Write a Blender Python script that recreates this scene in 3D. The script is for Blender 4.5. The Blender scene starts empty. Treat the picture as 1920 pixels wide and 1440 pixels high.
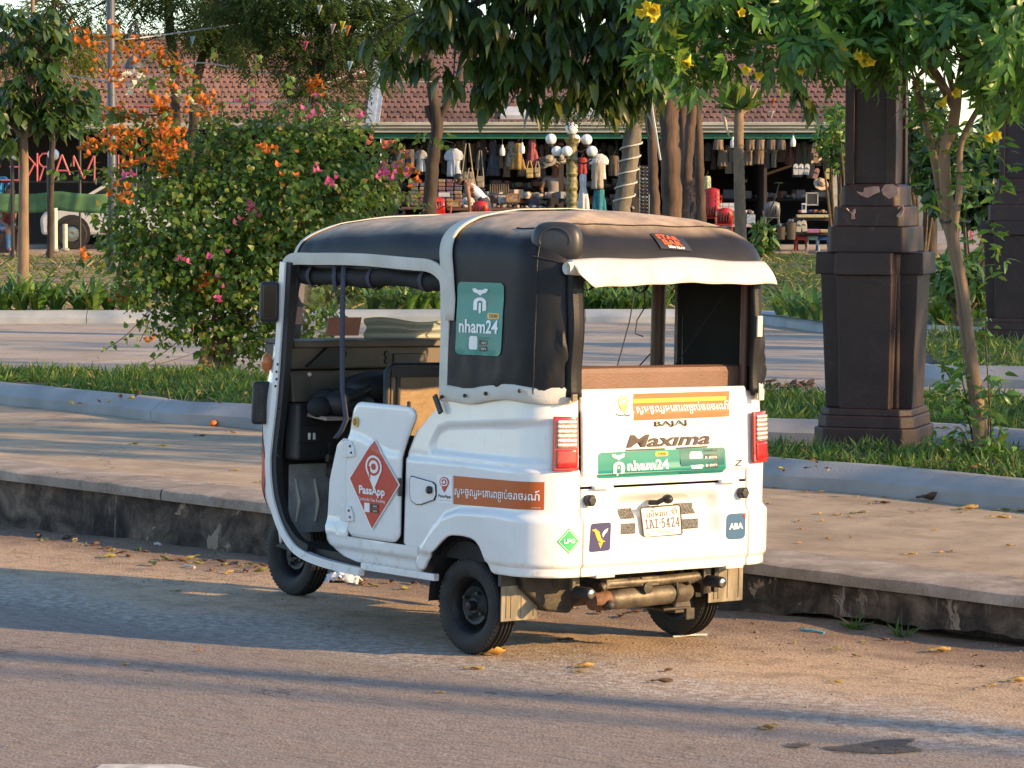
import bpy, bmesh, math, random
import numpy as np
from mathutils import Vector, Matrix, noise as mnoise
from mathutils.geometry import tessellate_polygon
PI = math.pi
rng = np.random.default_rng(7)
random.seed(7)
SC = bpy.context.scene
COL = SC.collection

# ------------------------------------------------------------------ camera
FPX, HORIZON, CAM_H = 5850.0, 330.0, 2.0          # long lens, standing eye height above the road crown
PITCH = math.atan((720 - HORIZON) / FPX)
cam_d = bpy.data.cameras.new('camera')
cam_d.sensor_width = 36.0
cam_d.lens = 36.0 * FPX / 1920.0
cam_d.clip_end = 2000.0
cam = bpy.data.objects.new('camera', cam_d)
COL.objects.link(cam)
cam.location = (0, 0, CAM_H)
cam.rotation_euler = (PI / 2 - PITCH, 0, 0)
SC.camera = cam

# ------------------------------------------------------------------ sky and sun
SUN_EL = math.radians(17.5)
SUN_AZ = math.atan2(0.934, -0.358)
world = bpy.data.worlds.new('World')
SC.world = world
world.use_nodes = True
wn = world.node_tree
sky = wn.nodes.new('ShaderNodeTexSky')
sky.sky_type = 'NISHITA'
sky.sun_disc = False
sky.sun_elevation = SUN_EL
sky.sun_rotation = SUN_AZ
sky.dust_density = 0.2
sky.ozone_density = 2.1
wn.links.new(sky.outputs[0], wn.nodes['Background'].inputs[0])
wn.nodes['Background'].inputs[1].default_value = 0.15
sun_d = bpy.data.lights.new('sun', 'SUN')
sun_d.energy = 4.3
sun_d.angle = math.radians(0.55)
sun_d.color = (1.0, 0.64, 0.29)
sun = bpy.data.objects.new('sun', sun_d)
COL.objects.link(sun)
SUNV = Vector((math.sin(SUN_AZ) * math.cos(SUN_EL), math.cos(SUN_AZ) * math.cos(SUN_EL), math.sin(SUN_EL)))
sun.rotation_euler = SUNV.to_track_quat('Z', 'Y').to_euler()
sun.location = (20, -10, 12)
SC.view_settings.view_transform = 'Standard'
SC.view_settings.look = 'None'
SC.view_settings.gamma = 1.0
SC.view_settings.exposure = 1.12
SC.cycles.max_bounces = 8
SC.cycles.transparent_max_bounces = 16
SC.cycles.sample_clamp_indirect = 4.0

# ------------------------------------------------------------------ where things stand (measured from the photo, in metres)
_F = Vector((0, math.cos(PITCH), -math.sin(PITCH)))
_U = Vector((0, math.sin(PITCH), math.cos(PITCH)))
EYE = Vector((0, 0, CAM_H))

def ray(px, py):
 return Vector((1, 0, 0)) * ((px - 960) / FPX) + _U * ((720 - py) / FPX) + _F

def at(px, py, Y):
 d = ray(px, py)
 return EYE + d * (Y / d.y)

def on_z(px, py, z):
 d = ray(px, py)
 return EYE + d * ((z - CAM_H) / d.z)

VPSI, VROLL = 0.70, 0.027
VO = Vector((0.292, 13.114, 0.02))
RK = 0.027

def road_z(x, y):
 return 0.02 + RK * ((0.292 - x) * 0.765 + (13.114 - y) * 0.644)

def on_road(px, py):
 d = ray(px, py)
 t = (0.02 + RK * (0.292 * 0.765 + 13.114 * 0.644) - CAM_H) / (d.z + RK * (d.x * 0.765 + d.y * 0.644))
 return EYE + d * t

# ------------------------------------------------------------------ object helpers
def put(name, data, parent=None):
 o = bpy.data.objects.new(name, data)
 COL.objects.link(o)
 if parent is not None:
  o.parent = parent
 return o

def tag(o, label=None, cat=None, group=None, kind=None):
 if label: o['label'] = label
 if cat: o['category'] = cat
 if group: o['group'] = group
 if kind: o['kind'] = kind
 return o

def empty(name, loc=(0, 0, 0), rz=0.0, label=None, cat=None, group=None):
 o = put(name, None)
 o.location = loc
 o.rotation_euler = (0, 0, rz)
 o.empty_display_size = 0.2
 return tag(o, label, cat, group)

def mesh_np(name, verts, faces, mats=None, smooth=None, fmat=None):
 """mesh from arrays; faces may be a list or an (n,k) array"""
 me = bpy.data.meshes.new(name)
 verts = np.asarray(verts, dtype=np.float32).reshape(-1, 3)
 if isinstance(faces, np.ndarray):
  n, k = faces.shape
  me.vertices.add(len(verts)); me.vertices.foreach_set('co', verts.ravel())
  me.loops.add(n * k); me.loops.foreach_set('vertex_index', faces.astype(np.int32).ravel())
  me.polygons.add(n)
  me.polygons.foreach_set('loop_start', (np.arange(n) * k).astype(np.int32))
  me.polygons.foreach_set('loop_total', np.full(n, k, dtype=np.int32))
  me.update(calc_edges=True)
  me.validate()
 else:
  me.from_pydata([tuple(v) for v in verts.tolist()], [], faces)
  me.update()
 for m in (mats or []):
  me.materials.append(m)
 if fmat is not None and len(fmat) == len(me.polygons):
  me.polygons.foreach_set('material_index', np.asarray(fmat, dtype=np.int32))
 if smooth is not None:
  me.polygons.foreach_set('use_smooth', np.ones(len(me.polygons), dtype=bool))
  if smooth < 179:
   me.set_sharp_from_angle(angle=math.radians(smooth))
 return me

class MB:
 """collects simple shapes into one mesh"""
 def __init__(s):
  s.v = []; s.f = []; s.m = []; s.cur = 0
 def add(s, vs, fs):
  b = len(s.v)
  s.v += [tuple(v) for v in vs]
  for f in fs:
   s.f.append([b + i for i in f]); s.m.append(s.cur)
  return s
 def box(s, c, d, rz=0.0, top=1.0, M=None):
  x, y, z = d[0] / 2, d[1] / 2, d[2] / 2
  t = top
  vs = [(-x, -y, -z), (x, -y, -z), (x, y, -z), (-x, y, -z), (-x * t, -y * t, z), (x * t, -y * t, z), (x * t, y * t, z), (-x * t, y * t, z)]
  R = Matrix.Rotation(rz, 3, 'Z') if M is None else M
  c = Vector(c)
  return s.add([R @ Vector(v) + c for v in vs], [(0, 3, 2, 1), (4, 5, 6, 7), (0, 1, 5, 4), (1, 2, 6, 5), (2, 3, 7, 6), (3, 0, 4, 7)])
 def tube(s, pts, r, n=8, caps=True):
  pts = [Vector(p) for p in pts]
  rs = r if isinstance(r, (list, tuple)) else [r] * len(pts)
  vs = []; fs = []
  up = None
  for i, p in enumerate(pts):
   d = (pts[min(i + 1, len(pts) - 1)] - pts[max(i - 1, 0)])
   if d.length < 1e-9: d = Vector((0, 0, 1))
   d.normalize()
   if up is None:
    up = d.orthogonal().normalized()
   else:
    up = (up - d * up.dot(d))
    up = up.normalized() if up.length > 1e-6 else d.orthogonal().normalized()
   b = d.cross(up)
   for k in range(n):
    a = 2 * PI * k / n
    vs.append(p + (up * math.cos(a) + b * math.sin(a)) * rs[i])
  for i in range(len(pts) - 1):
   for k in range(n):
    k2 = (k + 1) % n
    fs.append((i * n + k, i * n + k2, (i + 1) * n + k2, (i + 1) * n + k))
  if caps:
   fs.append(tuple(range(n - 1, -1, -1)))
   fs.append(tuple((len(pts) - 1) * n + k for k in range(n)))
  return s.add(vs, fs)
 def lathe(s, prof, c=(0, 0, 0), n=24, axis='Z', closed=False):
  """prof: (radius, height) pairs turned about an axis through c"""
  vs = []; fs = []
  m = len(prof)
  c = Vector(c)
  for k in range(n):
   a = 2 * PI * k / n
   for (r, h) in prof:
    if axis == 'Z': p = Vector((r * math.cos(a), r * math.sin(a), h))
    elif axis == 'Y': p = Vector((r * math.cos(a), h, -r * math.sin(a)))
    else: p = Vector((h, r * math.cos(a), r * math.sin(a)))
    vs.append(p + c)
  mm = m if closed else m - 1
  for k in range(n):
   k2 = (k + 1) % n
   for i in range(mm):
    i2 = (i + 1) % m
    fs.append((k * m + i, k2 * m + i, k2 * m + i2, k * m + i2))
  return s.add(vs, fs)
 def ball(s, c, r, nu=12, nv=8, sc=(1, 1, 1), M=None):
  vs = []; fs = []
  c = Vector(c)
  for i in range(nv + 1):
   th = PI * i / nv
   for k in range(nu):
    a = 2 * PI * k / nu
    p = Vector((r * math.sin(th) * math.cos(a) * sc[0], r * math.sin(th) * math.sin(a) * sc[1], r * math.cos(th) * sc[2]))
    if M is not None: p = M @ p
    vs.append(p + c)
  for i in range(nv):
   for k in range(nu):
    k2 = (k + 1) % nu
    if i == 0: fs.append((k, nu + k, nu + k2))
    elif i == nv - 1: fs.append((i * nu + k, (i + 1) * nu + k, i * nu + k2))
    else: fs.append((i * nu + k, (i + 1) * nu + k, (i + 1) * nu + k2, i * nu + k2))
  return s.add(vs, fs)
 def prism(s, poly, h0, h1, plane='XZ'):
  """extrude a closed polygon (list of 2-D points, counter-clockwise) along the third axis"""
  n = len(poly)
  def P(p, h):
   if plane == 'XZ': return (p[0], h, p[1])
   if plane == 'YZ': return (h, p[0], p[1])
   return (p[0], p[1], h)
  vs = [P(p, h0) for p in poly] + [P(p, h1) for p in poly]
  fs = [tuple(range(n)), tuple(range(2 * n - 1, n - 1, -1))]
  for i in range(n):
   j = (i + 1) % n
   fs.append((j, i, n + i, n + j))
  return s.add(vs, fs)
 def grid(s, P, flip=False, closeu=False):
  P = np.asarray(P)
  nu, nv = P.shape[:2]
  fs = []
  for i in range(nu if closeu else nu - 1):
   i2 = (i + 1) % nu
   for j in range(nv - 1):
    q = (i * nv + j, i2 * nv + j, i2 * nv + j + 1, i * nv + j + 1)
    fs.append(q[::-1] if flip else q)
  return s.add(P.reshape(-1, 3).tolist(), fs)
 def build(s, name, mats, parent=None, smooth=None, bevel=None, solid=None, fix=True):
  if not isinstance(mats, (list, tuple)): mats = [mats]
  me = mesh_np(name, s.v, s.f, mats, None, s.m)
  if fix:
   bm = bmesh.new(); bm.from_mesh(me)
   bmesh.ops.recalc_face_normals(bm, faces=bm.faces)
   bm.to_mesh(me); bm.free()
  if smooth is not None:
   me.polygons.foreach_set('use_smooth', np.ones(len(me.polygons), dtype=bool))
   if smooth < 179: me.set_sharp_from_angle(angle=math.radians(smooth))
  o = put(name, me, parent)
  if solid:
   md = o.modifiers.new('thickness', 'SOLIDIFY'); md.thickness = solid; md.offset = -1
  if bevel:
   md = o.modifiers.new('soft_edge', 'BEVEL'); md.width = bevel; md.segments = 2; md.limit_method = 'ANGLE'; md.angle_limit = math.radians(40)
  return o

def sstep(a, b, x):
 t = np.clip((np.asarray(x, dtype=float) - a) / (b - a), 0, 1)
 return t * t * (3 - 2 * t)

def fbm(p, oct=4):
 return mnoise.fractal(Vector(p), 1.0, 2.0, oct)

def smooth_path(pts, n=4):
 """Catmull-Rom through points"""
 pts = [Vector(p) for p in pts]
 out = []
 for i in range(len(pts) - 1):
  p0 = pts[max(i - 1, 0)]; p1 = pts[i]; p2 = pts[i + 1]; p3 = pts[min(i + 2, len(pts) - 1)]
  for k in range(n):
   t = k / n
   out.append(0.5 * ((2 * p1) + (p2 - p0) * t + (2 * p0 - 5 * p1 + 4 * p2 - p3) * t * t + (3 * p1 - p0 - 3 * p2 + p3) * t ** 3))
 out.append(pts[-1])
 return out

# ------------------------------------------------------------------ materials
class NT:
 """small wrapper that keeps node code short"""
 def __init__(s, name):
  s.mat = bpy.data.materials.new(name)
  s.mat.use_nodes = True
  s.t = s.mat.node_tree
  s.bsdf = s.t.nodes['Principled BSDF']
  s.out = s.t.nodes['Material Output']
 def n(s, typ, **kw):
  nd = s.t.nodes.new(typ)
  for k, v in kw.items(): setattr(nd, k, v)
  return nd
 def l(s, a, b): s.t.links.new(a, b)
 def coord(s, kind='Object', scale=(1, 1, 1), rot=(0, 0, 0)):
  tc = s.n('ShaderNodeTexCoord'); mp = s.n('ShaderNodeMapping')
  mp.inputs['Scale'].default_value = scale; mp.inputs['Rotation'].default_value = rot
  s.l(tc.outputs[kind], mp.inputs[0]); return mp.outputs[0]
 def pos(s, scale=(1, 1, 1), rot=(0, 0, 0)):
  g = s.n('ShaderNodeNewGeometry'); mp = s.n('ShaderNodeMapping')
  mp.inputs['Scale'].default_value = scale; mp.inputs['Rotation'].default_value = rot
  s.l(g.outputs['Position'], mp.inputs[0]); return mp.outputs[0]
 def noise(s, vec, scale=5, detail=4, rough=.55, dist=0):
  nd = s.n('ShaderNodeTexNoise')
  nd.inputs['Scale'].default_value = scale; nd.inputs['Detail'].default_value = detail
  nd.inputs['Roughness'].default_value = rough; nd.inputs['Distortion'].default_value = dist
  if vec is not None: s.l(vec, nd.inputs['Vector'])
  return nd.outputs['Fac']
 def voro(s, vec, scale=5, feature='F1'):
  nd = s.n('ShaderNodeTexVoronoi', feature=feature); nd.inputs['Scale'].default_value = scale
  s.l(vec, nd.inputs['Vector']); return nd.outputs['Distance']
 def ramp(s, fac, stops):
  nd = s.n('ShaderNodeValToRGB')
  el = nd.color_ramp.elements
  while len(el) < len(stops): el.new(0.5)
  for e, (p, c) in zip(el, stops):
   e.position = p
   e.color = (c, c, c, 1) if isinstance(c, (int, float)) else (*c, 1)
  s.l(fac, nd.inputs[0]); return nd.outputs[0]
 def _in(s, sock, v):
  if isinstance(v, bpy.types.NodeSocket): s.l(v, sock)
  elif isinstance(v, (int, float)):
   try: sock.default_value = v
   except TypeError: sock.default_value = (v, v, v, 1)
  else: sock.default_value = (*v, 1) if len(v) == 3 else v
 def math(s, op, a, b=0.0, c=None, clamp=False):
  nd = s.n('ShaderNodeMath', operation=op, use_clamp=clamp)
  s._in(nd.inputs[0], a); s._in(nd.inputs[1], b)
  if c is not None: s._in(nd.inputs[2], c)
  return nd.outputs[0]
 def mapr(s, v, a, b, c=0.0, d=1.0, smooth=True):
  nd = s.n('ShaderNodeMapRange', interpolation_type='SMOOTHSTEP' if smooth else 'LINEAR')
  s._in(nd.inputs[0], v)
  for i, q in enumerate((a, b, c, d)): nd.inputs[i + 1].default_value = q
  return nd.outputs[0]
 def bump(s, h, strength=.3, dist=.01):
  nd = s.n('ShaderNodeBump'); nd.inputs['Strength'].default_value = strength; nd.inputs['Distance'].default_value = dist
  s.l(h, nd.inputs['Height']); s.l(nd.outputs[0], s.bsdf.inputs['Normal']); return nd
 def set(s, **kw):
  for k, v in kw.items(): s._in(s.bsdf.inputs[k.replace('_', ' ')], v)
  return s

def mixnode(nt, fac, a, b, blend='MIX'):
 nd = nt.n('ShaderNodeMix', data_type='RGBA', blend_type=blend)
 nt._in(nd.inputs[0], fac); nt._in(nd.inputs[6], a); nt._in(nd.inputs[7], b)
 return nd.outputs[2]
NT.mix = mixnode

def pm(name, c1, c2=None, scale=6.0, rough=.55, metal=0.0, bump=0.0, bscale=80.0, detail=4, coat=0.0, spec=.5, stretch=(1, 1, 1), dust=None, lo=.35, hi=.65, rvar=0.0):
 """plain surface: two tones mixed by noise, optional fine relief and a film of dust on what faces up"""
 n = NT(name)
 v = n.coord('Object', stretch)
 col = c1
 if c2 is not None:
  f = n.ramp(n.noise(v, scale, detail), [(lo, 0.0), (hi, 1.0)])
  col = n.mix(f, c1, c2)
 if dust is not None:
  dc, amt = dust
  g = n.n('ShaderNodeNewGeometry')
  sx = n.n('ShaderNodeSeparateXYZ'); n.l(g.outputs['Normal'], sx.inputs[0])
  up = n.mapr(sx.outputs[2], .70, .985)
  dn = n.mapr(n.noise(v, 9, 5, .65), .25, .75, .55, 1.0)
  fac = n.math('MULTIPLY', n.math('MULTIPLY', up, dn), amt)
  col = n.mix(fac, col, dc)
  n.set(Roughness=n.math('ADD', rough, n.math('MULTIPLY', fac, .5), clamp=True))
 else:
  if rvar:
   n.set(Roughness=n.mapr(n.noise(v, scale * 2.3, 5), .3, .7, max(0, rough - rvar), min(1, rough + rvar)))
  else:
   n.set(Roughness=rough)
 n.set(Base_Color=col, Metallic=metal)
 n.bsdf.inputs['Specular IOR Level'].default_value = spec
 n.bsdf.inputs['Coat Weight'].default_value = coat
 n.bsdf.inputs['Coat Roughness'].default_value = .08
 if bump: n.bump(n.noise(v, bscale, 4), bump, .01)
 return n.mat

def leaf_mat(name, stops, trans=.35, rough=.5):
 n = NT(name)
 a = n.n('ShaderNodeAttribute', attribute_name='rnd')
 oi = n.n('ShaderNodeObjectInfo')
 f = n.math('FRACT', n.math('ADD', a.outputs['Fac'], oi.outputs['Random']))
 col = n.ramp(f, stops)
 n.set(Base_Color=col, Roughness=rough)
 tr = n.n('ShaderNodeBsdfTranslucent')
 tc = n.mix(.5, col, (.35, .42, .05), 'MIX')
 n.l(tc, tr.inputs[0])
 mx = n.n('ShaderNodeMixShader'); mx.inputs[0].default_value = trans
 n.l(n.bsdf.outputs[0], mx.inputs[1]); n.l(tr.outputs[0], mx.inputs[2]); n.l(mx.outputs[0], n.out.inputs[0])
 return n.mat

def set_rnd(me, vals):
 at_ = me.attributes.new('rnd', 'FLOAT', 'POINT')
 at_.data.foreach_set('value', np.asarray(vals, dtype=np.float32))

# ================================================================== the ground
KA = Vector((0.7608, -0.6490)); KN = Vector((0.6490, 0.7608)); N0 = 11.62   # along the road kerb / across it

def sn(x, y):
 return KA.x * x + KA.y * y, KN.x * x + KN.y * y

def from_sn(s, n):
 return KA.x * s + KN.x * n, KA.y * s + KN.y * n

def kerb_top(s):
 return float(np.clip(0.20 + 0.0191 * (-7.0 - s), 0.16, 0.42))

def pave_z(x, y):
 s, n = sn(x, y)
 k = kerb_top(s)
 return k + (0.26 - k) * float(sstep(0.0, 2.6, n - N0))

def on_pave(px, py, dz=0.0):
 p = on_z(px, py, 0.26 + dz)
 for _ in range(4):
  p = on_z(px, py, pave_z(p.x, p.y) + dz)
 return p

def kerb_nodes(n):
 """along-road and across-road coordinates of the shaded point"""
 g = n.n('ShaderNodeNewGeometry')
 da = n.n('ShaderNodeVectorMath', operation='DOT_PRODUCT'); n.l(g.outputs['Position'], da.inputs[0]); da.inputs[1].default_value = (KA.x, KA.y, 0)
 dn = n.n('ShaderNodeVectorMath', operation='DOT_PRODUCT'); n.l(g.outputs['Position'], dn.inputs[0]); dn.inputs[1].default_value = (KN.x, KN.y, 0)
 return da.outputs['Value'], dn.outputs['Value']

def sn_vec(n, ks, kn):
 a, b = kerb_nodes(n)
 c = n.n('ShaderNodeCombineXYZ')
 n.l(n.math('MULTIPLY', a, ks), c.inputs[0]); n.l(n.math('MULTIPLY', b, kn), c.inputs[1])
 return c.outputs[0]

def road_material():
 n = NT('road_asphalt')
 P = n.pos()
 a, b = kerb_nodes(n)
 fine = n.noise(P, 95, 5, .75)
 grit = n.voro(P, 70)
 mid = n.noise(P, 9, 5, .6)
 streak = n.noise(sn_vec(n, .55, 5.5), 1.6, 6, .62, .4)
 asph = n.ramp(fine, [(.30, (.10, .088, .082)), (.5, (.25, .212, .19)), (.72, (.43, .37, .325))])
 asph = n.mix(n.mapr(streak, .35, .68, 0, .6), asph, (.30, .225, .17))
 asph = n.mix(n.mapr(mid, .45, .75, 0, .3), asph, (.16, .135, .12))
 grain = n.noise(sn_vec(n, 9, 34), 1.0, 6, .75)
 asph = n.mix(n.mapr(grain, .50, .66, 0, .55), asph, (.37, .32, .28)); asph = n.mix(n.mapr(grain, .50, .36, 0, .45), asph, (.10, .088, .08))
 pit = n.noise(P, 42, 3, .6)
 asph = n.mix(n.mapr(pit, .60, .70, 0, .55), asph, (.07, .06, .055))
 # dark worn strokes along the lane
 str2 = n.noise(sn_vec(n, .35, 9.0), 1.1, 5, .6)
 asph = n.mix(n.mapr(str2, .60, .72, 0, .4), asph, (.09, .08, .074))
 sandc = n.ramp(n.noise(P, 60, 6, .72), [(.25, (.29, .205, .135)), (.52, (.50, .36, .235)), (.8, (.66, .50, .345))])
 sandc = n.mix(n.mapr(n.noise(P, 5, 5, .6), .45, .7, 0, .6), sandc, (.205, .15, .11))
 wob = n.math('MULTIPLY', n.math('SUBTRACT', n.noise(sn_vec(n, .5, .9), 1.6, 6, .65), .5), 1.5)
 d = n.math('ADD', n.math('SUBTRACT', N0, b), wob)          # metres out from the kerb, wandering
 sand = n.mapr(d, 1.55, 2.35, 1, 0)
 chalk = n.math('MULTIPLY', n.mapr(d, 1.5, 2.0, 0, 1), n.mapr(d, 2.1, 2.75, 1, 0))
 chalk = n.math('MULTIPLY', chalk, n.mapr(n.noise(P, 22, 6, .7), .42, .62, 0, .75))
 earth = n.mapr(d, .25, 1.15, 1, 0)
 sandc = n.mix(n.mapr(grain, .50, .36, 0, .5), sandc, (.17, .12, .085)); sandc = n.mix(n.mapr(pit, .62, .70, 0, .5), sandc, (.13, .09, .065))
 col = n.mix(sand, asph, sandc)
 col = n.mix(chalk, col, (.52, .47, .42))
 col = n.mix(n.math('MULTIPLY', earth, .75), col, n.ramp(n.noise(P, 38, 6, .72), [(.3, (.10, .066, .050)), (.7, (.235, .162, .118))]))
 # cracks in the worn surface
 vc = n.n('ShaderNodeTexVoronoi', feature='DISTANCE_TO_EDGE'); vc.inputs['Scale'].default_value = 1.0
 wv = n.n('ShaderNodeVectorMath', operation='ADD')
 nz = n.n('ShaderNodeTexNoise'); nz.inputs['Scale'].default_value = 3.0; nz.inputs['Detail'].default_value = 6
 n.l(P, nz.inputs['Vector'])
 n.l(sn_vec(n, .35, 1.1), wv.inputs[0]); n.l(nz.outputs['Color'], wv.inputs[1]); n.l(wv.outputs[0], vc.inputs['Vector'])
 crack = n.math('MULTIPLY', n.mapr(vc.outputs['Distance'], .0, .012, 1, 0), n.mapr(n.noise(P, .8, 2), .52, .66, 0, .7))
 col = n.mix(crack, col, (.05, .043, .04))
 n.set(Base_Color=col, Roughness=n.mapr(mid, .3, .7, .8, .97))
 n.bsdf.inputs['Specular IOR Level'].default_value = .25
 hh = n.math('ADD', n.math('MULTIPLY', fine, 1.0), n.math('MULTIPLY', grit, .7))
 n.bump(hh, .9, .006)
 return n.mat

def concrete_material(name, c0, c1, c2, dusty=0.0, streak=True, scale=3.0):
 n = NT(name)
 P = n.pos()
 f = n.noise(P, scale, 7, .65)
 col = n.ramp(f, [(.28, c0), (.52, c1), (.75, c2)])
 sp = n.noise(P, 130, 4, .7)
 col = n.mix(n.mapr(sp, .35, .7, 0, .4), col, c2)
 col = n.mix(n.mapr(n.noise(P, 48, 4, .7), .62, .72, 0, .5), col, c0)
 if streak:
  s = n.noise(sn_vec(n, .5, 4.0), 1.7, 6, .65, .5)
  col = n.mix(n.mapr(s, .48, .72, 0, .55), col, c0)
  s2 = n.noise(sn_vec(n, .8, 12.0), 1.3, 5, .6)
  col = n.mix(n.mapr(s2, .6, .68, 0, .35), col, c2)
 vc = n.n('ShaderNodeTexVoronoi', feature='DISTANCE_TO_EDGE'); vc.inputs['Scale'].default_value = .9
 wv = n.n('ShaderNodeVectorMath', operation='ADD'); nz = n.n('ShaderNodeTexNoise'); nz.inputs['Scale'].default_value = 2.0; nz.inputs['Detail'].default_value = 8; n.l(P, nz.inputs['Vector'])
 n.l(P, wv.inputs[0]); n.l(nz.outputs['Color'], wv.inputs[1]); n.l(wv.outputs[0], vc.inputs['Vector'])
 col = n.mix(n.math('MULTIPLY', n.mapr(vc.outputs['Distance'], 0, .010, 1, 0), n.mapr(n.noise(P, .7, 2), .46, .58, 0, .75)), col, tuple(q * .4 for q in c0))
 st = n.noise(P, 1.6, 7, .7, .8)
 col = n.mix(n.mapr(st, .56, .66, 0, .45), col, tuple(q * .62 for q in c0)); col = n.mix(n.mapr(n.noise(P, 30, 5, .75), .58, .70, 0, .5), col, tuple(q * .7 for q in c0))
 n.set(Base_Color=col, Roughness=.9)
 n.bsdf.inputs['Specular IOR Level'].default_value = .3
 n.bump(n.math('ADD', n.noise(P, 90, 5, .7), f), .5, .006)
 return n.mat

def wall_material():
 """old concrete kerb face: black algae, run-off streaks, pale scars where the skin has come away"""
 n = NT('stained_kerb_concrete')
 P = n.pos()
 a, b = kerb_nodes(n)
 sp = n.n('ShaderNodeSeparateXYZ'); g = n.n('ShaderNodeNewGeometry'); n.l(g.outputs['Position'], sp.inputs[0])
 c = n.n('ShaderNodeCombineXYZ'); n.l(a, c.inputs[0]); n.l(n.math('MULTIPLY', sp.outputs[2], .16), c.inputs[1])
 runs = n.noise(c.outputs[0], 26, 5, .7)
 blot = n.noise(P, 5.5, 7, .68, .5)
 col = n.ramp(blot, [(.34, (.018, .014, .012)), (.46, (.055, .040, .032)), (.56, (.115, .083, .062)), (.70, (.22, .165, .125))])
 col = n.mix(n.mapr(runs, .58, .70, 0, .4), col, (.20, .17, .145))
 scar = n.noise(P, 2.6, 6, .62, 1.2)
 col = n.mix(n.mapr(scar, .60, .63, 0, .8), col, (.36, .275, .20))
 drip = n.math('MULTIPLY', n.mapr(runs, .52, .6, 0, 1), n.mapr(n.noise(c.outputs[0], 2.2, 2), .54, .64, 0, .7))
 col = n.mix(drip, col, (.32, .28, .25))
 n.set(Base_Color=col, Roughness=.93)
 n.bump(n.math('ADD', n.noise(P, 60, 5, .7), n.math('MULTIPLY', blot, 2)), .7, .012)
 return n.mat

M_ROAD = road_material()
M_PAVE = concrete_material('pavement_concrete', (.22, .165, .115), (.37, .285, .195), (.50, .395, .275))
M_PLAZA = concrete_material('plaza_concrete', (.24, .195, .155), (.36, .295, .235), (.50, .42, .34), scale=.9, streak=False)
M_EDGE = concrete_material('coping_concrete', (.15, .125, .10), (.27, .22, .18), (.46, .40, .34), streak=False, scale=5)
M_KERBFACE = wall_material()
M_KERB = pm('grey_kerb_paint', (.285, .275, .27), (.36, .35, .345), scale=3, rough=.75, bump=.25, bscale=70, spec=.3)
M_KERB2 = pm('weathered_kerb', (.22, .20, .20), (.33, .30, .29), scale=4, rough=.85, bump=.35, bscale=60)
M_SOIL = pm('bed_soil', (.045, .033, .022), (.10, .075, .045), scale=9, rough=.95, bump=.5, bscale=30)

def lawn_material():
 n = NT('dry_lawn')
 P = n.pos()
 f = n.noise(P, .55, 6, .65, .6)
 straw = n.ramp(n.noise(P, 14, 6, .75), [(.3, (.20, .135, .07)), (.55, (.36, .265, .145)), (.8, (.50, .39, .24))])
 green = n.ramp(n.noise(P, 10, 6, .75), [(.3, (.03, .05, .012)), (.7, (.11, .145, .035))])
 sx = n.n('ShaderNodeSeparateXYZ'); n.l(P, sx.inputs[0])
 left = n.mapr(sx.outputs[0], -3.5, -1.0, .30, -.06)
 far = n.mapr(sx.outputs[1], 44, 56, -.02, .10)
 col = n.mix(n.mapr(n.math('ADD', n.math('ADD', f, left), far), .54, .66), green, straw)
 n.set(Base_Color=col, Roughness=.95)
 n.bump(n.noise(P, 25, 6, .75), 1.0, .04)
 return n.mat
M_LAWN = lawn_material()

def ground_grid(name, ss, ns, zf, mat, kind='structure', off=0.0):
 P = np.zeros((len(ss), len(ns), 3))
 for i, s in enumerate(ss):
  for j, nn in enumerate(ns):
   x, y = from_sn(s, nn)
   P[i, j] = (x, y, zf(x, y) + off)
 mb = MB().grid(P)
 o = mb.build(name, mat, smooth=180)
 tag(o, kind=kind)
 return o

# far earth under everything, out to the horizon
mb = MB(); mb.add([(-900, -900, -.6), (900, -900, -.6), (900, 900, -.6), (-900, 900, -.6)], [(0, 1, 2, 3)])
tag(mb.build('ground', pm('far_earth', (.16, .12, .08), (.10, .11, .05), scale=.05, rough=.95)), kind='structure')

def road_h(x, y):
 s, n = sn(x, y)
 d = N0 - n
 z = road_z(x, y) if n > 1.5 else road_z(*from_sn(s, 1.5)) - .02 * (1.5 - n)
 near = float(sstep(1.3, .15, d))
 z += near * (.018 * fbm((s * 1.3, n * 2.0, 0)) + .008 * fbm((s * 7, n * 7, 3)))
 z += .004 * fbm((s * .8, n * 1.5, 9))
 return z
ns_road = list(np.linspace(-16, 8, 14)) + list(np.linspace(8.3, 10.2, 12)) + list(np.linspace(10.26, 11.9, 30))
ss_road = list(np.linspace(-90, -17, 10)) + list(np.linspace(-16.5, -3.5, 170)) + list(np.linspace(-2, 60, 10))
road = ground_grid('road', ss_road, ns_road, road_h, M_ROAD)

# painted lane line just entering the frame at the bottom
pl = [on_road(192, 1436), on_road(330, 1437), on_road(520, 1460), on_road(150, 1460)]
mb = MB(); mb.add([(p.x, p.y, road_h(p.x, p.y) + .006) for p in pl], [(0, 1, 2, 3)])
tag(mb.build('road_marking', pm('worn_white_paint', (.62, .58, .53), (.35, .31, .27), scale=14, rough=.8)), kind='structure')

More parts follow.
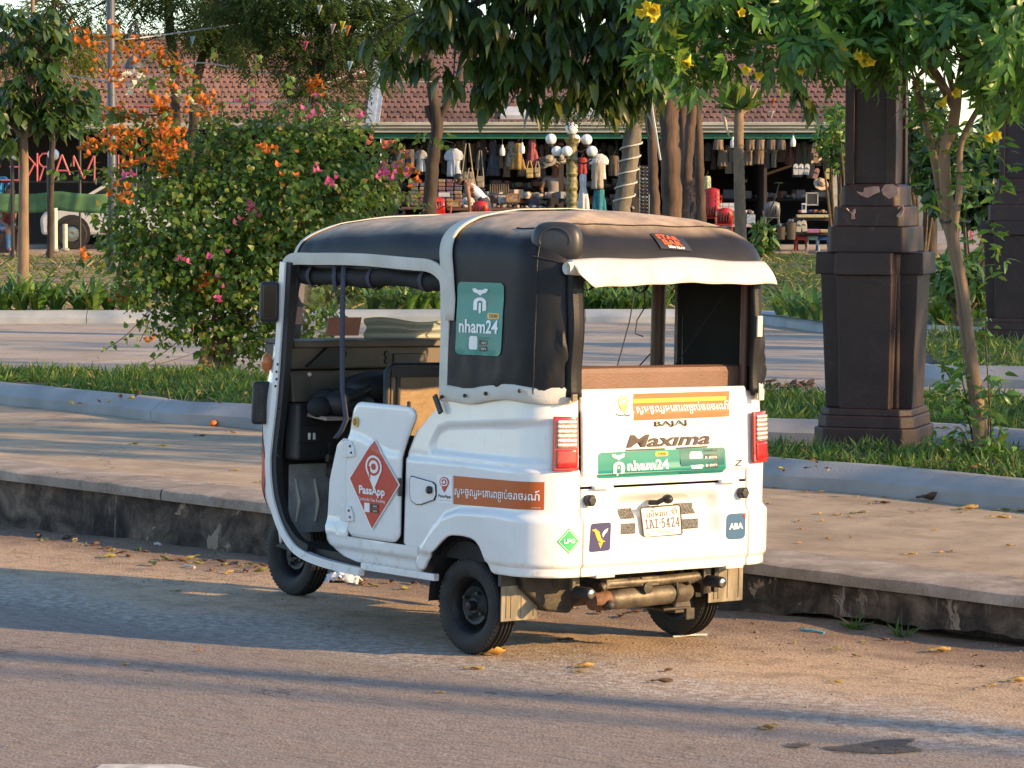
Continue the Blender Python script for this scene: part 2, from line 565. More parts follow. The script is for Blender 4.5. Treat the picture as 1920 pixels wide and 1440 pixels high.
# old oil stain, a thin film on the asphalt
def stain(pxs, name='oil_stain'):
 mb = MB()
 ps = [on_road(*p) for p in pxs]
 mb.add([(p.x, p.y, road_h(p.x, p.y) + .005) for p in ps], [tuple(range(len(ps)))])
 tag(mb.build(name, M_OIL), kind='structure')
def oil():
 n = NT('oil_film'); n.set(Base_Color=(.05, .045, .043), Roughness=.75)
 n.set(Alpha=n.math('MULTIPLY', n.mapr(n.noise(n.pos(), 26, 6, .7), .34, .52, 0, .85), 1.0))
 return n.mat
M_OIL = oil()
stain([(1540, 1403), (1600, 1397), (1632, 1393), (1655, 1388), (1700, 1387), (1717, 1386), (1712, 1392), (1698, 1398), (1722, 1404), (1735, 1409), (1690, 1414), (1620, 1415), (1570, 1412)])
stain([(1470, 1397), (1505, 1394), (1522, 1399), (1500, 1404), (1480, 1403)])

# raised pavement: coping strip, then the slab behind its joint
ss_p = list(np.linspace(-70, -18, 8)) + list(np.linspace(-17, -3, 60)) + list(np.linspace(-1, 45, 8))
def pave_h(x, y):
 s, n = sn(x, y)
 return pave_z(x, y) + .003 * fbm((s * 1.1, n * 1.1, 5))
ground_grid('pavement', ss_p, list(np.linspace(N0 + .40, N0 + 4.4, 22)) + [N0 + 7, N0 + 14, N0 + 30, N0 + 40], pave_h, M_PAVE)
ground_grid('plaza', ss_p, [N0 + 6.6, N0 + 9, N0 + 12, N0 + 20, N0 + 40], lambda x, y: .27, M_PLAZA)

def kerb_wall():
 root = empty('kerb_wall', (0, 0, 0)); tag(root, kind='structure')
 # the face, with a ragged, undercut foot where the fill has washed out
 ss = np.concatenate([np.linspace(-40, -17, 12), np.arange(-16.8, -3.0, .03), np.linspace(-2.8, 30, 12)])
 rows = 13
 P = np.zeros((len(ss), rows, 3))
 for i, s in enumerate(ss):
  under = float(sstep(-8.45, -8.1, s))
  rag = under * (.035 + .035 * fbm((s * 2.2, 0, 4)) + .018 * fbm((s * 11, 1, 2)))
  zt = kerb_top(s) - .055
  for j in range(rows):
   v = j / (rows - 1)
   nn = N0 + .012 * v + .010 * fbm((s * 1.6, v * 1.5, 1)) + .005 * fbm((s * 9, v * 5, 7))
   x, y = from_sn(s, nn)
   zb = road_z(x, y) - (.05 if under < .5 else 0) * (1 - under) + max(0.0, rag) * under
   P[i, j] = (x, y, zb + (zt - zb) * v)
 mb = MB().grid(P)
 # under-side and the washed-out earth behind
 Q = np.zeros((len(ss), 3, 3))
 for i, s in enumerate(ss):
  Q[i, 0] = P[i, 0]
  x, y = from_sn(s, N0 + .16); Q[i, 1] = (x, y, P[i, 0, 2] + .005)
  Q[i, 2] = (x, y, road_z(x, y) - .1)
 mb.grid(Q, flip=True)
 mb.build('kerb_face', M_KERBFACE, root, smooth=50)
 # coping stones, each cast length parted by a hairline joint
 L0 = [-40, -26, -19, -15.6, -12.4, -9.2, -6.1, -3.0, 2, 10, 30]
 for k in range(len(L0) - 1):
  s0, s1 = L0[k] + .004, L0[k + 1] - .004
  m = max(2, int((s1 - s0) / .06)) if s1 - s0 < 5 else 10
  ss2 = np.linspace(s0, s1, m)
  prof = [(-.022, -.060), (-.026, -.030), (-.020, -.008), (0.0, 0.0), (.12, .003), (.388, .002), (.39, -.05)]
  P = np.zeros((m, len(prof), 3))
  for i, s in enumerate(ss2):
   for j, (o, z) in enumerate(prof):
    w = .006 * fbm((s * 3, j, 2)) + .003 * fbm((s * 14, j * 3, 8)) if j < 4 else 0
    x, y = from_sn(s, N0 + o + w)
    P[i, j] = (x, y, pave_z(*from_sn(s, N0 + max(o, 0))) + z + (w if j in (2, 3) else 0))
  mb = MB().grid(P)
  mb.build('coping_stone', M_EDGE, root, smooth=45)
kerb_wall()

def sweep_kerb(name, pts, z0, mat, step=3.0, w=.17, h=.15, ht=.08):
 """a painted garden kerb as separate stones along a line on the ground"""
 root = empty(name); tag(root, kind='structure')
 path = smooth_path([(p[0], p[1], 0) for p in pts], 10)
 d = [0.0]
 for i in range(1, len(path)): d.append(d[-1] + (path[i] - path[i - 1]).length)
 prof = [(0, -.1), (0, ht - .01), (.012, ht), (w * .62, h - .008), (w * .75, h), (w, h), (w, -.1)]
 k0 = 0.0
 while k0 < d[-1] - .2:
  k1 = min(k0 + step, d[-1])
  m = max(3, int((k1 - k0) / .2))
  P = np.zeros((m, len(prof), 3))
  for i in range(m):
   q = k0 + .004 + (k1 - k0 - .008) * i / (m - 1)
   j = min(max(np.searchsorted(d, q) - 1, 0), len(path) - 2)
   t = (q - d[j]) / max(1e-6, d[j + 1] - d[j])
   p = path[j].lerp(path[j + 1], t)
   tn = (path[min(j + 2, len(path) - 1)] - path[max(j - 1, 0)]).normalized()
   nr = Vector((-tn.y, tn.x, 0))
   for r, (o, z) in enumerate(prof):
    e = .004 * fbm((q * 2, r, 3))
    P[i, r] = (p.x + nr.x * (o + e), p.y + nr.y * (o + e), z0 + z + e)
  mb = MB().grid(P)
  nf = len(prof)
  mb.add([P[0, r] for r in range(nf)], [tuple(range(nf))]); mb.add([P[-1, r] for r in range(nf)], [tuple(range(nf - 1, -1, -1))])
  mb.build('kerb_stone', mat, root, smooth=40)
  k0 = k1
 return root

K1 = [(-12, 33.8), (-8, 29.0), (-3.92, 23.83), (-2.96, 22.71), (-2.35, 21.85), (-1.75, 21.45), (0, 19.25), (1.41, 17.45), (1.88, 17.07), (2.67, 16.16), (5, 13.4), (9, 8.6)]
sweep_kerb('kerb', K1, .26, M_KERB)
K2 = [(.2, 22.2), (1.0, 20.7), (1.64, 20.33), (2.67, 19.95), (3.19, 19.36), (5, 17.4), (9, 13)]
sweep_kerb('kerb', K2, .26, M_KERB)
K3 = [(3.2, 27.2), (3.35, 25.7), (4.1, 25.4), (6, 24.6), (10, 21.5)]
sweep_kerb('kerb', K3, .27, M_KERB, h=.17)
K4 = [(-20, 36.4), (-6, 36.6), (-4.2, 36.75), (.9, 36.9), (2.6, 36.8), (3.1, 35.8), (3.5, 34.4), (4.4, 32.9), (6, 31.6), (12, 28.5)]
sweep_kerb('kerb', K4, .27, pm('pale_blue_kerb', (.30, .325, .35), (.38, .40, .41), scale=3, rough=.8), w=.2)

def flat_patch(name, poly, z, mat):
 mb = MB(); mb.add([(p[0], p[1], z) for p in poly], [tuple(range(len(poly)))])
 o = mb.build(name, mat); tag(o, kind='structure'); return o

BED1_BACK = [(9, 10.5), (6, 15.0), (3.4, 18.2), (1.9, 18.5), (1.5, 18.6), (.3, 20.4), (-1.0, 23.0), (-2.2, 25.7), (-2.7, 25.9), (-4.24, 25.95), (-9, 31.6), (-12, 35)]
BED1 = [(x + .10, y + .08) for x, y in K1] + BED1_BACK
BED2 = [(x + .10, y + .08) for x, y in K2] + [(9, 16), (6, 20.5), (4.2, 22.4), (3.1, 23.25), (1.88, 23.4), (.8, 23.3)]
BED3 = [(3.75, 28.5), (3.6, 25.9), (4.2, 25.6), (6, 24.8), (10, 21.7), (12, 27), (7, 30.6), (5.0, 31.6), (4.3, 32.0)]
flat_patch('garden_bed', BED1, .375, M_SOIL)
flat_patch('garden_bed', BED2, .375, M_SOIL)
flat_patch('garden_bed', BED3, .41, M_SOIL)

# lawn rising to the market
K4p = smooth_path([(p[0], p[1], 0) for p in K4], 6)
def lawn_front(x):
 for i in range(len(K4p) - 1):
  if K4p[i].x <= x <= K4p[i + 1].x:
   t = (x - K4p[i].x) / max(1e-6, K4p[i + 1].x - K4p[i].x)
   return K4p[i].y + t * (K4p[i + 1].y - K4p[i].y) + .12
 return 36.5 if x < 0 else 28.6
LAWN_Y1 = 59.5
def lawn_z(x, y):
 f = lawn_front(x)
 t = max(0.0, (y - f) / (LAWN_Y1 - f))
 return .385 + .13 * t ** .8 + .03 * fbm((x * .5, y * .5, 2)) * min(1, t * 6)
xs = np.concatenate([np.linspace(-40, -13, 10), np.linspace(-12.5, 12, 90), np.linspace(14, 40, 8)])
P = np.zeros((len(xs), 34, 3))
for i, x in enumerate(xs):
 f = lawn_front(x)
 for j in range(34):
  y = f + (LAWN_Y1 - f) * j / 33
  P[i, j] = (x, y, lawn_z(x, y))
tag(MB().grid(P).build('lawn', M_LAWN, smooth=180), kind='structure')
mb = MB(); mb.box((0, LAWN_Y1 + 11, .26), (90, 22, .62));
tag(mb.build('market_pavement', M_EDGE), kind='structure')     # top at 0.57
MZ = .57
mb = MB(); mb.box((0, LAWN_Y1 + 2.1, .60), (90, .25, .10))
tag(mb.build('kerb', M_KERB2), kind='structure')

# ================================================================== the tuk-tuk
_fw = Vector((-math.sin(VPSI), math.cos(VPSI), 0)); _lf = Vector((-math.cos(VPSI), -math.sin(VPSI), 0))
_lf2 = _lf * math.cos(VROLL) + Vector((0, 0, 1)) * math.sin(VROLL)
_up2 = _fw.cross(_lf2)
VM = Matrix((( _fw.x, _lf2.x, _up2.x), (_fw.y, _lf2.y, _up2.y), (_fw.z, _lf2.z, _up2.z)))
VEH = empty('tuk_tuk', (0, 0, 0), 0, 'white three wheeled passenger tuk-tuk with black canopy parked beside the raised kerb', 'tuk-tuk')
VEH.matrix_world = Matrix.Translation(VO) @ VM.to_4x4()
VMi = VM.transposed()

def vplane(px, py, ax, val):
 d = VMi @ ray(px, py); c = VMi @ (EYE - VO)
 return c + d * ((val - c[ax]) / d[ax])

def paint():
 n = NT('white_paint')
 v = n.coord('Object')
 col = n.mix(n.mapr(n.noise(v, 2.5, 5), .4, .65), (.80, .80, .79), (.745, .74, .725))
 sx = n.n('ShaderNodeSeparateXYZ'); n.l(v, sx.inputs[0])
 low = n.mapr(sx.outputs[2], .30, .62, 1, .12)                 # road spray thickest on the lower panels
 grime = n.math('MULTIPLY', low, n.mapr(n.noise(v, 26, 7, .72), .47, .72, 0, .55))
 col = n.mix(grime, col, (.36, .28, .20))
 runs = n.math('MULTIPLY', n.mapr(n.noise(n.coord('Object', (9, 9, .9)), 7, 5, .65), .60, .74, 0, .28), 1.0)
 col = n.mix(runs, col, (.50, .46, .41))
 spk = n.math('MULTIPLY', n.mapr(n.noise(v, 150, 2, .5), .735, .76, 0, .7), low)
 col = n.mix(spk, col, (.16, .11, .07))
 n.set(Base_Color=col, Roughness=n.math('ADD', .24, n.math('MULTIPLY', grime, .6)))
 n.bsdf.inputs['Coat Weight'].default_value = .5; n.bsdf.inputs['Coat Roughness'].default_value = .07
 return n.mat
M_WHITE = paint()
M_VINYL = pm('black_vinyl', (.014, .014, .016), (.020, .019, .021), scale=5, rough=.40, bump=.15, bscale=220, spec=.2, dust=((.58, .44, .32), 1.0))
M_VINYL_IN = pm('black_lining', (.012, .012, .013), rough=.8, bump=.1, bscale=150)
M_CREAM = pm('cream_canvas', (.66, .63, .56), (.56, .53, .46), scale=7, rough=.8, bump=.2, bscale=160)
M_RUBBER = pm('tyre_rubber', (.011, .011, .012), (.024, .021, .019), scale=14, rough=.75, bump=.15, bscale=90)
M_RIM = pm('black_rim', (.010, .0105, .013), (.020, .019, .019), scale=10, rough=.48, spec=.35)
M_BLACK = pm('black_plastic', (.016, .016, .018), (.025, .024, .024), scale=10, rough=.5)
M_GREASE = pm('greasy_metal', (.014, .011, .009), (.055, .042, .028), scale=16, rough=.6, bump=.3, bscale=50)
M_DUSTMETAL = pm('dusty_steel', (.075, .062, .046), (.17, .14, .10), scale=15, rough=.5, metal=.4, bump=.2, bscale=70)
M_RUST = pm('rusty_steel', (.09, .04, .022), (.20, .10, .05), scale=30, rough=.8, bump=.3, bscale=60)
M_CHROME = pm('dull_chrome', (.5, .48, .45), rough=.25, metal=1.0)
M_FLAP = pm('dusty_mudflap', (.14, .12, .085), (.29, .25, .18), scale=18, rough=.8, bump=.35, bscale=45, stretch=(1, 1, .3))
M_BEIGE = pm('beige_dash', (.105, .08, .055), (.065, .05, .035), scale=8, rough=.6)
M_BROWN = pm('brown_vinyl', (.17, .085, .055), (.14, .07, .045), scale=8, rough=.45, bump=.15, bscale=120)
M_STRAP = pm('navy_webbing', (.045, .048, .075), (.06, .062, .09), scale=40, rough=.85)
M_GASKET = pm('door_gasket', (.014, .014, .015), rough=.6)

def glass_mat(name, tint, refl=.5):
 n = NT(name)
 tr = n.n('ShaderNodeBsdfTransparent'); tr.inputs[0].default_value = (*tint, 1)
 gl = n.n('ShaderNodeBsdfGlossy'); gl.inputs['Roughness'].default_value = .02
 fr = n.n('ShaderNodeFresnel'); fr.inputs[0].default_value = 1.22
 mx = n.n('ShaderNodeMixShader'); n.l(fr.outputs[0], mx.inputs[0]); n.l(tr.outputs[0], mx.inputs[1]); n.l(gl.outputs[0], mx.inputs[2])
 n.l(mx.outputs[0], n.out.inputs[0])
 return n.mat
M_GLASS = glass_mat('windscreen_glass', (.86, .90, .88))

WD, RC, XR = .672, .19, -.50
YC, XC = WD - RC, XR + RC
ARC = RC * PI / 2

def plan(t, W=WD, r=RC, xr=XR):
 """point and outward normal on the rounded tail outline; t is arc length from the middle of the tail, positive to the driver's left"""
 sgn = 1 if t >= 0 else -1
 a = abs(t); yc = W - r; arc = r * PI / 2
 if a <= yc: x, y, nx, ny = xr, a, -1, 0
 elif a <= yc + arc:
  th = (a - yc) / r
  x, y = xr + r - r * math.cos(th), yc + r * math.sin(th); nx, ny = -math.cos(th), math.sin(th)
 else: x, y, nx, ny = xr + r + (a - yc - arc), W, 0, 1
 return x, sgn * y, nx, sgn * ny

T_SIDE = YC + ARC - XC       # t = x + T_SIDE along the side
ipl = np.interp

def ss1(a, b, x):
 t = min(max((x - a) / (b - a), 0.0), 1.0)
 return t * t * (3 - 2 * t)

def dsp(t, z):
 """pressed shape of the sheet metal, in metres out from the plain outline"""
 a = abs(t); x = a - T_SIDE; y = t
 d = 0.0
 if a > YC + .02:
  zf = float(ipl(x, [-.6, -.2, 0, .1, .18, .25, .32], [.60, .612, .60, .57, .50, .42, .33]))
 else: zf = .60
 d += .021 * (1 - ss1(zf - .018, zf + .014, z))
 d -= .012 * (1 - ss1(.395, .412, z))
 d -= .05 * max(0, z - .82)
 if a > .463:
  d -= .010 * ss1(.782, .797, z)
  top = float(ipl(x, [-.53, .12, .18, .23], [.985, .935, .915, .84]))
  m = ss1(.812, .835, z) * (1 - ss1(top - .010, top + .016, z)) * (1 - ss1(.19, .232, x)) * ss1(-.50, -.44, x)
  d -= .015 * m
 else:
  if z > .72:
   d += .008 * (1 - ss1(1.022, 1.034, z)) - .012 * (1 - ss1(.762, .775, z))
   m = ss1(.79, .80, z) * (1 - ss1(.955, .963, z)) * (1 - ss1(.24, .30, abs(y + .02) + .35 * abs(z - .88)))
   d -= .005 * m
  else:
   # number plate recess with sloping right wall
   e0 = ss1(.265, .225, y) * ss1(-.325, -.262, y)
   e1 = ss1(.475, .520, z) * ss1(.695, .640, z)
   d -= .050 * e0 * e1
 return d

def surf(t, z, off=0.0):
 x, y, nx, ny = plan(t)
 d = dsp(t, z) + off
 return (x + nx * d, y + ny * d, z)

def side_t(x): return x + T_SIDE

def shell(name, ts, zb, zt, nz, mat, sgn=1, thick=.014, xf=None, smooth=35):
 P = np.zeros((len(ts), nz, 3))
 for i, t in enumerate(ts):
  b, tp = zb(t), zt(t)
  for j in range(nz):
   z = b + (tp - b) * j / (nz - 1)
   tt = t
   if xf is not None:
    x0 = t - T_SIDE
    tt = t + (xf(z) - .34) * ss1(.16, .34, x0)
   p = surf(sgn * tt, z)
   P[i, j] = p
 mb = MB().grid(P, flip=(sgn > 0))
 o = mb.build(name, mat, VEH, smooth=smooth, fix=False)
 md = o.modifiers.new('sheet', 'SOLIDIFY'); md.thickness = thick; md.offset = -1
 return o

def zb_side(t):
 x = t - T_SIDE
 return float(ipl(x, [-.45, -.235, -.212, -.183, -.15, -.123, -.09, -.038, .03, .065, .1, .15, .203, .255, .29, .36], [.362, .361, .368, .412, .462, .484, .494, .498, .495, .486, .463, .422, .380, .346, .335, .330]))
def zt_side(t):
 x = t - T_SIDE
 return float(ipl(x, [-.6, -.3, .0, .118, .17, .223, .262, .292, .34], [1.095, 1.085, 1.062, 1.05, 1.043, 1.027, .997, .957, .90]))
def xf_side(z):
 return float(ipl(z, [.33, .40, .43, .807, .87, .96, 1.03], [.262, .30, .372, .366, .335, .290, .20]))
ts_side = np.concatenate([np.linspace(.467, YC + ARC + .02, 26), np.linspace(YC + ARC + .03, side_t(-.25), 6), np.linspace(side_t(-.24), side_t(.34), 74)])
for sgn in (1, -1):
 shell('side_panel', ts_side, zb_side, zt_side, 84, M_WHITE, sgn, xf=xf_side)
ts_rear = np.linspace(-.459, .459, 110)
tail = shell('tail_panel', ts_rear, lambda t: .362, lambda t: .714, 64, M_WHITE)
gate = shell('tailgate', ts_rear, lambda t: .724, lambda t: 1.106, 64, M_WHITE)
# folded lip along the top of the tailgate
mb = MB(); mb.tube([surf(t, 1.104, -.010) for t in np.linspace(-.455, .455, 12)], .011, 8)
mb.build('lip', M_WHITE, gate, smooth=60)
for y in (.36, -.345):     # hinges
 mb = MB(); mb.box((XR - .010, y, .722), (.03, .085, .014)); mb.tube([(XR - .022, y - .05, .720), (XR - .022, y + .05, .720)], .008, 8)
 mb.build('hinge', M_WHITE, gate, smooth=40, bevel=.003)
for y in (.335, -.39):     # pads under the tail
 mb = MB(); mb.box((XR + .01, y, .360), (.06, .10, .014)); mb.build('bracket', M_CREAM, tail, bevel=.003)
for y, z in ((.426, .670), (-.430, .668)):    # black hex knobs that hold the tail panel
 mb = MB(); mb.lathe([(0, -.036), (.019, -.036), (.026, -.028), (.026, -.008), (.018, 0.01), (.0, 0.01)], (XR - dsp(y, z), y, z), 6, 'X')
 mb.build('knob', M_BLACK, tail, bevel=.003)
# number plate lamp
mb = MB(); c = Vector((XR + .0, .03, .655)); mb.ball(c + Vector((-.035, -.012, .006)), .022, 12, 8, (1.2, 1.0, .9)); mb.tube([c + Vector((.03, .025, -.012)), c + Vector((-.02, .03, -.008)), c + Vector((-.03, .01, .003))], .011, 8)
mb.build('plate_lamp', M_BLACK, VEH, smooth=60)
# mesh vents beside the plate
M_MESH = pm('vent_mesh', (.06, .06, .058), (.19, .19, .185), scale=120, rough=.7, bump=.8, bscale=160, detail=1)
for (y0, y1, z0, z1) in ((.242, .142, .623, .582), (.245, .137, .563, .520), (-.095, -.200, .632, .588), (-.103, -.215, .567, .526)):
 mb = MB()
 P = np.zeros((8, 5, 3))
 for i in range(8):
  for j in range(5):
   y = y0 + (y1 - y0) * i / 7; z = z0 + (z1 - z0) * j / 4
   P[i, j] = surf(y, z, .0025)
 mb.grid(P); o = mb.build('vent', M_MESH, tail, smooth=180)
 md = o.modifiers.new('t', 'SOLIDIFY'); md.thickness = .003; md.offset = 0

# ---- door leaf, front sill panel
def row_panel(name, zs, xl, xr, y0, mat, thick=.018, bul=.004, parent=None, relief=None, nx=26):
 P = np.zeros((nx, len(zs), 3))
 for j, z in enumerate(zs):
  a, b = xl(z), xr(z)
  for i in range(nx):
   u = i / (nx - 1)
   x = a + (b - a) * u
   edge = min(1.0, min(u, 1 - u) * 24) * min(1.0, min(j, len(zs) - 1 - j) / 2.2)
   y = y0 - .006 * (1 - edge) + bul * math.sin(PI * u) * .5 + bul * math.sin(PI * j / (len(zs) - 1)) * .5
   if relief: y += relief(x, z)
   P[i, j] = (x, y, z)
 mb = MB().grid(P)
 o = mb.build(name, mat, parent or VEH, smooth=40, fix=False)
 md = o.modifiers.new('sheet', 'SOLIDIFY'); md.thickness = thick; md.offset = 1 if False else -1
 return o

def rounded(f, z, z0, z1, r, sgn):
 """pull an edge in near the two ends so the corner is round"""
 c = 0.0
 if z - z0 < r: c = r - math.sqrt(max(0, r * r - (r - (z - z0)) ** 2))
 if z1 - z < r: c = max(c, r - math.sqrt(max(0, r * r - (r - (z1 - z)) ** 2)))
 return f + sgn * c
DZ0, DZ1 = .428, 1.006
zs_d = np.concatenate([np.linspace(DZ0, DZ0 + .05, 9), np.linspace(DZ0 + .07, DZ1 - .06, 40), np.linspace(DZ1 - .045, DZ1, 9)])
def dl(z): return rounded(float(ipl(z, [.42, .66, .84, .965, 1.01], [.742, .768, .755, .728, .715])), z, DZ0, DZ1, .045, -1)
def dr(z): return rounded(float(ipl(z, [.42, .72, .807, .87, .95, 1.0], [.386, .384, .380, .352, .306, .300])), z, DZ0, DZ1, .045, 1)
def d_relief(x, z):
 # raised upper field whose edge curves down to the latch side
 e = .80 + .06 * ss1(.44, .70, x)
 return -.006 * ss1(e - .012, e + .012, z)
door = row_panel('door', zs_d, dl, dr, .690, M_WHITE, relief=d_relief, nx=40)
for z in (.80, .525):
 mb = MB()
 mb.prism([(.742, z - .034), (.690, z - .028), (.690, z + .002), (.715, z + .036), (.742, z + .036)], .694, .703)
 mb.tube([(.748, .700, z - .036), (.748, .700, z + .038)], .009, 8)
 mb.box((.765, .695, z - .022), (.030, .014, .022)); mb.box((.765, .695, z + .024), (.030, .014, .022))
 mb.build('hinge', M_WHITE, door, bevel=.002)
 mb = MB(); mb.ball((.705, .703, z - .012), .006, 8, 5); mb.ball((.714, .703, z + .015), .006, 8, 5); mb.build('bolt', M_DUSTMETAL, door, smooth=60)
mb = MB(); mb.box((.382, .690, .665), (.012, .018, .075)); mb.build('latch', M_DUSTMETAL, door, bevel=.002)
mb = MB(); mb.lathe([(0, 0), (.008, 0), (.008, .02), (0, .022)], (.345, .680, 1.004), 8); mb.build('lock_pin', M_BLACK, door, smooth=50)

def sl(z): return float(ipl(z, [.318, .335, .36, .40, .46, .656, .81, .842], [.70, .80, .862, .900, .918, .906, .855, .815]))
def srr(z): return .268 if z < .425 else .750
zs_s = np.concatenate([np.linspace(.318, .35, 8), np.linspace(.36, .424, 9), [.426], np.linspace(.44, .80, 22), np.linspace(.81, .842, 6)])
def s_relief(x, z):
 return .014 * (1 - ss1(.44, .50, z)) - .016 * (1 - ss1(.36, .385, z))
row_panel('sill_panel', zs_s, sl, srr, .668, M_WHITE, relief=s_relief, bul=.003, nx=46, thick=.02)
mb = MB(); mb.box((.42, .655, .305), (.50, .03, .030)); mb.build('sill_rail', M_WHITE, VEH, bevel=.004)
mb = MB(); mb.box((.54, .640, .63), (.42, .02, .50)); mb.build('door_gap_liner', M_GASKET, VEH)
# fuel flap with its lock
mb = MB()
fp = [(.322, .714), (.185, .700), (.165, .690), (.160, .650), (.172, .628), (.255, .603), (.285, .600), (.318, .612), (.330, .640), (.331, .700)]
q = []
for k, (x, z) in enumerate(fp): q.append((x, z))
yb = WD + .004
mb.prism(q[::-1], yb - .006, yb + .005); o = mb.build('fuel_flap', M_WHITE, VEH, bevel=.004)
mb = MB(); mb.prism([((x - .245) * 1.035 + .245, (z - .655) * 1.045 + .655) for x, z in q][::-1], yb - .01, yb + .002); mb.build('seal', M_GASKET, o)
mb = MB(); mb.lathe([(0, .018), (.010, .018), (.016, .012), (.016, 0)], (.190, yb + .006, .668), 14, 'Y'); mb.build('lock', M_BLACK, o, smooth=50)
mb = MB(); mb.box((.190, yb + .0245, .668), (.003, .003, .012)); mb.build('keyhole', M_CHROME, o)

# ---- door frame edge: white strip with a black gasket inside it
def ribbon(name, pts, w, y0, y1, mat, parent, inward=None, bevel=.004):
 """flat bar that follows a line in the side plane; w is measured towards the cabin"""
 pts = [Vector((p[0], 0, p[1])) for p in smooth_path([(p[0], p[1], 0) for p in pts], 6)] if False else [Vector((p.x, 0, p.y)) for p in smooth_path([(p[0], p[1], 0) for p in pts], 6)]
 P = []
 for i, p in enumerate(pts):
  tn = (pts[min(i + 1, len(pts) - 1)] - pts[max(i - 1, 0)]).normalized()
  nr = Vector((tn.z, 0, -tn.x))
  if inward: nr = nr * inward
  a = p; b = p + nr * w
  P.append([(a.x, y0, a.z), (a.x, y1, a.z), (b.x, y1, b.z), (b.x, y0, b.z), (a.x, y0, a.z)])
 mb = MB().grid(np.array(P))
 n = len(P)
 mb.add(P[0][:4], [(0, 1, 2, 3)]); mb.add(P[-1][:4], [(3, 2, 1, 0)])
 return mb.build(name, mat, parent, smooth=45)
FRAME = [(1.232, 1.585), (1.250, 1.30), (1.276, 1.004), (1.308, .80), (1.318, .70), (1.300, .58), (1.258, .485), (1.20, .41), (1.13, .358), (1.05, .332), (.94, .316), (.80, .306), (.66, .300)]
for sg in (1, -1):
 y = .655 * sg
 fr = ribbon('door_frame', FRAME, .036, y, y + .032 * sg, M_WHITE, VEH, 1 if False else -1)
 ribbon('gasket', [(x - .034 if z > .42 else x - .012, z + (.0 if z > .42 else .030)) for x, z in FRAME[:10]], .036, y - .01 * sg, y + .022 * sg, M_GASKET, fr, -1)
 for (px, py) in ((521, 683), (519, 697), (519, 711), (517, 724), (523, 765), (522, 854)):
  p = vplane(px, py, 1, .687)
  if sg > 0:
   mb = MB(); mb.ball((p.x, .688, p.z), .006, 8, 5); mb.build('rivet', M_GREASE, fr, smooth=60)

# ---- nose
NPL = [(1.305, .672), (1.37, .668), (1.46, .625), (1.62, .475), (1.86, .255), (2.04, .105), (2.12, .045), (2.14, 0.0)]
npl = smooth_path([(p[0], p[1], 0) for p in NPL], 6)
full = [(p.x, p.y) for p in npl] + [(p.x, -p.y) for p in npl[-2::-1]]
zs_n = np.concatenate([np.linspace(.345, .50, 8), np.linspace(.54, 1.0, 14), np.linspace(1.03, 1.22, 10)])
P = np.zeros((len(full), len(zs_n), 3))
for i, (x, y) in enumerate(full):
 for j, z in enumerate(zs_n):
  k = 1 - .55 * ss1(.85, 1.22, z) ** 1.0 * (x - 1.24) / .9
  k2 = 1 - .20 * ss1(.60, .345, z) * min(1, (x - 1.24) / .25)
  xx = 1.24 + (x - 1.24) * k * (1 - .10 * ss1(.5, .345, z))
  P[i, j] = (xx, y * (1 - .05 * ss1(.95, 1.22, z)) * k2, z)
mb = MB().grid(P)
nose = mb.build('nose', M_WHITE, VEH, smooth=40)
md = nose.modifiers.new('sheet', 'SOLIDIFY'); md.thickness = .012; md.offset = -1
# front bulkhead that closes the nose under the windscreen
mb = MB(); mb.box((1.36, 0, .80), (.03, 1.20, .82)); mb.build('bulkhead', M_GASKET, VEH, bevel=.005)
# windscreen with its rubber
WB = [(1.24, .648), (1.36, .615), (1.44, .45), (1.49, .2), (1.50, 0)]
WT = [(1.215, .625), (1.30, .575), (1.355, .42), (1.385, .2), (1.39, 0)]
wb = smooth_path([(a, b, 0) for a, b in WB], 4); wt = smooth_path([(a, b, 0) for a, b in WT], 4)
wb = [(p.x, p.y) for p in wb] + [(p.x, -p.y) for p in wb[-2::-1]]; wt = [(p.x, p.y) for p in wt] + [(p.x, -p.y) for p in wt[-2::-1]]
P = np.zeros((len(wb), 6, 3))
for i in range(len(wb)):
 for j in range(6):
  v = j / 5
  P[i, j] = (wb[i][0] * (1 - v) + wt[i][0] * v, wb[i][1] * (1 - v) + wt[i][1] * v, 1.215 + (1.575 - 1.215) * v)
ws = MB().grid(P[2:-2]).build('windscreen', M_GLASS, VEH, smooth=60)
mb = MB(); mb.tube([tuple(P[i, 0]) for i in range(len(wb))], .017, 8); mb.tube([tuple(P[0, j]) for j in range(6)], .016, 8); mb.tube([tuple(P[-1, j]) for j in range(6)], .016, 8); mb.tube([tuple(P[i, 5]) for i in range(len(wb))], .017, 8)
mb.build('rubber_seal', M_GASKET, ws, smooth=60)
# indicator, mirror, black side box
mb = MB(); p = vplane(494, 682, 1, .63); mb.ball((1.395, .655, 1.14), .03, 12, 8, (.7, .9, 1.45));
M_AMBER = pm('amber_lens', (.55, .15, .02), rough=.2, coat=.5)
mb.build('indicator', M_AMBER, VEH, smooth=60)
def mirror():
 c = vplane(505, 566, 0, 1.30)
 mb = MB(); mb.box((0, 0, 0), (.05, .085, .178));
 o = mb.build('mirror', M_BLACK, VEH, smooth=50, bevel=.018); o.location = c; o.rotation_euler = (0, 0, -.55)
 o.modifiers['soft_edge'].segments = 4
 mb = MB(); mb.box((-.0262, 0, .004), (.004, .058, .145)); mb.build('mirror_glass', pm('mirror_glass', (.07, .075, .08), rough=.04, metal=1.0), o, bevel=.003)
 mb = MB(); mb.tube([(0, -.02, -.03), (.0, -.065, -.055), (-.01, -.095, -.06)], [.014, .013, .012], 8); mb.build('arm', M_BLACK, o, smooth=60)
mirror()
c = vplane(483, 755, 0, 1.42)
mb = MB(); mb.box((0, 0, 0), (.04, .095, .19), top=.93)
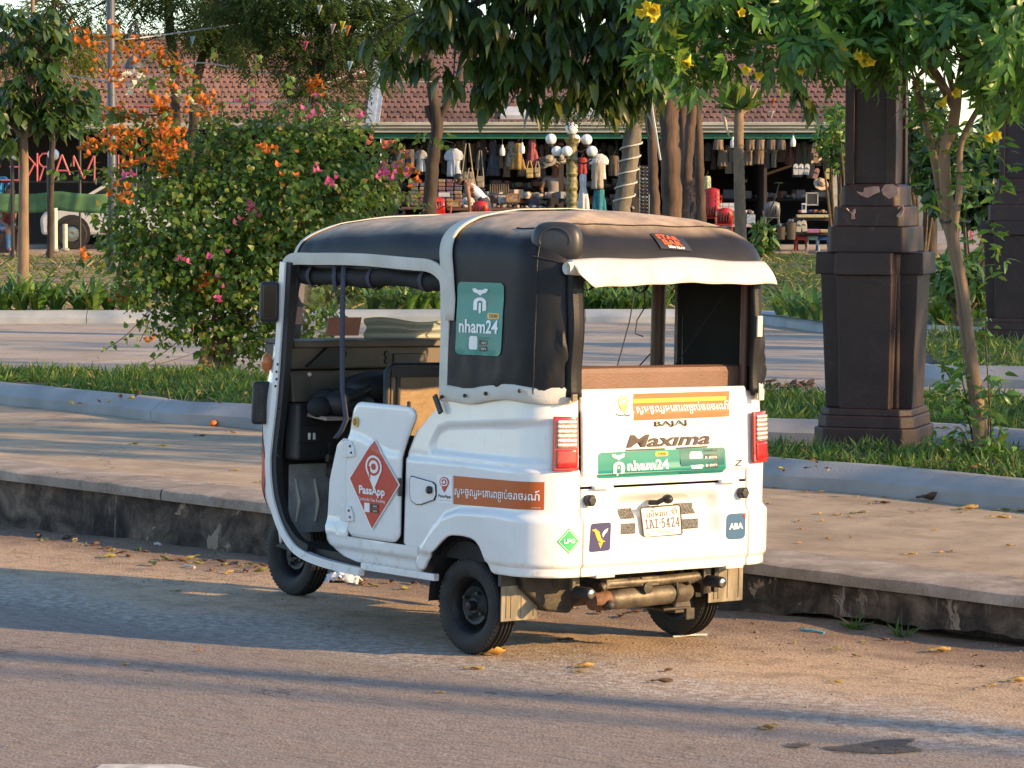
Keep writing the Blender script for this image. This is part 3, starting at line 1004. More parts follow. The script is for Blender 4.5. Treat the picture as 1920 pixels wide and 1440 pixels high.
o = mb.build('side_box', M_BLACK, VEH, smooth=50, bevel=.015); o.location = (1.40, c.y - .01, c.z); o.rotation_euler = (0, 0, -.35)
for z in (.05, -.05):
 mb = MB(); mb.ball((-.021, .01, z), .005, 8, 5); mb.build('screw', M_DUSTMETAL, o, smooth=60)

# ---- floor, cabin
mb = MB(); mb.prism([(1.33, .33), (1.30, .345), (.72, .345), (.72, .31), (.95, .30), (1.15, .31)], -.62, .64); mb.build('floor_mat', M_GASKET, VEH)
mb = MB(); mb.box((.38, 0, .33), (.90, .95, .03)); mb.build('chassis_floor', M_GREASE, VEH)
mb = MB()
a = vplane(545, 885, 0, 1.335); b = vplane(605, 990, 0, 1.335)
mb.box((1.335, (a.y + b.y) / 2 - .02, (a.z + b.z) / 2 + .01), (.012, abs(a.y - b.y) + .06, abs(a.z - b.z) + .05)); mb.build('foot_board', pm('scuffed_white_board', (.46, .48, .48), (.28, .29, .29), scale=10, rough=.4), VEH, bevel=.004)
for px in (556, 592): # folds and a bent corner of the board
 q = vplane(px, 940, 0, 1.325); mb = MB(); mb.tube([(1.326, q.y, q.z - .09), (1.322, q.y - .012, q.z), (1.326, q.y + .006, q.z + .10)], [.006, .012, .005], 6); mb.build('fold', M_CREAM, VEH, smooth=60)
# dash: sloping shelf with openings, lower shelf, control panel
dash = MB(); dash.prism([(1.26, 1.115), (1.43, 1.10), (1.47, 1.225), (1.262, 1.212)][::-1], -.60, .62); dash = dash.build('dashboard', M_BEIGE, VEH, bevel=.008)
mb = MB(); mb.prism([(1.235, 1.212), (1.47, 1.226), (1.47, 1.243), (1.240, 1.240)], -.60, .62); mb.build('shelf', M_BEIGE, dash, bevel=.004)
mb = MB(); a = vplane(738, 665, 0, 1.255); b = vplane(800, 682, 0, 1.255); mb.box((1.262, (a.y + b.y) / 2, (a.z + b.z) / 2), (.02, abs(a.y - b.y), abs(a.z - b.z) + .01)); mb.build('radio', M_BLACK, dash, bevel=.003)
for py in (664, 677):
 a = vplane(727, py, 0, 1.255); mb = MB(); mb.lathe([(0, -.008), (.015, -.008), (.017, 0), (0, 0)], (1.262, a.y, a.z), 14, 'X'); mb.build('dial', M_BLACK, dash, smooth=40)
a = vplane(610, 668, 0, 1.255); mb = MB(); mb.prism([(a.y + .11, a.z - .045), (a.y - .06, a.z - .045), (a.y - .11, a.z + .01), (a.y - .09, a.z + .04), (a.y + .0, a.z + .038)][::-1], 1.235, 1.262, 'YZ'); mb.build('glove_opening', M_GASKET, dash)
low = MB(); low.prism([(1.24, .97), (1.40, .97), (1.40, 1.10), (1.27, 1.108)][::-1], -.60, .62); low = low.build('lower_dash', M_BEIGE, VEH, bevel=.008)
a = vplane(580, 702, 0, 1.245); mb = MB(); mb.ball((1.244, a.y, a.z), .010, 8, 6); mb.build('button', M_CREAM, low, smooth=60)
ctl = MB(); a = vplane(545, 768, 0, 1.19); b = vplane(632, 850, 0, 1.19); ctl.box((1.24, .16, (a.z + b.z) / 2), (.10, .94, abs(a.z - b.z) + .05)); ctl.box((1.22, .10, .955), (.14, .80, .07)); ctl = ctl.build('control_panel', M_BLACK, VEH, bevel=.012)
a = vplane(560, 798, 0, 1.188); b = vplane(602, 830, 0, 1.188); mb = MB(); mb.box((1.188, (a.y + b.y) / 2, (a.z + b.z) / 2), (.012, abs(a.y - b.y), abs(a.z - b.z))); mb.build('switch_bezel', M_GASKET, ctl, bevel=.004)
for px in (580, 589):
 a = vplane(px, 818, 0, 1.18); mb = MB(); mb.box((1.180, a.y, a.z), (.01, .012, .03)); mb.build('switch', M_CREAM, ctl, bevel=.003)
# handlebar and column
hb = MB(); hb.tube([(1.00, .50, 1.00), (1.06, .30, 1.05), (1.10, .10, 1.05), (1.08, -.1, 1.045), (1.03, -.26, 1.02)], .019, 8); hb.tube([(1.10, .10, 1.03), (1.28, .06, .45)], .03, 8); hb.ball((1.12, .22, 1.03), .11, 12, 8, (1.1, 2.1, .75)); hb.ball((1.10, .42, .97), .09, 12, 8, (1.1, 1.6, .8)); hb.build('handlebar', M_BLACK, VEH, smooth=50)
bg = MB()
for k in range(9): bg.ball((1.12 + .03 * math.sin(k * 2.1), .56 - k * .055, .955 + .035 * math.sin(k * 1.7)), .06, 10, 7, (1, 1.1, .8))
bg.build('bundled_jacket', M_VINYL_IN, VEH, smooth=60)
mb = MB(); mb.prism([(1.05, .90), (1.25, .915), (1.25, .93), (1.05, .915)], .20, .58); mb.build('papers', pm('reddish_papers', (.20, .12, .10), (.36, .30, .24), scale=14, rough=.8), VEH)
for y, s in ((.47, 1), (-.27, -1)):
 mb = MB(); mb.tube([(1.02, y - .05 * s, 1.022), (.985, y + .06 * s, 1.0)], .023, 10); mb.build('grip', M_RUBBER, VEH, smooth=50)
mb = MB(); mb.tube([(1.12, .42, .99), (1.15, .33, .80), (1.22, .30, .60)], .010, 6); mb.tube([(1.1, .25, 1.0), (1.2, .30, .78), (1.18, .42, .62), (1.25, .35, .52)], .008, 6); mb.tube([(1.13, .50, .80), (1.2, .42, .62), (1.15, .40, .55)], .012, 6)
mb.build('cable', M_BLACK, VEH, smooth=60)
mb = MB(); mb.box((1.18, .36, .70), (.10, .16, .10)); mb.ball((1.14, .45, .66), .05, 10, 7, (1, 1, .8)); mb.tube([(1.12, .52, .73), (1.10, .34, .71)], .018, 8); mb.build('pedal_box', M_GREASE, VEH, smooth=50)
# driver's seat with its backrest of brown vinyl in a steel frame
st = MB(); st.box((.93, .10, .74), (.36, .74, .10)); st = st.build('driver_seat', M_VINYL_IN, VEH, bevel=.03)
mb = MB(); mb.box((.76, .10, .96), (.05, .74, .34)); mb.build('backrest', pm('tan_plastic_cover', (.30, .21, .13), (.22, .15, .09), scale=6, rough=.35, bump=.3, bscale=25), st, bevel=.02)
mb = MB(); mb.tube([(.74, -.30, .80), (.74, -.30, 1.125), (.74, -.26, 1.145), (.74, .46, 1.150), (.74, .49, 1.13), (.74, .49, .80)], .017, 8); mb.box((.73, .10, 1.125), (.02, .76, .04)); mb.tube([(.725, .44, .80), (.725, .44, 1.145)], .010, 8)
mb.build('seat_frame', M_BLACK, st, smooth=60)
mb = MB(); mb.box((.92, .10, .52), (.34, .72, .36)); mb.build('seat_box', M_GASKET, st, bevel=.01)
# passenger bench
bn = MB(); bn.box((-.06, 0, .76), (.50, 1.12, .12)); bn = bn.build('passenger_bench', M_BROWN, VEH, bevel=.03)
mb = MB(); mb.box((-.37, 0, 1.02), (.09, 1.14, .36)); mb.build('bench_back', M_BROWN, bn, bevel=.025)
mb = MB(); mb.box((-.06, 0, .56), (.46, 1.1, .34)); mb.build('bench_box', M_GASKET, bn)
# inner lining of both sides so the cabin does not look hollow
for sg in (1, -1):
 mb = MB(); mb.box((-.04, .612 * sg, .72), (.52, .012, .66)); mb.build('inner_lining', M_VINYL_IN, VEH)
# posts of the roof frame
for sg in (1, -1):
 mb = MB(); px_ = .225 if sg < 0 else .120; mb.tube([(px_, .612 * sg, .80), (px_, .612 * sg, 1.56)], .032 if sg < 0 else .016, 10); mb.tube([(-.43, .50 * sg, 1.05), (-.43, .50 * sg, 1.60)], .018, 8)
 mb.tube([(-.43, .52 * sg, 1.57), (.225, .61 * sg, 1.575), (1.20, .60 * sg, 1.572)], .016, 8)
 mb.build('roof_post', M_BROWN if sg < 0 else M_BLACK, VEH, smooth=50)
mb = MB(); mb.tube([(-.2, -.61, 1.5), (.15, -.605, 1.12)], .0025, 6); mb.tube([(.36, -.60, 1.53), (.40, -.60, 1.35), (.47, -.60, 1.16), (.50, -.6, 1.0)], .003, 6); mb.tube([(.31, -.60, 1.53), (.30, -.60, 1.42), (.35, -.60, 1.36), (.36, -.60, 1.30), (.31, -.6, 1.29)], .003, 6); mb.tube([(.24, -.60, 1.23), (.34, -.60, 1.15), (.40, -.6, 1.12)], .003, 6)
mb.build('wire', M_STRAP, VEH, smooth=60)
# things wedged behind the windscreen: a board, a folded sunshade
a = vplane(645, 614, 0, 1.33)
mb = MB(); mb.box((0, 0, 0), (.006, .19, .085)); o = mb.build('notice_board', pm('terracotta_board', (.42, .19, .15), (.36, .16, .125), scale=9, rough=.7), VEH, bevel=.002); o.location = (1.36, a.y - .02, a.z + .003); o.rotation_euler = (0, -.25, .04)
P = np.zeros((40, 9, 3))
for i in range(40):
 for j in range(9):
  u, v = i / 39, j / 8
  y = .11 - .72 * u
  P[i, j] = (1.40 + .012 * math.sin(v * 9), y, 1.243 + .085 * v + .012 * math.sin(u * 9 + .5) * v + .006 * math.sin(v * 25))
MB().grid(P).build('sunshade', pm('grey_sunshade', (.33, .36, .34), (.22, .25, .24), scale=3, rough=.5, stretch=(1, .5, 60)), VEH, smooth=180)

# ---- canopy
CW = .656
def can_plan(t): return plan(t, CW, .20, -.492)
CYC = CW - .20; CARC = .20 * PI / 2; CT = CYC + CARC + .292     # t = x + CT on the side
XF0 = 1.14
def can_outline():
 """closed loop of (t-like key, point, normal); left side forwards, round the front"""
 pts = []
 for t in list(np.linspace(0, .480, 16)) + list(np.linspace(.492, CYC + CARC, 14)) + list(np.linspace(CYC + CARC + .03, CT + .146, 22)) + list(np.linspace(CT + .17, CT + XF0, 40)):
  x, y, nx, ny = can_plan(t); pts.append((t, x, y, nx, ny))
 # front corner and front edge
 fr = .22
 for k in range(1, 13):
  th = k / 12 * PI / 2
  pts.append((CT + XF0 + fr * th, XF0 + fr * math.sin(th), CW - fr + fr * math.cos(th), math.sin(th), math.cos(th)))
 t0 = CT + XF0 + fr * PI / 2
 for k in range(1, 11):
  y = (CW - fr) * (1 - k / 10); pts.append((t0 + (CW - fr) * k / 10, XF0 + fr, y, 1, 0))
 half = pts
 other = [(-t, x, -y, nx, -ny) for (t, x, y, nx, ny) in half[1:-1]][::-1]
 return half + other
OUT = can_outline()
def crown(x): return float(ipl(x, [-.5, -.3, .0, .5, .9, 1.2, 1.36], [1.80, 1.828, 1.838, 1.832, 1.812, 1.785, 1.765]))
ZW = 1.46
def can_pt(o, v):
 """v in 0..1 wall, 1..2 roof"""
 t, x, y, nx, ny = o
 if v <= 1:
  zb = 1.055 + .02 * ss1(.3, -.4, x)
  z = zb + (ZW - zb) * v
  w = 0.0
  if abs(t) < CT + .15 and abs(t) > .47:
   w = .006 * fbm((t * 8, z * 2.6, 1.0)) + .004 * fbm((t * 3, z * 6, 5))
   for (tc, zc, wd, am, tilt) in ((.560, 1.36, .009, .016, .10), (.545, 1.20, .009, .018, -.14), (.60, 1.16, .014, .014, -.34), (.530, 1.44, .009, .014, .05), (.64, 1.12, .016, .012, -.5), (.78, 1.12, .03, .007, .35), (.86, 1.10, .03, .007, -.3), (1.0, 1.12, .03, .006, .4)):
    dt = (abs(t) - tc - tilt * (z - zc))
    w += am * math.exp(-(dt / wd) ** 2) * math.exp(-((z - zc) / .14) ** 2)
  k = .012 * (1 - v) + w * (1 - ss1(.85, 1, v)) * ss1(.02, .24, v)
  return (x + nx * k, y + ny * k, z)
 th = (v - 1) * PI / 2
 n = 2.9 + 3.4 * ny * ny
 r = max(0.0, math.cos(th)) ** (2 / n); h = max(0.0, math.sin(th)) ** (2 / n)
 sx = min(max(x, -.02), 1.0)
 px, py = sx + (x - sx) * r, y * r
 zc = crown(px)
 dome = .075 * ny * ny
 z = ZW + (zc - dome - ZW) * h + dome * (1 - r * r)
 # cloth sags a little between the hoops
 sag = .010 * math.sin((px + .48) / .5 * PI) ** 2 * h * (1 if px < 1 else 0)
 z -= sag * .6
 z += .005 * fbm((px * 4, py * 5, 2)) * h + .002 * fbm((px * 14, py * 9, 7))
 # gathered pleats near the front corner
 if px > .75: z += .006 * math.sin(px * 38 + py * 20) * ss1(.75, 1.05, px) * ss1(.3, .6, abs(py)) * (1 - h)
 return (px, py, z)
vs_w = list(np.linspace(0, 1, 16));
vs_r = [1 + k for k in np.concatenate([np.linspace(.03, .5, 14), np.linspace(.54, 1.0, 13)])]
VV = vs_w + vs_r
nO, nV = len(OUT), len(VV)
CP = np.zeros((nO, nV, 3))
for i, o in enumerate(OUT):
 for j, v in enumerate(VV): CP[i, j] = can_pt(o, v)
mb = MB(); mb.v = [tuple(p) for p in CP.reshape(-1, 3)]
for i in range(nO):
 i2 = (i + 1) % nO
 tm = (OUT[i][0] + OUT[i2][0]) / 2
 if abs(OUT[i][0] - OUT[i2][0]) > 2: tm = 9
 for j in range(nV - 1):
  zm = CP[i, j, 2] * .5 + CP[i, j + 1, 2] * .5
  a = abs(tm)
  if a < .486 and zm < 1.600: continue                     # rear window
  if a > CT + .146 and zm < 1.590: continue                # doors and windscreen
  mb.f.append([i * nV + j, i2 * nV + j, i2 * nV + j + 1, i * nV + j + 1]); mb.m.append(0)
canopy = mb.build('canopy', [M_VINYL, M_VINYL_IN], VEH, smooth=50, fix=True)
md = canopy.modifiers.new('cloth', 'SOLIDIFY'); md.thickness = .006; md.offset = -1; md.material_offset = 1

def on_can(x, y_or_h, off=0.004):
 return None

def can_strip(name, pts, half, mat, off=.006, n=8, nrm=None, parent=None, thick=.005):
 """cloth band that follows a 3-D line; half = half-width vector field or constant vector"""
 P = []
 for i, p in enumerate(pts):
  h = half(i) if callable(half) else half
  P.append([tuple(Vector(p) - Vector(h)), tuple(Vector(p) + Vector(h))])
 mb = MB().grid(np.array(P))
 o = mb.build(name, mat, parent or canopy, smooth=60)
 md = o.modifiers.new('t', 'SOLIDIFY'); md.thickness = thick; md.offset = 0
 return o

# hoop band across the roof: the loop at x about 0.05 on both sides
def roof_section(x, off, ymax_v=1.0):
 """points from the left wall over the top to the right wall at station x"""
 pts = []
 vs = [.78, .9, 1.0] + vs_r
 for v in vs:
  o = (CT + x, x, CW, 0, 1)
  p = Vector(can_pt(o, v));
  th = max(0, (v - 1)) * PI / 2
  nrm = Vector((0, math.cos(th) ** 1.4, math.sin(th) ** 1.4)).normalized() if v > 1 else Vector((0, 1, 0))
  pts.append(p + nrm * off)
 return pts + [Vector((p.x, -p.y, p.z)) for p in pts[::-1][1:]]
sec = [roof_section(.07, .006), roof_section(.10, .007), roof_section(.15, .006)]
# the band leans back towards the crown
P = np.zeros((len(sec[0]), 3, 3))
for i in range(len(sec[0])):
 lean = .10 * ss1(1.45, 1.83, sec[0][i].z)
 for k in range(3): P[i, k] = (sec[k][i].x + lean * 0.6 + (.004 if k != 1 else 0), sec[k][i].y, sec[k][i].z)
o = MB().grid(P).build('hoop_band', M_CREAM, canopy, smooth=60); md = o.modifiers.new('t', 'SOLIDIFY'); md.thickness = .004; md.offset = 1

# cream binding round the door openings
def binding(sg):
 y = CW + .010
 line = [(1.262, 1.572), (1.20, 1.600), (1.05, 1.606), (.85, 1.607), (.60, 1.606), (.36, 1.598), (.25, 1.590), (.185, 1.570), (.152, 1.535), (.140, 1.46), (.138, 1.30), (.138, 1.12), (.138, 1.06)]
 pts = smooth_path([(a, b, 0) for a, b in line], 6)
 P = []
 for i, p in enumerate(pts):
  tn = (pts[min(i + 1, len(pts) - 1)] - pts[max(i - 1, 0)]).normalized()
  nr = Vector((-tn.y, tn.x, 0))
  wv = .0015 * math.sin(i * .4)
  a = p + nr * .026; b = p - nr * .026
  yy = y + .001 * math.sin(i * .5)
  P.append([(a.x, (yy - .012) * sg, a.y + wv), (a.x, yy * sg, a.y + wv), ((a.x + b.x) / 2, (yy + .005) * sg, (a.y + b.y) / 2 + wv), (b.x, yy * sg, b.y + wv), (b.x, (yy - .014) * sg, b.y + wv)])
 o = MB().grid(np.array(P)).build('door_binding', M_CREAM, canopy, smooth=60)
binding(1); binding(-1)
# cream band with press studs along the foot of the curtain
for sg in (1, -1):
 P = []
 tt = np.linspace(.50, CT + .150, 60)
 for i, t in enumerate(tt):
  x, y, nx, ny = can_plan(t)
  zc = 1.072 + .022 * ss1(.0, -.3, x) - .006 * math.sin(i * .17) * ss1(.15, -.1, x)
  col = []
  for k, (dz, of) in enumerate(((.034, .010), (.026, .015), (-.010, .016), (-.030, .014), (-.034, .008))):
   of += .002 * math.sin(i * .35 + k)
   col.append((x + nx * of, (y + ny * of) * sg, zc + dz))
  P.append(col)
 hem = MB().grid(np.array(P)).build('hem_band', M_CREAM, canopy, smooth=60); md = hem.modifiers.new('t', 'SOLIDIFY'); md.thickness = .004; md.offset = -1
 for px, py in ((829, 744), (872, 742), (911, 738), (975, 733), (1074, 741)):
  if sg > 0:
   p = vplane(px, py, 1, CW + .022)
   if px > 1060:
    x, y, nx, ny = can_plan(.515); q = Vector((x + nx * .022, y + ny * .022, 1.085)); nn = Vector((nx, ny, 0))
   else: q = Vector((p.x, CW + .024, p.z)); nn = Vector((0, 1, 0))
   mb = MB(); mb.ball(q, .0085, 10, 6); mb.build('stud', M_GREASE, hem, smooth=60)
# front edge binding of the roof
pts = []
for i, o in enumerate(OUT):
 if abs(o[0]) > CT + XF0 + .16 or abs(o[0] - OUT[(i + 1) % nO][0]) > 2:
  pts.append((i, o))
P = []
for i, o in pts:
 col = []
 for v in (1.10, 1.16, 1.22, 1.30):
  x, y, z = can_pt(o, v)
  col.append((x + o[3] * .008, y + o[4] * .008, z + .002))
 P.append(col)
o = MB().grid(np.array(P)).build('front_binding', M_CREAM, canopy, smooth=60); md = o.modifiers.new('t', 'SOLIDIFY'); md.thickness = .004; md.offset = 0
# binding that climbs over the front corner of the roof
for sg in (1, -1):
 P = []
 base = [(CT + XF0 + .02 + .10 * k, 1.1 + .9 * k) for k in np.linspace(0, 1, 22)]
 oi = min(range(nO), key=lambda i: abs(OUT[i][0] - sg * (CT + XF0 + .06)))
 for v in np.linspace(1.08, 2.0, 26):
  a = can_pt(OUT[oi], v); b = can_pt(OUT[(oi + 2 * sg) % nO] if sg > 0 else OUT[(oi - 2) % nO], v)
  col = []
  for k in (0, .5, 1.0):
   q = Vector(a).lerp(Vector(b), k); th = (v - 1) * PI / 2
   nrm = Vector((OUT[oi][3] * math.cos(th), OUT[oi][4] * math.cos(th), math.sin(th))).normalized()
   col.append(tuple(q + nrm * .006))
  P.append(col)
 o = MB().grid(np.array(P)).build('corner_binding', M_CREAM, canopy, smooth=60); md = o.modifiers.new('t', 'SOLIDIFY'); md.thickness = .004; md.offset = 0

# roof seams
for t in (.655, -.655):
 oi = min(range(nO), key=lambda i: abs(OUT[i][0] - t))
 mb = MB(); mb.tube([Vector(can_pt(OUT[oi], v)) + Vector((OUT[oi][3], OUT[oi][4], 0)) * .001 for v in list(np.linspace(0.05, 1, 20)) + [1.1, 1.2, 1.3, 1.4]], .0035, 6)
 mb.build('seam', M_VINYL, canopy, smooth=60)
oi0 = [i for i, o in enumerate(OUT) if abs(o[0]) < .86]
oi0.sort(key=lambda i: OUT[i][0])
mb = MB(); mb.tube([Vector(can_pt(OUT[i], 1.62)) + Vector((OUT[i][3] * .002, OUT[i][4] * .002, .002)) for i in oi0], .004, 6); mb.build('seam', M_VINYL, canopy, smooth=60)
pts1 = [Vector(can_pt(OUT[i], 1.16)) + Vector((OUT[i][3] * .002, OUT[i][4] * .002, .001)) for i in oi0 if abs(OUT[i][0]) > .47]
for sg in (1, -1):
 q = [Vector(can_pt(OUT[i], 1.16)) + Vector((OUT[i][3], OUT[i][4], .5)) * .002 for i in oi0 if .46 < sg * OUT[i][0] < .70]
 mb = MB(); mb.tube(q, .0035, 6); mb.build('seam', M_VINYL, canopy, smooth=60)

# rear awning flap, sagging and rippled, with its rolled end
P = []
nA = 60
for i in range(nA):
 u = i / (nA - 1)
 y = .545 - 1.10 * u
 o = min(range(nO), key=lambda k: abs(OUT[k][0] - y) if True else 0)
 xb = -.492 - .016
 if abs(y) > .46: xb += .03 * ((abs(y) - .46) / .1) ** 2
 zt = 1.632 + .014 * math.sin(PI * u) + .004 * math.sin(u * 14)
 drop = .112 - .020 * u + .003 * math.sin(u * 13) + .002 * math.sin(u * 31 + 1)
 if u < .06: drop *= .45 + 9 * u
 col = []
 for j in range(8):
  v = j / 7
  out = .075 * v + .012 * math.sin(v * PI) + .004 * math.sin(u * 15 + v * 2) * v
  col.append((xb - out, y + .01 * v * (1 if u < .5 else -1), zt - drop * v))
 P.append(col)
aw = MB().grid(np.array(P)).build('rear_awning', M_CREAM, canopy, smooth=60)
md = aw.modifiers.new('t', 'SOLIDIFY'); md.thickness = .004; md.offset = 0
mb = MB()
sp = []
for k in range(26):
 a = k * .55; r = .024 - .0006 * k
 sp.append((r * math.cos(a), r * math.sin(a)))
for k in range(5):
 mb.tube([(-.505 + .0, .560 - k * .0, 1.600), (-.505, .500, 1.596)], .026 - .005 * k, 14) if k == 0 else None
mb.lathe([(.006, .0), (.012, .006), (.012, .0), (.018, .006), (.018, 0), (.025, .006), (.0255, -.03)], (-.505, .562, 1.600), 16, 'Y')
mb.build('rolled_end', M_CREAM, aw, smooth=50)
# rubber pad and dome on the roof corner
cpos = Vector((-.395, .525, 1.700))
Rm = Matrix.Rotation(math.radians(-42), 3, 'Z') @ Matrix.Rotation(math.radians(-36), 3, 'Y')
def superball(mb, c, r, sc, e=.62, nu=28, nv=16, M=None):
 vs = []; fs = []
 sg = lambda a, p: math.copysign(abs(a) ** p, a)
 for i in range(nv + 1):
  th = -PI / 2 + PI * i / nv
  for k in range(nu):
   a = 2 * PI * k / nu
   p = Vector((sg(math.cos(th), e) * sg(math.cos(a), e) * sc[0], sg(math.cos(th), e) * sg(math.sin(a), e) * sc[1], sg(math.sin(th), .8) * sc[2])) * r
   if M: p = M @ p
   vs.append(p + Vector(c))
 for i in range(nv):
  for k in range(nu):
   k2 = (k + 1) % nu
   fs.append((i * nu + k, i * nu + k2, (i + 1) * nu + k2, (i + 1) * nu + k))
 return mb.add(vs, fs)
M_DOME = pm('black_rubber_dome', (.026, .026, .029), (.036, .035, .036), scale=8, rough=.42, spec=.5)
pod = superball(MB(), cpos, 1.0, (.056, .104, .084), .62, M=Matrix.Rotation(math.radians(128), 3, 'Z')).build('roof_dome', M_DOME, VEH, smooth=70)
mb = MB(); mb.tube([Matrix.Rotation(math.radians(128), 3, 'Z') @ Vector((.050, .062 * math.cos(a), .052 * math.sin(a) + .008)) + cpos for a in np.linspace(-.3, PI + .3, 16)], .006, 6); mb.build('moulded_rim', M_DOME, pod, smooth=60)

# straps and rolled-up side curtain
def roll(sg):
 mb = MB()
 n = 40; P = []
 for i in range(n):
  u = i / (n - 1); x = 1.245 - u * 1.09
  sag = .012 * math.sin(u * PI * 3) + (.022 * math.exp(-((x - .74) / .10) ** 2))
  r = .036 + .004 * math.sin(u * 23) + .010 * math.exp(-((x - .74) / .10) ** 2)
  for k in (0,):
   P.append(Vector((x, .600 * sg, (1.536 if sg > 0 else 1.572) - sag)))
 rs = [.036 + .004 * math.sin(i * .61) + .010 * math.exp(-((P[i].x - .74) / .10) ** 2) for i in range(n)]
 mb.tube(P, rs, 12)
 o = mb.build('rolled_curtain', M_VINYL_IN, VEH, smooth=60)
 for x in (1.12, .93, .69, .335):
  mb = MB(); mb.lathe([(.047, -.012), (.050, 0), (.047, .012)], (x, .600 * sg, 1.530), 16, 'X'); mb.build('strap', M_STRAP, o, smooth=60)
roll(1); roll(-1)
a = vplane(645, 500, 1, .640); b = vplane(649, 795, 1, .655); c = vplane(630, 822, 1, .672)
can_strip('hanging_strap', [(a.x, .640, 1.60), (a.x - .0, .645, 1.45), (a.x - .008, .648, 1.25), (a.x - .020, .652, 1.05), (b.x, .655, b.z + .02), (b.x + .02, .665, b.z - .03), (c.x, .676, c.z)], (.015, 0, 0), M_STRAP, parent=VEH)
can_strip('hanging_strap', [(.93, .642, 1.585), (.925, .644, 1.50), (.905, .65, 1.465)], (.012, 0, 0), M_STRAP, parent=VEH)
mb = MB(); p = vplane(812, 758, 1, .70); mb.box((0, 0, 0), (.026, .012, .085)); o = mb.build('buckle', M_BLACK, VEH, bevel=.004); o.location = (p.x, .675, p.z); o.rotation_euler = (0, .55, 0)
# black flaps framing the rear window, tied back, with pale clips
for sg in (1, -1):
 P = []
 for i in range(24):
  v = i / 23; z = 1.085 + .52 * v
  wv = .006 * math.sin(v * 9)
  w = .058 if sg > 0 else .035 + .020 * abs(v - .5)
  x0 = -.50 - .012 + wv
  P.append([(x0 + .022, (.484 + w) * sg, z), (x0 + .004, (.482 + w * .8) * sg, z), (x0 - .001, (.480 + w * .45) * sg, z), (x0 + .003, (.478 + w * .1) * sg, z), (x0 + .010, .470 * sg, z)])
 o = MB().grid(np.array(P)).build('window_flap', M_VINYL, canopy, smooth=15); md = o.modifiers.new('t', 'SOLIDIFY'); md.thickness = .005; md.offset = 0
for (px, py, w, h) in ((1424, 612, .030, .088), (1427, 740, .030, .048), (1077, 746, .028, .03)):
 p = vplane(px, py, 0, -.522); mb = MB(); mb.box((-.522, p.y, p.z), (.010, w, h)); mb.build('clip', M_CREAM if px > 1300 else M_DUSTMETAL, canopy, bevel=.003)

# ---- wheels
def wheel(x, y, rz, r=.203, w=.112, out=1):
 root = empty('wheel', (x, y, r), rz); root.parent = VEH
 h = w / 2
 prof = [(.120, -h * .70), (.134, -h * .90), (.155, -h * 1.0), (.178, -h * .95), (.193, -h * .80)]
 # crown with four grooves
 for k in range(-4, 5):
  yy = k / 4 * h * .70
  rr = r - .006 * (abs(k) / 4) ** 2
  if k in (-3, -1, 1, 3): prof += [(rr - .0005, yy - .0075), (rr - .009, yy - .0045), (rr - .009, yy + .0045), (rr - .0005, yy + .0075)]
  else: prof += [(rr, yy - .002), (rr, yy + .002)]
 prof += [(.193, h * .80), (.178, h * .95), (.155, h * 1.0), (.134, h * .90), (.120, h * .70)]
 mb = MB(); mb.lathe(prof, (0, 0, 0), 56, 'Y')
 for k in range(56):                                   # sidewall shoulder lugs
  a = 2 * PI * k / 56
  for s in (1, -1):
   R = Matrix.Rotation(-a, 3, 'Y')
   mb.box(R @ Vector((.1865, s * h * .845, 0)), (.012, .005, .010), M=R)
 t = mb.build('tyre', M_RUBBER, root, smooth=35)
 for s, nm in ((1, 'rim'),):
  f = out
  rp = [(.0, .020), (.032, .020), (.040, .010), (.052, .004), (.066, .012), (.078, .014), (.086, .0), (.094, -.016), (.101, -.018), (.106, .008), (.113, .028), (.125, .040), (.133, .046), (.128, .036)]
  mb = MB(); mb.lathe([(a, b * f) for a, b in rp], (0, 0, 0), 40, 'Y')
  mb.lathe([(a, -.03 * f - b * f * .4) for a, b in rp], (0, 0, 0), 24, 'Y')
  mb.build('rim', M_RIM, root, smooth=40)
  for k in range(4):
   a = 2 * PI * k / 4 + .5
   mb = MB(); mb.lathe([(0, .030 * f), (.008, .030 * f), (.009, .008 * f)], (.060 * math.cos(a), 0, .060 * math.sin(a)), 6, 'Y'); mb.build('wheel_nut', M_GREASE, root)
  mb = MB(); mb.lathe([(0, .052 * f), (.016, .050 * f), (.020, .040 * f), (.020, .016 * f)], (0, 0, 0), 14, 'Y'); mb.build('hub_cap', M_RIM, root, smooth=40)
 return root
wheel(0, .575, 0)
wheel(0, -.575, 0, out=-1)
wheel(2.03, 0, -.02)
# dark wheel houses and underside
for sg in (1, -1):
 mb = MB()
 P = []
 for k in range(14):
  a = PI * k / 13
  P.append([(.235 * math.cos(a), .645 * sg, .20 + .275 * math.sin(a)), (.235 * math.cos(a), .44 * sg, .20 + .275 * math.sin(a))])
 mb.grid(np.array(P)); mb.add([(.235 * math.cos(PI * k / 13), .44 * sg, .20 + .275 * math.sin(PI * k / 13)) for k in range(14)], [tuple(range(14))])
 mb.build('wheel_house', M_VINYL_IN, VEH, smooth=60)
mb = MB(); mb.box((-.08, 0, .385), (.66, .98, .04)); mb.box((.55, 0, .29), (.60, .62, .06)); mb.build('underbody', M_GREASE, VEH)
mb = MB(); mb.box((-.08, -.08, .29), (.34, .32, .18)); mb.lathe([(0, -.15), (.085, -.14), (.09, .13), (0, .15)], (-.16, .10, .28), 16, 'Y'); mb.box((-.20, -.20, .27), (.10, .14, .14)); mb.build('engine', M_GREASE, VEH, smooth=40, bevel=.012)
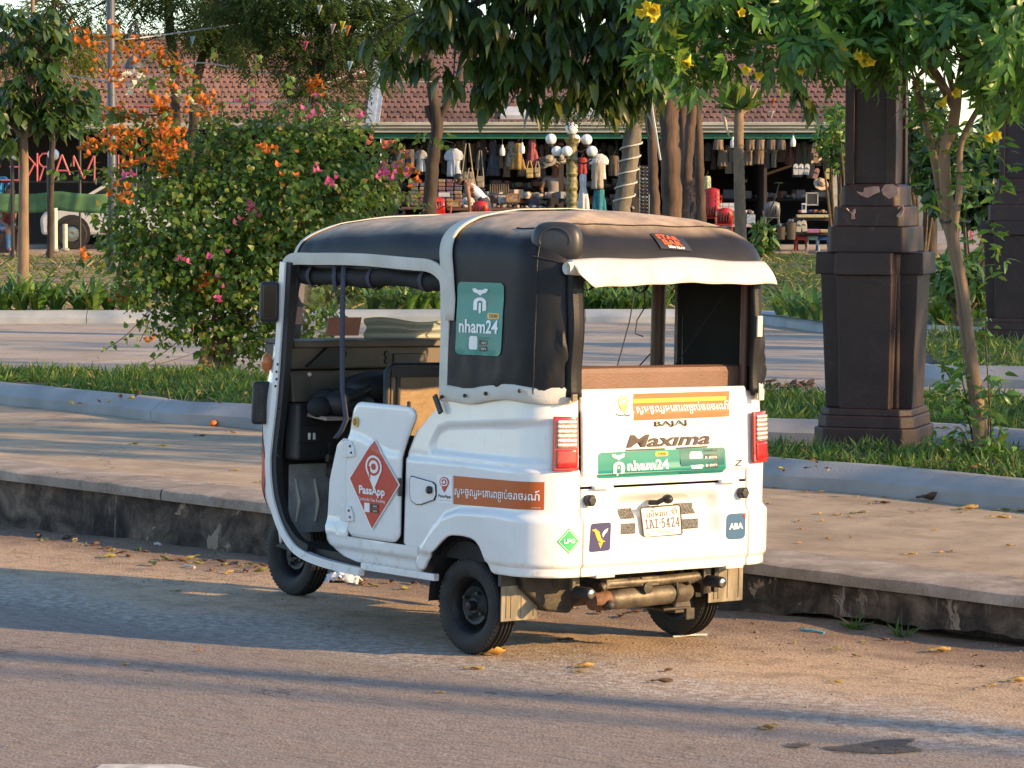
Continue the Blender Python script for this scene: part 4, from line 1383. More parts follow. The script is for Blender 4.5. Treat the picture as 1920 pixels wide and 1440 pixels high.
for sg in (1, -1):
 mb = MB(); mb.tube([(.30, .30 * sg, .30), (.05, .40 * sg, .22), (-.05, .47 * sg, .20)], [.045, .05, .05], 10); mb.tube([(0, .2 * sg, .22), (0, .52 * sg, .203)], .03, 10); mb.tube([(-.10, .40 * sg, .23), (-.13, .40 * sg, .38)], .025, 8)
 mb.build('swing_arm', M_GREASE, VEH, smooth=50)
mb = MB(); mb.prism([(.60, .36), (.30, .36), (.27, .25), (.33, .185), (.45, .20), (.58, .30)], -.30, -.20, 'YZ') ; mb.build('engine_shroud', M_GREASE, VEH, bevel=.01)
# silencer, the pipe above it, bump stops
sil = MB(); sil.lathe([(0, -.24), (.030, -.245), (.042, -.225), (.044, -.1), (.044, .16), (.040, .20), (.030, .215)], (0, 0, 0), 20, 'Y')
a = vplane(1130, 1125, 0, -.42); b = vplane(1290, 1105, 0, -.42)
sil = sil.build('silencer', M_DUSTMETAL, VEH, smooth=45); sil.location = (-.42, .02, .252); sil.rotation_euler = (-.02, 0, 0)
mb = MB(); mb.lathe([(.030, .21), (.040, .215), (.043, .23), (.036, .30), (0, .305)], (0, 0, 0), 18, 'Y'); mb.build('end_cap', M_RUST, sil, smooth=45)
mb = MB(); mb.tube([(0.03, -.12, .05), (-.035, -.14, .052), (-.045, -.14, -.01), (-.02, -.14, -.05)], .008, 6); mb.tube([(0, .1, .045), (0.0, .1, .09)], .012, 6); mb.build('clamp', M_GREASE, sil, smooth=50)
pp = MB(); pp.tube([(-.44, .29, .302), (-.45, .26, .318), (-.45, -.02, .316), (-.45, -.24, .322)], .020, 10); pp.box((-.445, .22, .318), (.04, .12, .038)); pp.box((-.445, .04, .318), (.045, .10, .040)); pp.build('cross_pipe', M_DUSTMETAL, VEH, smooth=45, bevel=.004)
mb = MB(); mb.lathe([(0, -.02), (.024, -.018), (.024, .02), (0, .022)], (-.46, .06, .292), 12, 'X'); mb.tube([(-.40, -.25, .34), (-.42, -.31, .29), (-.40, -.33, .25)], .02, 8); mb.tube([(-.42, -.17, .34), (-.455, -.19, .30), (-.46, -.23, .315)], .014, 8)
mb.box((-.36, -.34, .30), (.10, .04, .12)); mb.box((-.36, -.40, .31), (.08, .02, .14)); mb.build('exhaust_bracket', M_GREASE, VEH, smooth=45)
for px, py in ((1100, 1112), (1346, 1091)):
 p = vplane(px, py, 0, -.50)
 bs = MB(); bs.lathe([(0, -.06), (.021, -.06), (.024, -.054), (.024, .04), (0, .045)], (0, 0, 0), 16, 'X'); bs = bs.build('bump_stop', M_RUBBER, VEH, smooth=45); bs.location = (-.47, p.y, p.z)
 mb = MB(); mb.lathe([(0, -.0635), (.012, -.0635), (.017, -.060)], (0, 0, 0), 14, 'X'); mb.build('end_plate', M_CHROME, bs, smooth=40)
 mb = MB(); mb.box((.04, .004, .052), (.02, .040, .10)); mb.build('bracket', M_DUSTMETAL, bs, bevel=.003)
mb = MB(); mb.tube([(-.50, .30, .238), (-.47, .285, .225), (-.42, .24, .235)], .013, 8); mb.ball((-.515, .305, .240), .020, 10, 7); mb.build('tow_eye', M_GREASE, VEH, smooth=60)
mb = MB(); mb.box((-.30, -.20, .18), (.16, .16, .012)); mb.box((-.38, -.27, .155), (.01, .05, .05)); mb.box((-.30, -.24, .20), (.15, .10, .08), top=.8); mb.build('sump_guard', M_GREASE, VEH, bevel=.006)
# mudflaps with pressed ribs
for (y0, y1, z0, z1) in ((.668, .476, .168, .312), (-.486, -.690, .174, .345)):
 fl = MB(); fl.box((0, 0, 0), (.006, abs(y0 - y1), z1 - z0)); fl = fl.build('mudflap', M_FLAP, VEH, bevel=.004); fl.location = (-.262, (y0 + y1) / 2, (z0 + z1) / 2)
 for dy in (.07, .045, -.01, -.075):
  mb = MB(); mb.box((-.004, dy, 0), (.005, .006, (z1 - z0) * .82)); mb.build('rib', M_FLAP, fl, bevel=.002)
 mb = MB(); mb.box((0, (y0 + y1) / 2, z1 + .035), (.02, abs(y0 - y1) + .01, .07)); o = mb.build('hanger', M_BLACK, fl); o.location = (0.004, -(y0 + y1) / 2, -(z0 + z1) / 2)

# ================================================================== stickers and lettering on the tuk-tuk
def flat_mat(name, c, rough=.45, coat=.2):
 return pm(name, c, tuple(min(1, q * 1.10 + .004) for q in c), scale=6, rough=rough, coat=coat)
S_GREEN = flat_mat('print_teal', (.004, .20, .165)); S_DGREEN = flat_mat('print_deep_teal', (.006, .125, .125))
S_ORANGE = flat_mat('print_orange', (.46, .092, .008)); S_RED = flat_mat('print_red', (.50, .032, .010))
S_WHITE = flat_mat('print_white', (.80, .80, .79)); S_BLACK = flat_mat('print_black', (.022, .020, .024))
S_NAVY = flat_mat('print_navy', (.018, .020, .10)); S_GOLD = flat_mat('print_gold', (.72, .38, .035)); S_BLUE = flat_mat('print_blue', (.015, .085, .19))
S_LPG = flat_mat('print_bright_green', (.03, .42, .14)); S_BROWN = flat_mat('print_brown', (.030, .014, .010)); S_YEL = flat_mat('print_yellow', (.70, .42, .03)); S_GREY = flat_mat('print_grey', (.20, .20, .20))
S_PLATE = flat_mat('plate_face', (.70, .68, .62)); S_VIOLET = flat_mat('print_plate_ink', (.10, .075, .12))

def vproj(p):
 w = VO + VM @ Vector(p); d = w - EYE
 k = d.dot(_F)
 return 960 + FPX * d.x / k, 720 - FPX * d.dot(_U) / k

def hit(px, py, fn, t0, z0):
 """surface coordinates seen at a pixel"""
 t, z = t0, z0
 for _ in range(40):
  a, b = vproj(fn(t, z)); e = (px - a, py - b)
  if abs(e[0]) + abs(e[1]) < .02: break
  a1, b1 = vproj(fn(t + .002, z)); a2, b2 = vproj(fn(t, z + .002))
  J = ((a1 - a) / .002, (a2 - a) / .002, (b1 - b) / .002, (b2 - b) / .002)
  det = J[0] * J[3] - J[1] * J[2]
  if abs(det) < 1e-6: break
  dt = (e[0] * J[3] - e[1] * J[1]) / det; dz = (J[0] * e[1] - J[2] * e[0]) / det
  t += max(-.08, min(.08, dt)); z += max(-.08, min(.08, dz))
 return t, z

def body_fn(off): return lambda t, z: surf(t, z, off)
def can_fn(off):
 def f(t, z):
  o = can_plan(t); zb = 1.055 + .02 * ss1(.3, -.4, o[0])
  if z <= ZW: x, y, zz = can_pt((t,) + o, max(0.0, (z - zb) / (ZW - zb)))
  else:
   k = (1 - ((z - ZW) / .37) ** 6) ** .16; x, y = o[0], o[1] * k
  return (x + o[2] * (off + .003), y + o[3] * (off + .003), z)
 return f
def door_fn(off):
 def f(t, z):
  x = t
  return (x, .698 + off + d_relief(x, z), z)
 return f

class Sticker:
 def __init__(s, name, quad, mat, fn=body_fn, r=.0, parent=None, pix=True, guess=(0, .7), nu=16, nv=10, base=.0012, label=None):
  s.fn = fn; s.base = base
  s.c = [hit(p[0], p[1], fn(base), *guess) for p in quad] if pix else quad
  rows = []
  W_ = abs(s.c[0][0] - s.c[1][0]) + abs(s.c[0][1] - s.c[1][1]); H_ = abs(s.c[0][1] - s.c[3][1]) + 1e-6
  vs = sorted(set([0, .03, .08, .15, .85, .92, .97, 1] + list(np.linspace(0, 1, nv))))
  for v in vs:
   dv = min(v, 1 - v) * H_; ins = 0
   if r > 0 and dv < r: ins = (r - math.sqrt(max(0, r * r - (r - dv) ** 2))) / W_
   rows.append([s.P(ins + (1 - 2 * ins) * u, v, 0) for u in np.linspace(0, 1, nu)])
  mb = MB().grid(np.array(rows), flip=True)
  s.o = mb.build(name, mat, parent or VEH, smooth=180, fix=False)
  if label: s.o['label'] = label
 def P(s, u, v, lift):
  (a, b, c, d) = s.c
  t = (a[0] * (1 - u) + b[0] * u) * (1 - v) + (d[0] * (1 - u) + c[0] * u) * v
  z = (a[1] * (1 - u) + b[1] * u) * (1 - v) + (d[1] * (1 - u) + c[1] * u) * v
  return s.fn(s.base + lift)(t, z)
 def rect(s, name, u0, v0, u1, v1, mat, lift=.0012, r=0, n=8):
  rows = []
  for v in np.linspace(0, 1, 7 if r else 4):
   ins = r * (1 - math.sqrt(max(0, 1 - (1 - min(v, 1 - v) / .2) ** 2))) if r and min(v, 1 - v) < .2 else 0
   rows.append([s.P(u0 + (u1 - u0) * (ins + (1 - 2 * ins) * u), v0 + (v1 - v0) * v, lift) for u in np.linspace(0, 1, n)])
  return MB().grid(np.array(rows), flip=True).build(name, mat, s.o, smooth=180, fix=False)
 def shape(s, name, loops, mat, lift=.002):
  """filled outline(s) in sticker coordinates (u right, v down)"""
  pts = [p for l in loops for p in l]
  tri = tessellate_polygon([[Vector((p[0], -p[1], 0)) for p in l] for l in loops])
  mb = MB(); mb.add([s.P(p[0], p[1], lift) for p in pts], [tuple(t) for t in tri])
  return mb.build(name, mat, s.o, fix=False)
 def text(s, name, body, u0, v0, u1, v1, mat, lift=.0022, shear=0, bold=0, pieces=None, parent=None):
  V, F = text_mesh(body, shear, bold) if pieces is None else pieces
  x0, y0 = V.min(0)[:2]; x1, y1 = V.max(0)[:2]
  mb = MB()
  mb.add([s.P(u0 + (u1 - u0) * (p[0] - x0) / (x1 - x0), v1 + (v0 - v1) * (p[1] - y0) / (y1 - y0), lift) for p in V], F)
  return mb.build(name, mat, s.o, fix=False)

_TM = {}
def text_mesh(body, shear=0, bold=0):
 k = (body, shear, bold)
 if k in _TM: return _TM[k]
 c = bpy.data.curves.new('text_outline', 'FONT'); c.body = body; c.size = 1; c.shear = shear; c.offset = bold; c.resolution_u = 2
 o = bpy.data.objects.new('text_outline', c); COL.objects.link(o)
 dg = bpy.context.evaluated_depsgraph_get(); dg.update()
 me = bpy.data.meshes.new_from_object(o.evaluated_get(dg))
 V = np.array([v.co[:] for v in me.vertices]); F = [tuple(p.vertices) for p in me.polygons]
 bpy.data.objects.remove(o); bpy.data.curves.remove(c); bpy.data.meshes.remove(me)
 _TM[k] = (V, F)
 return V, F

def khmer_line(bold=.012):
 """the traffic notice, with the one stacked consonant set by hand"""
 V1, F1 = text_mesh('សូមចូលរួមេគារពច', 0, bold); V2, F2 = text_mesh('ាប់ចរាចរណ៍', 0, bold); V3, F3 = text_mesh('ប', 0, bold)
 V2 = V2.copy(); V3 = V3.copy(); w = V1[:, 0].max()
 V2[:, 0] += w + .03
 h = V3[:, 1].max() - V3[:, 1].min()
 V3 = (V3 - V3.min(0)) * np.array([.8, .5, 1]); V3[:, 0] += w - .46; V3[:, 1] += -.36
 V = np.concatenate([V1, V2, V3]); F = list(F1) + [tuple(i + len(V1) for i in f) for f in F2] + [tuple(i + len(V1) + len(V2) for i in f) for f in F3]
 return V, F

def circ(cx, cy, rx, ry, n=24, a0=0, a1=2 * PI):
 return [(cx + rx * math.cos(a0 + (a1 - a0) * k / n), cy + ry * math.sin(a0 + (a1 - a0) * k / n)) for k in range(n if abs(a1 - a0 - 2 * PI) < 1e-6 else n + 1)]

def pin_logo(S, cx, cy, rx, ry, c_out, c_in, name='emblem'):
 """map pin holding a letter p"""
 tail = circ(cx, cy, rx, ry, 22, PI * .12, -PI * 1.12)
 S.shape(name, [tail + [(cx, cy + ry * 2.05)]], c_out, .0020)
 S.shape(name, [circ(cx, cy, rx * .80, ry * .80, 24)[:], circ(cx, cy, rx * .58, ry * .58, 24)[::-1]], c_in, .0030)
 S.shape(name, [circ(cx, cy, rx * .30, ry * .30, 16)], c_in, .0030)
 S.shape(name, [[(cx - rx * .58, cy), (cx - rx * .42, cy), (cx - rx * .40, cy + ry * 1.15), (cx - rx * .56, cy + ry * .95)]], c_in, .0030)

def bee_logo(S, cx, cy, w, h, mat):
 """the winged head over an arch with a long stroke"""
 S.shape('emblem', [[(cx - w * .5, cy), (cx - w * .30, cy - h * .02), (cx - w * .12, cy + h * .05), (cx, cy + h * .03), (cx + w * .12, cy + h * .05), (cx + w * .30, cy - h * .02), (cx + w * .5, cy), (cx + w * .42, cy + h * .13), (cx + w * .16, cy + h * .19), (cx, cy + h * .27), (cx - w * .16, cy + h * .19), (cx - w * .42, cy + h * .13)]], mat)
 y0 = cy + h * .34
 out = [(cx - w * .40, y0 + h * .52), (cx - w * .40, y0 + h * .2)] + [(cx + w * .40 * math.cos(a), y0 + h * .2 - h * .2 * math.sin(a)) for a in np.linspace(PI, 0, 12)] + [(cx + w * .40, y0 + h * .52), (cx + w * .16, y0 + h * .56)]
 inn = [(cx + w * .16, y0 + h * .22)] + [(cx + w * .16 * math.cos(a), y0 + h * .22 - h * .09 * math.sin(a)) for a in np.linspace(0, PI, 8)] + [(cx - w * .16, y0 + h * .52)]
 S.shape('emblem', [out + inn], mat)
 S.shape('emblem', [[(cx - w * .07, y0 + h * .22), (cx + w * .07, y0 + h * .22), (cx + w * .07, y0 + h * .60), (cx - w * .01, y0 + h * .67), (cx - w * .07, y0 + h * .60)]], mat)

# teal taxi sticker on the canopy
S = Sticker('taxi_sticker', [(858, 528), (945, 531), (938, 668), (853, 664)], S_GREEN, can_fn, .02, canopy, guess=(side_t(-.1), 1.4))
bee_logo(S, .50, .09, .34, .34, S_WHITE)
S.rect('badge', .66, .415, .93, .495, S_GOLD, r=.1); S.text('lettering', 'TAXI', .70, .432, .89, .478, S_BROWN, .003, bold=.02)
S.text('lettering', 'nham24', .07, .51, .92, .70, S_WHITE, bold=.025)
S.text('lettering', 'Download', .50, .745, .72, .775, S_DGREEN)
for v in (.79, .875): S.rect('badge', .52, v, .70, v + .07, S_BLACK); S.text('lettering', 'store', .58, v + .02, .68, v + .05, S_WHITE, .003)
S.rect('blank_code_panel', .30, .74, .48, .925, S_WHITE, r=.1)
# orange traffic notice along the side, with its white logo square
S = Sticker('notice_sticker', [(850, 892), (1021, 904), (1020, 956), (850, 945)], S_ORANGE, body_fn, 0, guess=(side_t(-.1), .7), nu=24)
S.text('lettering', '', .02, .30, .965, .80, S_WHITE, pieces=khmer_line())
S.text('lettering', 'www', .90, .915, .975, .945, S_WHITE)
S = Sticker('logo_sticker', [(819, 889), (848, 891), (848, 945), (819, 942)], S_WHITE, body_fn, 0, guess=(side_t(.1), .7))
pin_logo(S, .5, .26, .30, .18, S_RED, S_WHITE); S.text('lettering', 'PassApp', .12, .70, .92, .84, S_BLACK, bold=.02); S.text('lettering', 'Cambodia Taxi Booking', .12, .88, .92, .92, S_GREY)
# red diamond on the door
S = Sticker('diamond_sticker', [(702, 822), (750, 909), (697, 995), (653, 897)], S_WHITE, door_fn, 0, door, guess=(.55, .66))
c4 = S.c
S = Sticker('diamond_field', [(702, 826), (747, 909), (697, 991), (656, 897)], S_RED, door_fn, 0, S.o, guess=(.55, .66), base=.0024)
class Flat:
 """plain coordinates laid over the diamond for its upright print"""
dS = Sticker.__new__(Sticker); dS.fn = door_fn; dS.base = .0026; dS.o = S.o.parent
dS.c = [hit(p[0], p[1], door_fn(.0026), .55, .66) for p in ((656, 826), (747, 836), (747, 1000), (656, 988))]
pin_logo(dS, .51, .27, .17, .13, S_WHITE, S_RED)
dS.text('lettering', 'PassApp', .20, .50, .74, .625, S_WHITE, bold=.03)
dS.text('lettering', 'Cambodia Taxi Booking', .19, .635, .74, .685, S_WHITE)
for v in (.70, .755): dS.rect('badge', .44, v, .60, v + .045, S_BLACK, .002); dS.text('lettering', 'store', .50, v + .012, .58, v + .034, S_WHITE, .004)
dS.rect('blank_code_panel', .31, .695, .42, .80, S_WHITE, .002)
S = Sticker('round_sticker', [(661, 781), (671, 781), (671, 801), (661, 801)], S_YEL, door_fn, .02, door, guess=(.7, .93))
S.shape('emblem', [circ(.5, .5, .3, .3, 12), circ(.5, .5, .2, .2, 12)[::-1]], S_BROWN); S.text('lettering', '21', .35, .38, .65, .62, S_BROWN)
# tailgate
S = Sticker('notice_sticker', [(1188, 738), (1368, 733), (1367, 781), (1187, 789)], S_ORANGE, body_fn, 0, gate, guess=(0, 1.05), nu=24)
S.text('lettering', '', .03, .36, .985, .82, S_WHITE, pieces=khmer_line()); S.rect('badge', .0, .20, .97, .36, S_YEL, .001)
S.text('lettering', 'www', .92, .91, .98, .945, S_YEL)
S = Sticker('logo_sticker', [(1147, 739), (1187, 738), (1187, 790), (1147, 791)], S_WHITE, body_fn, 0, gate, guess=(.25, 1.05))
pin_logo(S, .56, .28, .27, .22, S_GOLD, S_WHITE); S.text('lettering', 'PassApp', .16, .71, .86, .83, S_BLACK, bold=.02); S.text('lettering', 'Cambodia Taxi Booking', .16, .88, .86, .92, S_GREY)
def letters(name, body, quad, mat, parent, guess, shear=0, bold=0, raise_=.003):
 T = Sticker.__new__(Sticker); T.fn = body_fn; T.base = .0006; T.o = parent
 T.c = [hit(p[0], p[1], body_fn(.001), *guess) for p in quad]
 V, F = text_mesh(body, shear, bold)
 x0, y0 = V.min(0)[:2]; x1, y1 = V.max(0)[:2]
 mb = MB(); mb.add([T.P((p[0] - x0) / (x1 - x0), 1 - (p[1] - y0) / (y1 - y0), raise_) for p in V], F)
 o = mb.build(name, mat, parent, fix=False)
 md = o.modifiers.new('t', 'SOLIDIFY'); md.thickness = .003; md.offset = 0
 return T
letters('lettering', 'BAJAJ', [(1226, 790), (1286, 787), (1286, 799), (1226, 802)], S_BROWN, gate, (0, .97), bold=.005)
T = letters('lettering', 'Maxıma', [(1174, 816), (1332, 809), (1330, 833), (1174, 840)], S_BROWN, gate, (0, .9), shear=.22, bold=.024)
for q in ([(1173, 843), (1246, 840), (1248, 843), (1172, 846)], [(1266, 839), (1328, 836), (1326, 839), (1268, 842)]):
 Sticker('lettering', q, S_BROWN, body_fn, 0, gate, guess=(0, .86))
letters('lettering', 'Z', [(1377, 863), (1392, 862), (1392, 873), (1377, 873)], S_BROWN, gate, (-.4, .8), shear=.2)
S = Sticker('taxi_sticker', [(1121, 849), (1360, 838), (1358, 886), (1118, 898)], S_GREEN, body_fn, .018, gate, guess=(0, .8), nu=40)
S.rect('badge', .64, .02, .985, .98, S_DGREEN, .0008)
bee_logo(S, .155, .09, .105, .84, S_WHITE)
S.text('lettering', 'nham24', .222, .36, .545, .74, S_WHITE, bold=.025); S.rect('badge', .445, .06, .545, .24, S_YEL, .0014, r=.1); S.text('lettering', 'TAXI', .465, .10, .525, .20, S_BROWN, .003, bold=.02)
S.text('lettering', 'Download', .83, .04, .935, .15, S_BLACK)
for v in (.26, .56): S.rect('badge', .83, v, .935, v + .22, S_BLACK, .0016); S.text('lettering', 'store', .865, v + .06, .925, v + .16, S_WHITE, .003); S.shape('emblem', [[(.837, v + .05), (.855, v + .11), (.837, v + .17)]], S_WHITE, .003)
S.rect('blank_code_panel', .715, .13, .815, .78, S_WHITE, .0016, r=.1)
# tail panel: plate, bank stickers
def plate_fn(off):
 return lambda t, z: (XR + .016 - off, t, z)
S = Sticker('number_plate', [(1200, 952), (1275, 946), (1279, 1002), (1207, 1008)], S_PLATE, plate_fn, .012, tail, guess=(.03, .57), base=0)
md = S.o.modifiers.new('t', 'SOLIDIFY'); md.thickness = .004; md.offset = 1
S.text('lettering', 'េសីមរាប', .13, .10, .66, .34, S_VIOLET, .002); S.shape('emblem', [circ(.84, .20, .07, .10, 18), circ(.84, .20, .055, .08, 18)[::-1]], S_VIOLET); S.text('lettering', 'ស', .81, .15, .87, .25, S_VIOLET)
S.text('lettering', '𝟷𝙰𝙸·𝟻𝟺𝟸𝟺', .08, .39, .95, .73, S_VIOLET, .002, bold=.008); S.rect('rule', .2, .80, .92, .815, S_VIOLET, .002); S.text('lettering', 'SIEM REAP', .38, .845, .74, .90, S_VIOLET); S.text('lettering', 'ស', .10, .84, .16, .93, S_VIOLET)
mb = MB()
ring = [S.P(u, v, .0005) for u, v in [(.04, 0), (.96, 0), (1, .06), (1, .94), (.96, 1), (.04, 1), (0, .94), (0, .06), (.04, 0)]]
mb.tube(ring, .0035, 6); mb.build('plate_rim', M_DUSTMETAL, S.o, smooth=60)
S = Sticker('bank_sticker', [(1108, 982), (1146, 979), (1144, 1032), (1104, 1036)], S_NAVY, body_fn, .012, tail, guess=(.35, .52))
S.shape('emblem', [[(.05, .22), (.25, .19), (.42, .30), (.52, .52), (.62, .62), (.76, .66), (.55, .69), (.38, .62), (.28, .46), (.20, .30)]], S_GOLD); S.shape('emblem', [[(.40, .68), (.52, .70), (.63, .68), (.52, .90)]], S_GOLD); S.shape('emblem', [[(.85, .20), (.66, .27), (.57, .40), (.62, .52), (.70, .40), (.80, .32)]], S_WHITE)
S = Sticker('bank_sticker', [(1362, 964), (1398, 961), (1397, 1010), (1361, 1012)], S_BLUE, body_fn, .022, tail, guess=(-.4, .52))
S.text('lettering', 'ABA', .14, .37, .86, .61, S_WHITE, bold=.03); S.shape('emblem', [[(.86, .01), (.99, .02), (.99, .24), (.93, .19), (.88, .10)]], S_RED)
S = Sticker('gas_sticker', [(1067, 990), (1088, 1014), (1067, 1039), (1044, 1016)], S_LPG, body_fn, 0, guess=(.52, .51), label='green diamond gas sticker on the rounded tail corner')
for k in range(4):
 a, b = [((.06, .06), (.94, .06)), ((.94, .06), (.94, .94)), ((.94, .94), (.06, .94)), ((.06, .94), (.06, .06))][k]
 S.shape('border', [[(a[0], a[1]), (b[0], b[1]), (b[0] + (.5 - b[0]) * .06, b[1] + (.5 - b[1]) * .06), (a[0] + (.5 - a[0]) * .06, a[1] + (.5 - a[1]) * .06)]], S_WHITE)
lS = Sticker.__new__(Sticker); lS.fn = body_fn; lS.base = .0016; lS.o = S.o; lS.c = [hit(p[0], p[1], body_fn(.0016), .52, .51) for p in ((1044, 990), (1088, 988), (1088, 1038), (1044, 1040))]
lS.text('lettering', 'LPG', .27, .42, .73, .59, S_WHITE, bold=.03)
# red diamond sticker wrapped on the nose
def nose_fn(off):
 def f(q, z):
  k = max(0.0, min(len(npl) - 1.001, q)); i = int(k); p = npl[i].lerp(npl[i + 1], k - i); tn = (npl[i + 1] - npl[i]).normalized()
  xx = 1.24 + (p.x - 1.24) * (1 - .10 * ss1(.5, .345, z)); yy = p.y * (1 - .20 * ss1(.60, .345, z) * min(1, (p.x - 1.24) / .25))
  return (xx - tn.y * -1 * off * -1 * -1, yy + tn.x * off, z)
 return f
S = Sticker('diamond_sticker', [(13.5, .90), (5.0, .66), (13.5, .40), (22.0, .66)], S_RED, nose_fn, 0, nose, pix=False, base=.006, nu=24, nv=20)
nS = Sticker.__new__(Sticker); nS.fn = nose_fn; nS.base = .007; nS.o = S.o; nS.c = [(18.0, .88), (8.0, .88), (8.0, .44), (18.0, .44)]
pin_logo(nS, .5, .28, .26, .15, S_WHITE, S_RED); nS.text('lettering', 'PassApp', .12, .54, .90, .66, S_WHITE, bold=.03)
# bar sticker on the roof
def roof_fn(off):
 def f(y, v):
  o = min(OUT, key=lambda q: abs(q[0] - y))
  t = max(-.47, min(.47, y)); oo = (t,) + can_plan(t)
  p = Vector(can_pt(oo, v)); th = (v - 1) * PI / 2
  n = Vector((-math.cos(th), 0, math.sin(th))).normalized()
  p = p + n * off
  return (p.x, p.y, p.z)
 return f
S = Sticker('bar_sticker', [(1219, 437), (1278, 444), (1298, 471), (1240, 466)], S_BLACK, roof_fn, 0, canopy, guess=(.0, 1.5), base=.006, nu=20, nv=14)
S.text('lettering', 'STAR', .08, .08, .80, .40, S_ORANGE, bold=.05); S.text('lettering', 'BAR', .18, .42, .80, .76, S_ORANGE, bold=.05); S.text('lettering', 'SIEM REAP', .26, .80, .80, .94, S_WHITE, bold=.02)

# ---- tail lamps wrapped on the corners
M_REDLENS = pm('red_lens', (.42, .012, .012), (.34, .01, .01), scale=60, rough=.18, coat=.7)
def lens_mat():
 n = NT('clear_ribbed_lens')
 v = n.coord('Object')
 w = n.n('ShaderNodeTexWave', wave_type='BANDS', bands_direction='Z'); w.inputs['Scale'].default_value = 17; w.inputs['Distortion'].default_value = 3; w.inputs['Detail Scale'].default_value = 30; n.l(v, w.inputs['Vector'])
 k = n.noise(v, 70, 3, .7)
 n.set(Base_Color=n.ramp(n.math('ADD', n.math('MULTIPLY', w.outputs['Fac'], .5), n.math('MULTIPLY', k, .5)), [(.3, (.25, .10, .08)), (.5, (.62, .52, .48)), (.72, (.85, .83, .80))]), Roughness=.15)
 n.bsdf.inputs['Coat Weight'].default_value = .7
 n.bump(w.outputs['Fac'], .6, .004)
 return n.mat
M_LENS = lens_mat()
def lamp(sg):
 if sg > 0:
  ta = hit(1036, 834, body_fn(.012), .62, .9)[0]; tb = hit(1080, 834, body_fn(.012), .49, .9)[0]; z0, z1 = .790, 1.008
 else: ta, tb, z0, z1 = .655, .489, .790, 1.005
 ta, tb = max(ta, tb), min(ta, tb)
 def patch(a, b, c, d, off, nm, mt, par, n=10):
  rows = [[surf(sg * t, z, off) for t in np.linspace(a, b, n)] for z in np.linspace(c, d, 12)]
  o = MB().grid(np.array(rows), flip=(sg < 0)).build(nm, mt, par, smooth=60, fix=False)
  md = o.modifiers.new('t', 'SOLIDIFY'); md.thickness = off - .001 if off > .004 else .003; md.offset = -1
  bv = o.modifiers.new('b', 'BEVEL'); bv.width = .003; bv.segments = 2; bv.limit_method = 'ANGLE'
  return o
 m = (ta - tb) * .10
 base = patch(ta, tb, z0, z1, .014, 'tail_lamp', M_REDLENS, VEH)
 patch(ta - m * 1.6, tb + m * .9, z0 + .092, z1 - .014, .018, 'clear_lens', M_LENS, base)
 patch(ta - m * 1.4, tb + m * .8, z0 + .012, z0 + .084, .017, 'red_lens', M_REDLENS, base)
lamp(1); lamp(-1)

# ================================================================== plants
def nrmz(a):
 return a / np.maximum(1e-9, np.linalg.norm(a, axis=1, keepdims=True))

def leaf_shape(w=.30, fold=.10, droop=.18, broad=.40, heart=0.0):
 """8 points: base, two cross-sections of three, tip; unit length along x"""
 a, b = broad * .75, broad * 1.55
 return (np.array([(0, 0, 0), (a, 0, -droop * a * a), (a - heart, w * .5, fold * w - droop * a * a), (a - heart, -w * .5, fold * w - droop * a * a),
       (b, 0, -droop * b * b), (b, w * .40, fold * w * .8 - droop * b * b), (b, -w * .40, fold * w * .8 - droop * b * b), (1, 0, -droop)], dtype=np.float32),
   np.array([(0, 3, 1), (0, 1, 2), (1, 3, 6), (1, 6, 4), (2, 1, 4), (2, 4, 5), (4, 6, 7), (5, 4, 7)], dtype=np.int32))
SLIM = (np.array([(0, 0, 0), (.5, .14, .02), (1, 0, -.1), (.5, -.14, .02)], dtype=np.float32), np.array([(0, 3, 2, 1)], dtype=np.int32))

def frames(X, up):
 X = nrmz(X); Y = nrmz(np.cross(up, X)); Z = np.cross(X, Y)
 return X, Y, Z

def leaves_mesh(name, T, pos, X, up, size, mat, rnd=None):
 V, F = T
 X, Y, Z = frames(X, up)
 n, k = len(pos), len(V)
 W = pos[:, None, :] + size[:, None, None] * (V[None, :, 0:1] * X[:, None, :] + V[None, :, 1:2] * Y[:, None, :] + V[None, :, 2:3] * Z[:, None, :])
 faces = (np.arange(n)[:, None, None] * k + F[None]).reshape(-1, F.shape[1]).astype(np.int32)
 me = mesh_np(name, W.reshape(-1, 3), faces, [mat], 180)
 rr = rng.random(n) if rnd is None else rnd
 set_rnd(me, np.repeat(rr, k))
 return me

def px_of(pos):
 d = pos - np.array(EYE)
 k = d @ np.array(_F)
 return np.stack([960 + FPX * d[:, 0] / k, 720 - FPX * (d @ np.array(_U)) / k], 1), FPX / k

def foliage(parent, T, pos, X, up, size, mat, npart=300, name='leaf', mass='foliage', minpx=9):
 """the leaves that show largest become parts of their own, the rest one part"""
 base = np.array(parent.location)
 q, sc = px_of(pos)
 vis = (q[:, 0] > 0) & (q[:, 0] < 1920) & (q[:, 1] > 0) & (q[:, 1] < 1440)
 sz = size * sc * vis
 order = np.argsort(-sz)
 big = [i for i in order[:npart] if sz[i] >= minpx]
 rest = np.ones(len(pos), bool); rest[big] = False
 if rest.any():
  me = leaves_mesh(mass, T, pos[rest] - base, X[rest], up[rest], size[rest], mat)
  tag(put(mass, me, parent), kind='stuff')
 if big:
  Xn, Yn, Zn = frames(X[big], up[big])
  me = mesh_np(name, T[0], T[1], [mat], 180); set_rnd(me, np.full(len(T[0]), .0))
  for j, i in enumerate(big):
   o = bpy.data.objects.new(name, me); COL.objects.link(o); o.parent = parent
   M3 = Matrix((Xn[j], Yn[j], Zn[j])).transposed() * float(size[i])
   o.matrix_basis = Matrix.Translation(Vector(pos[i] - base)) @ M3.to_4x4()

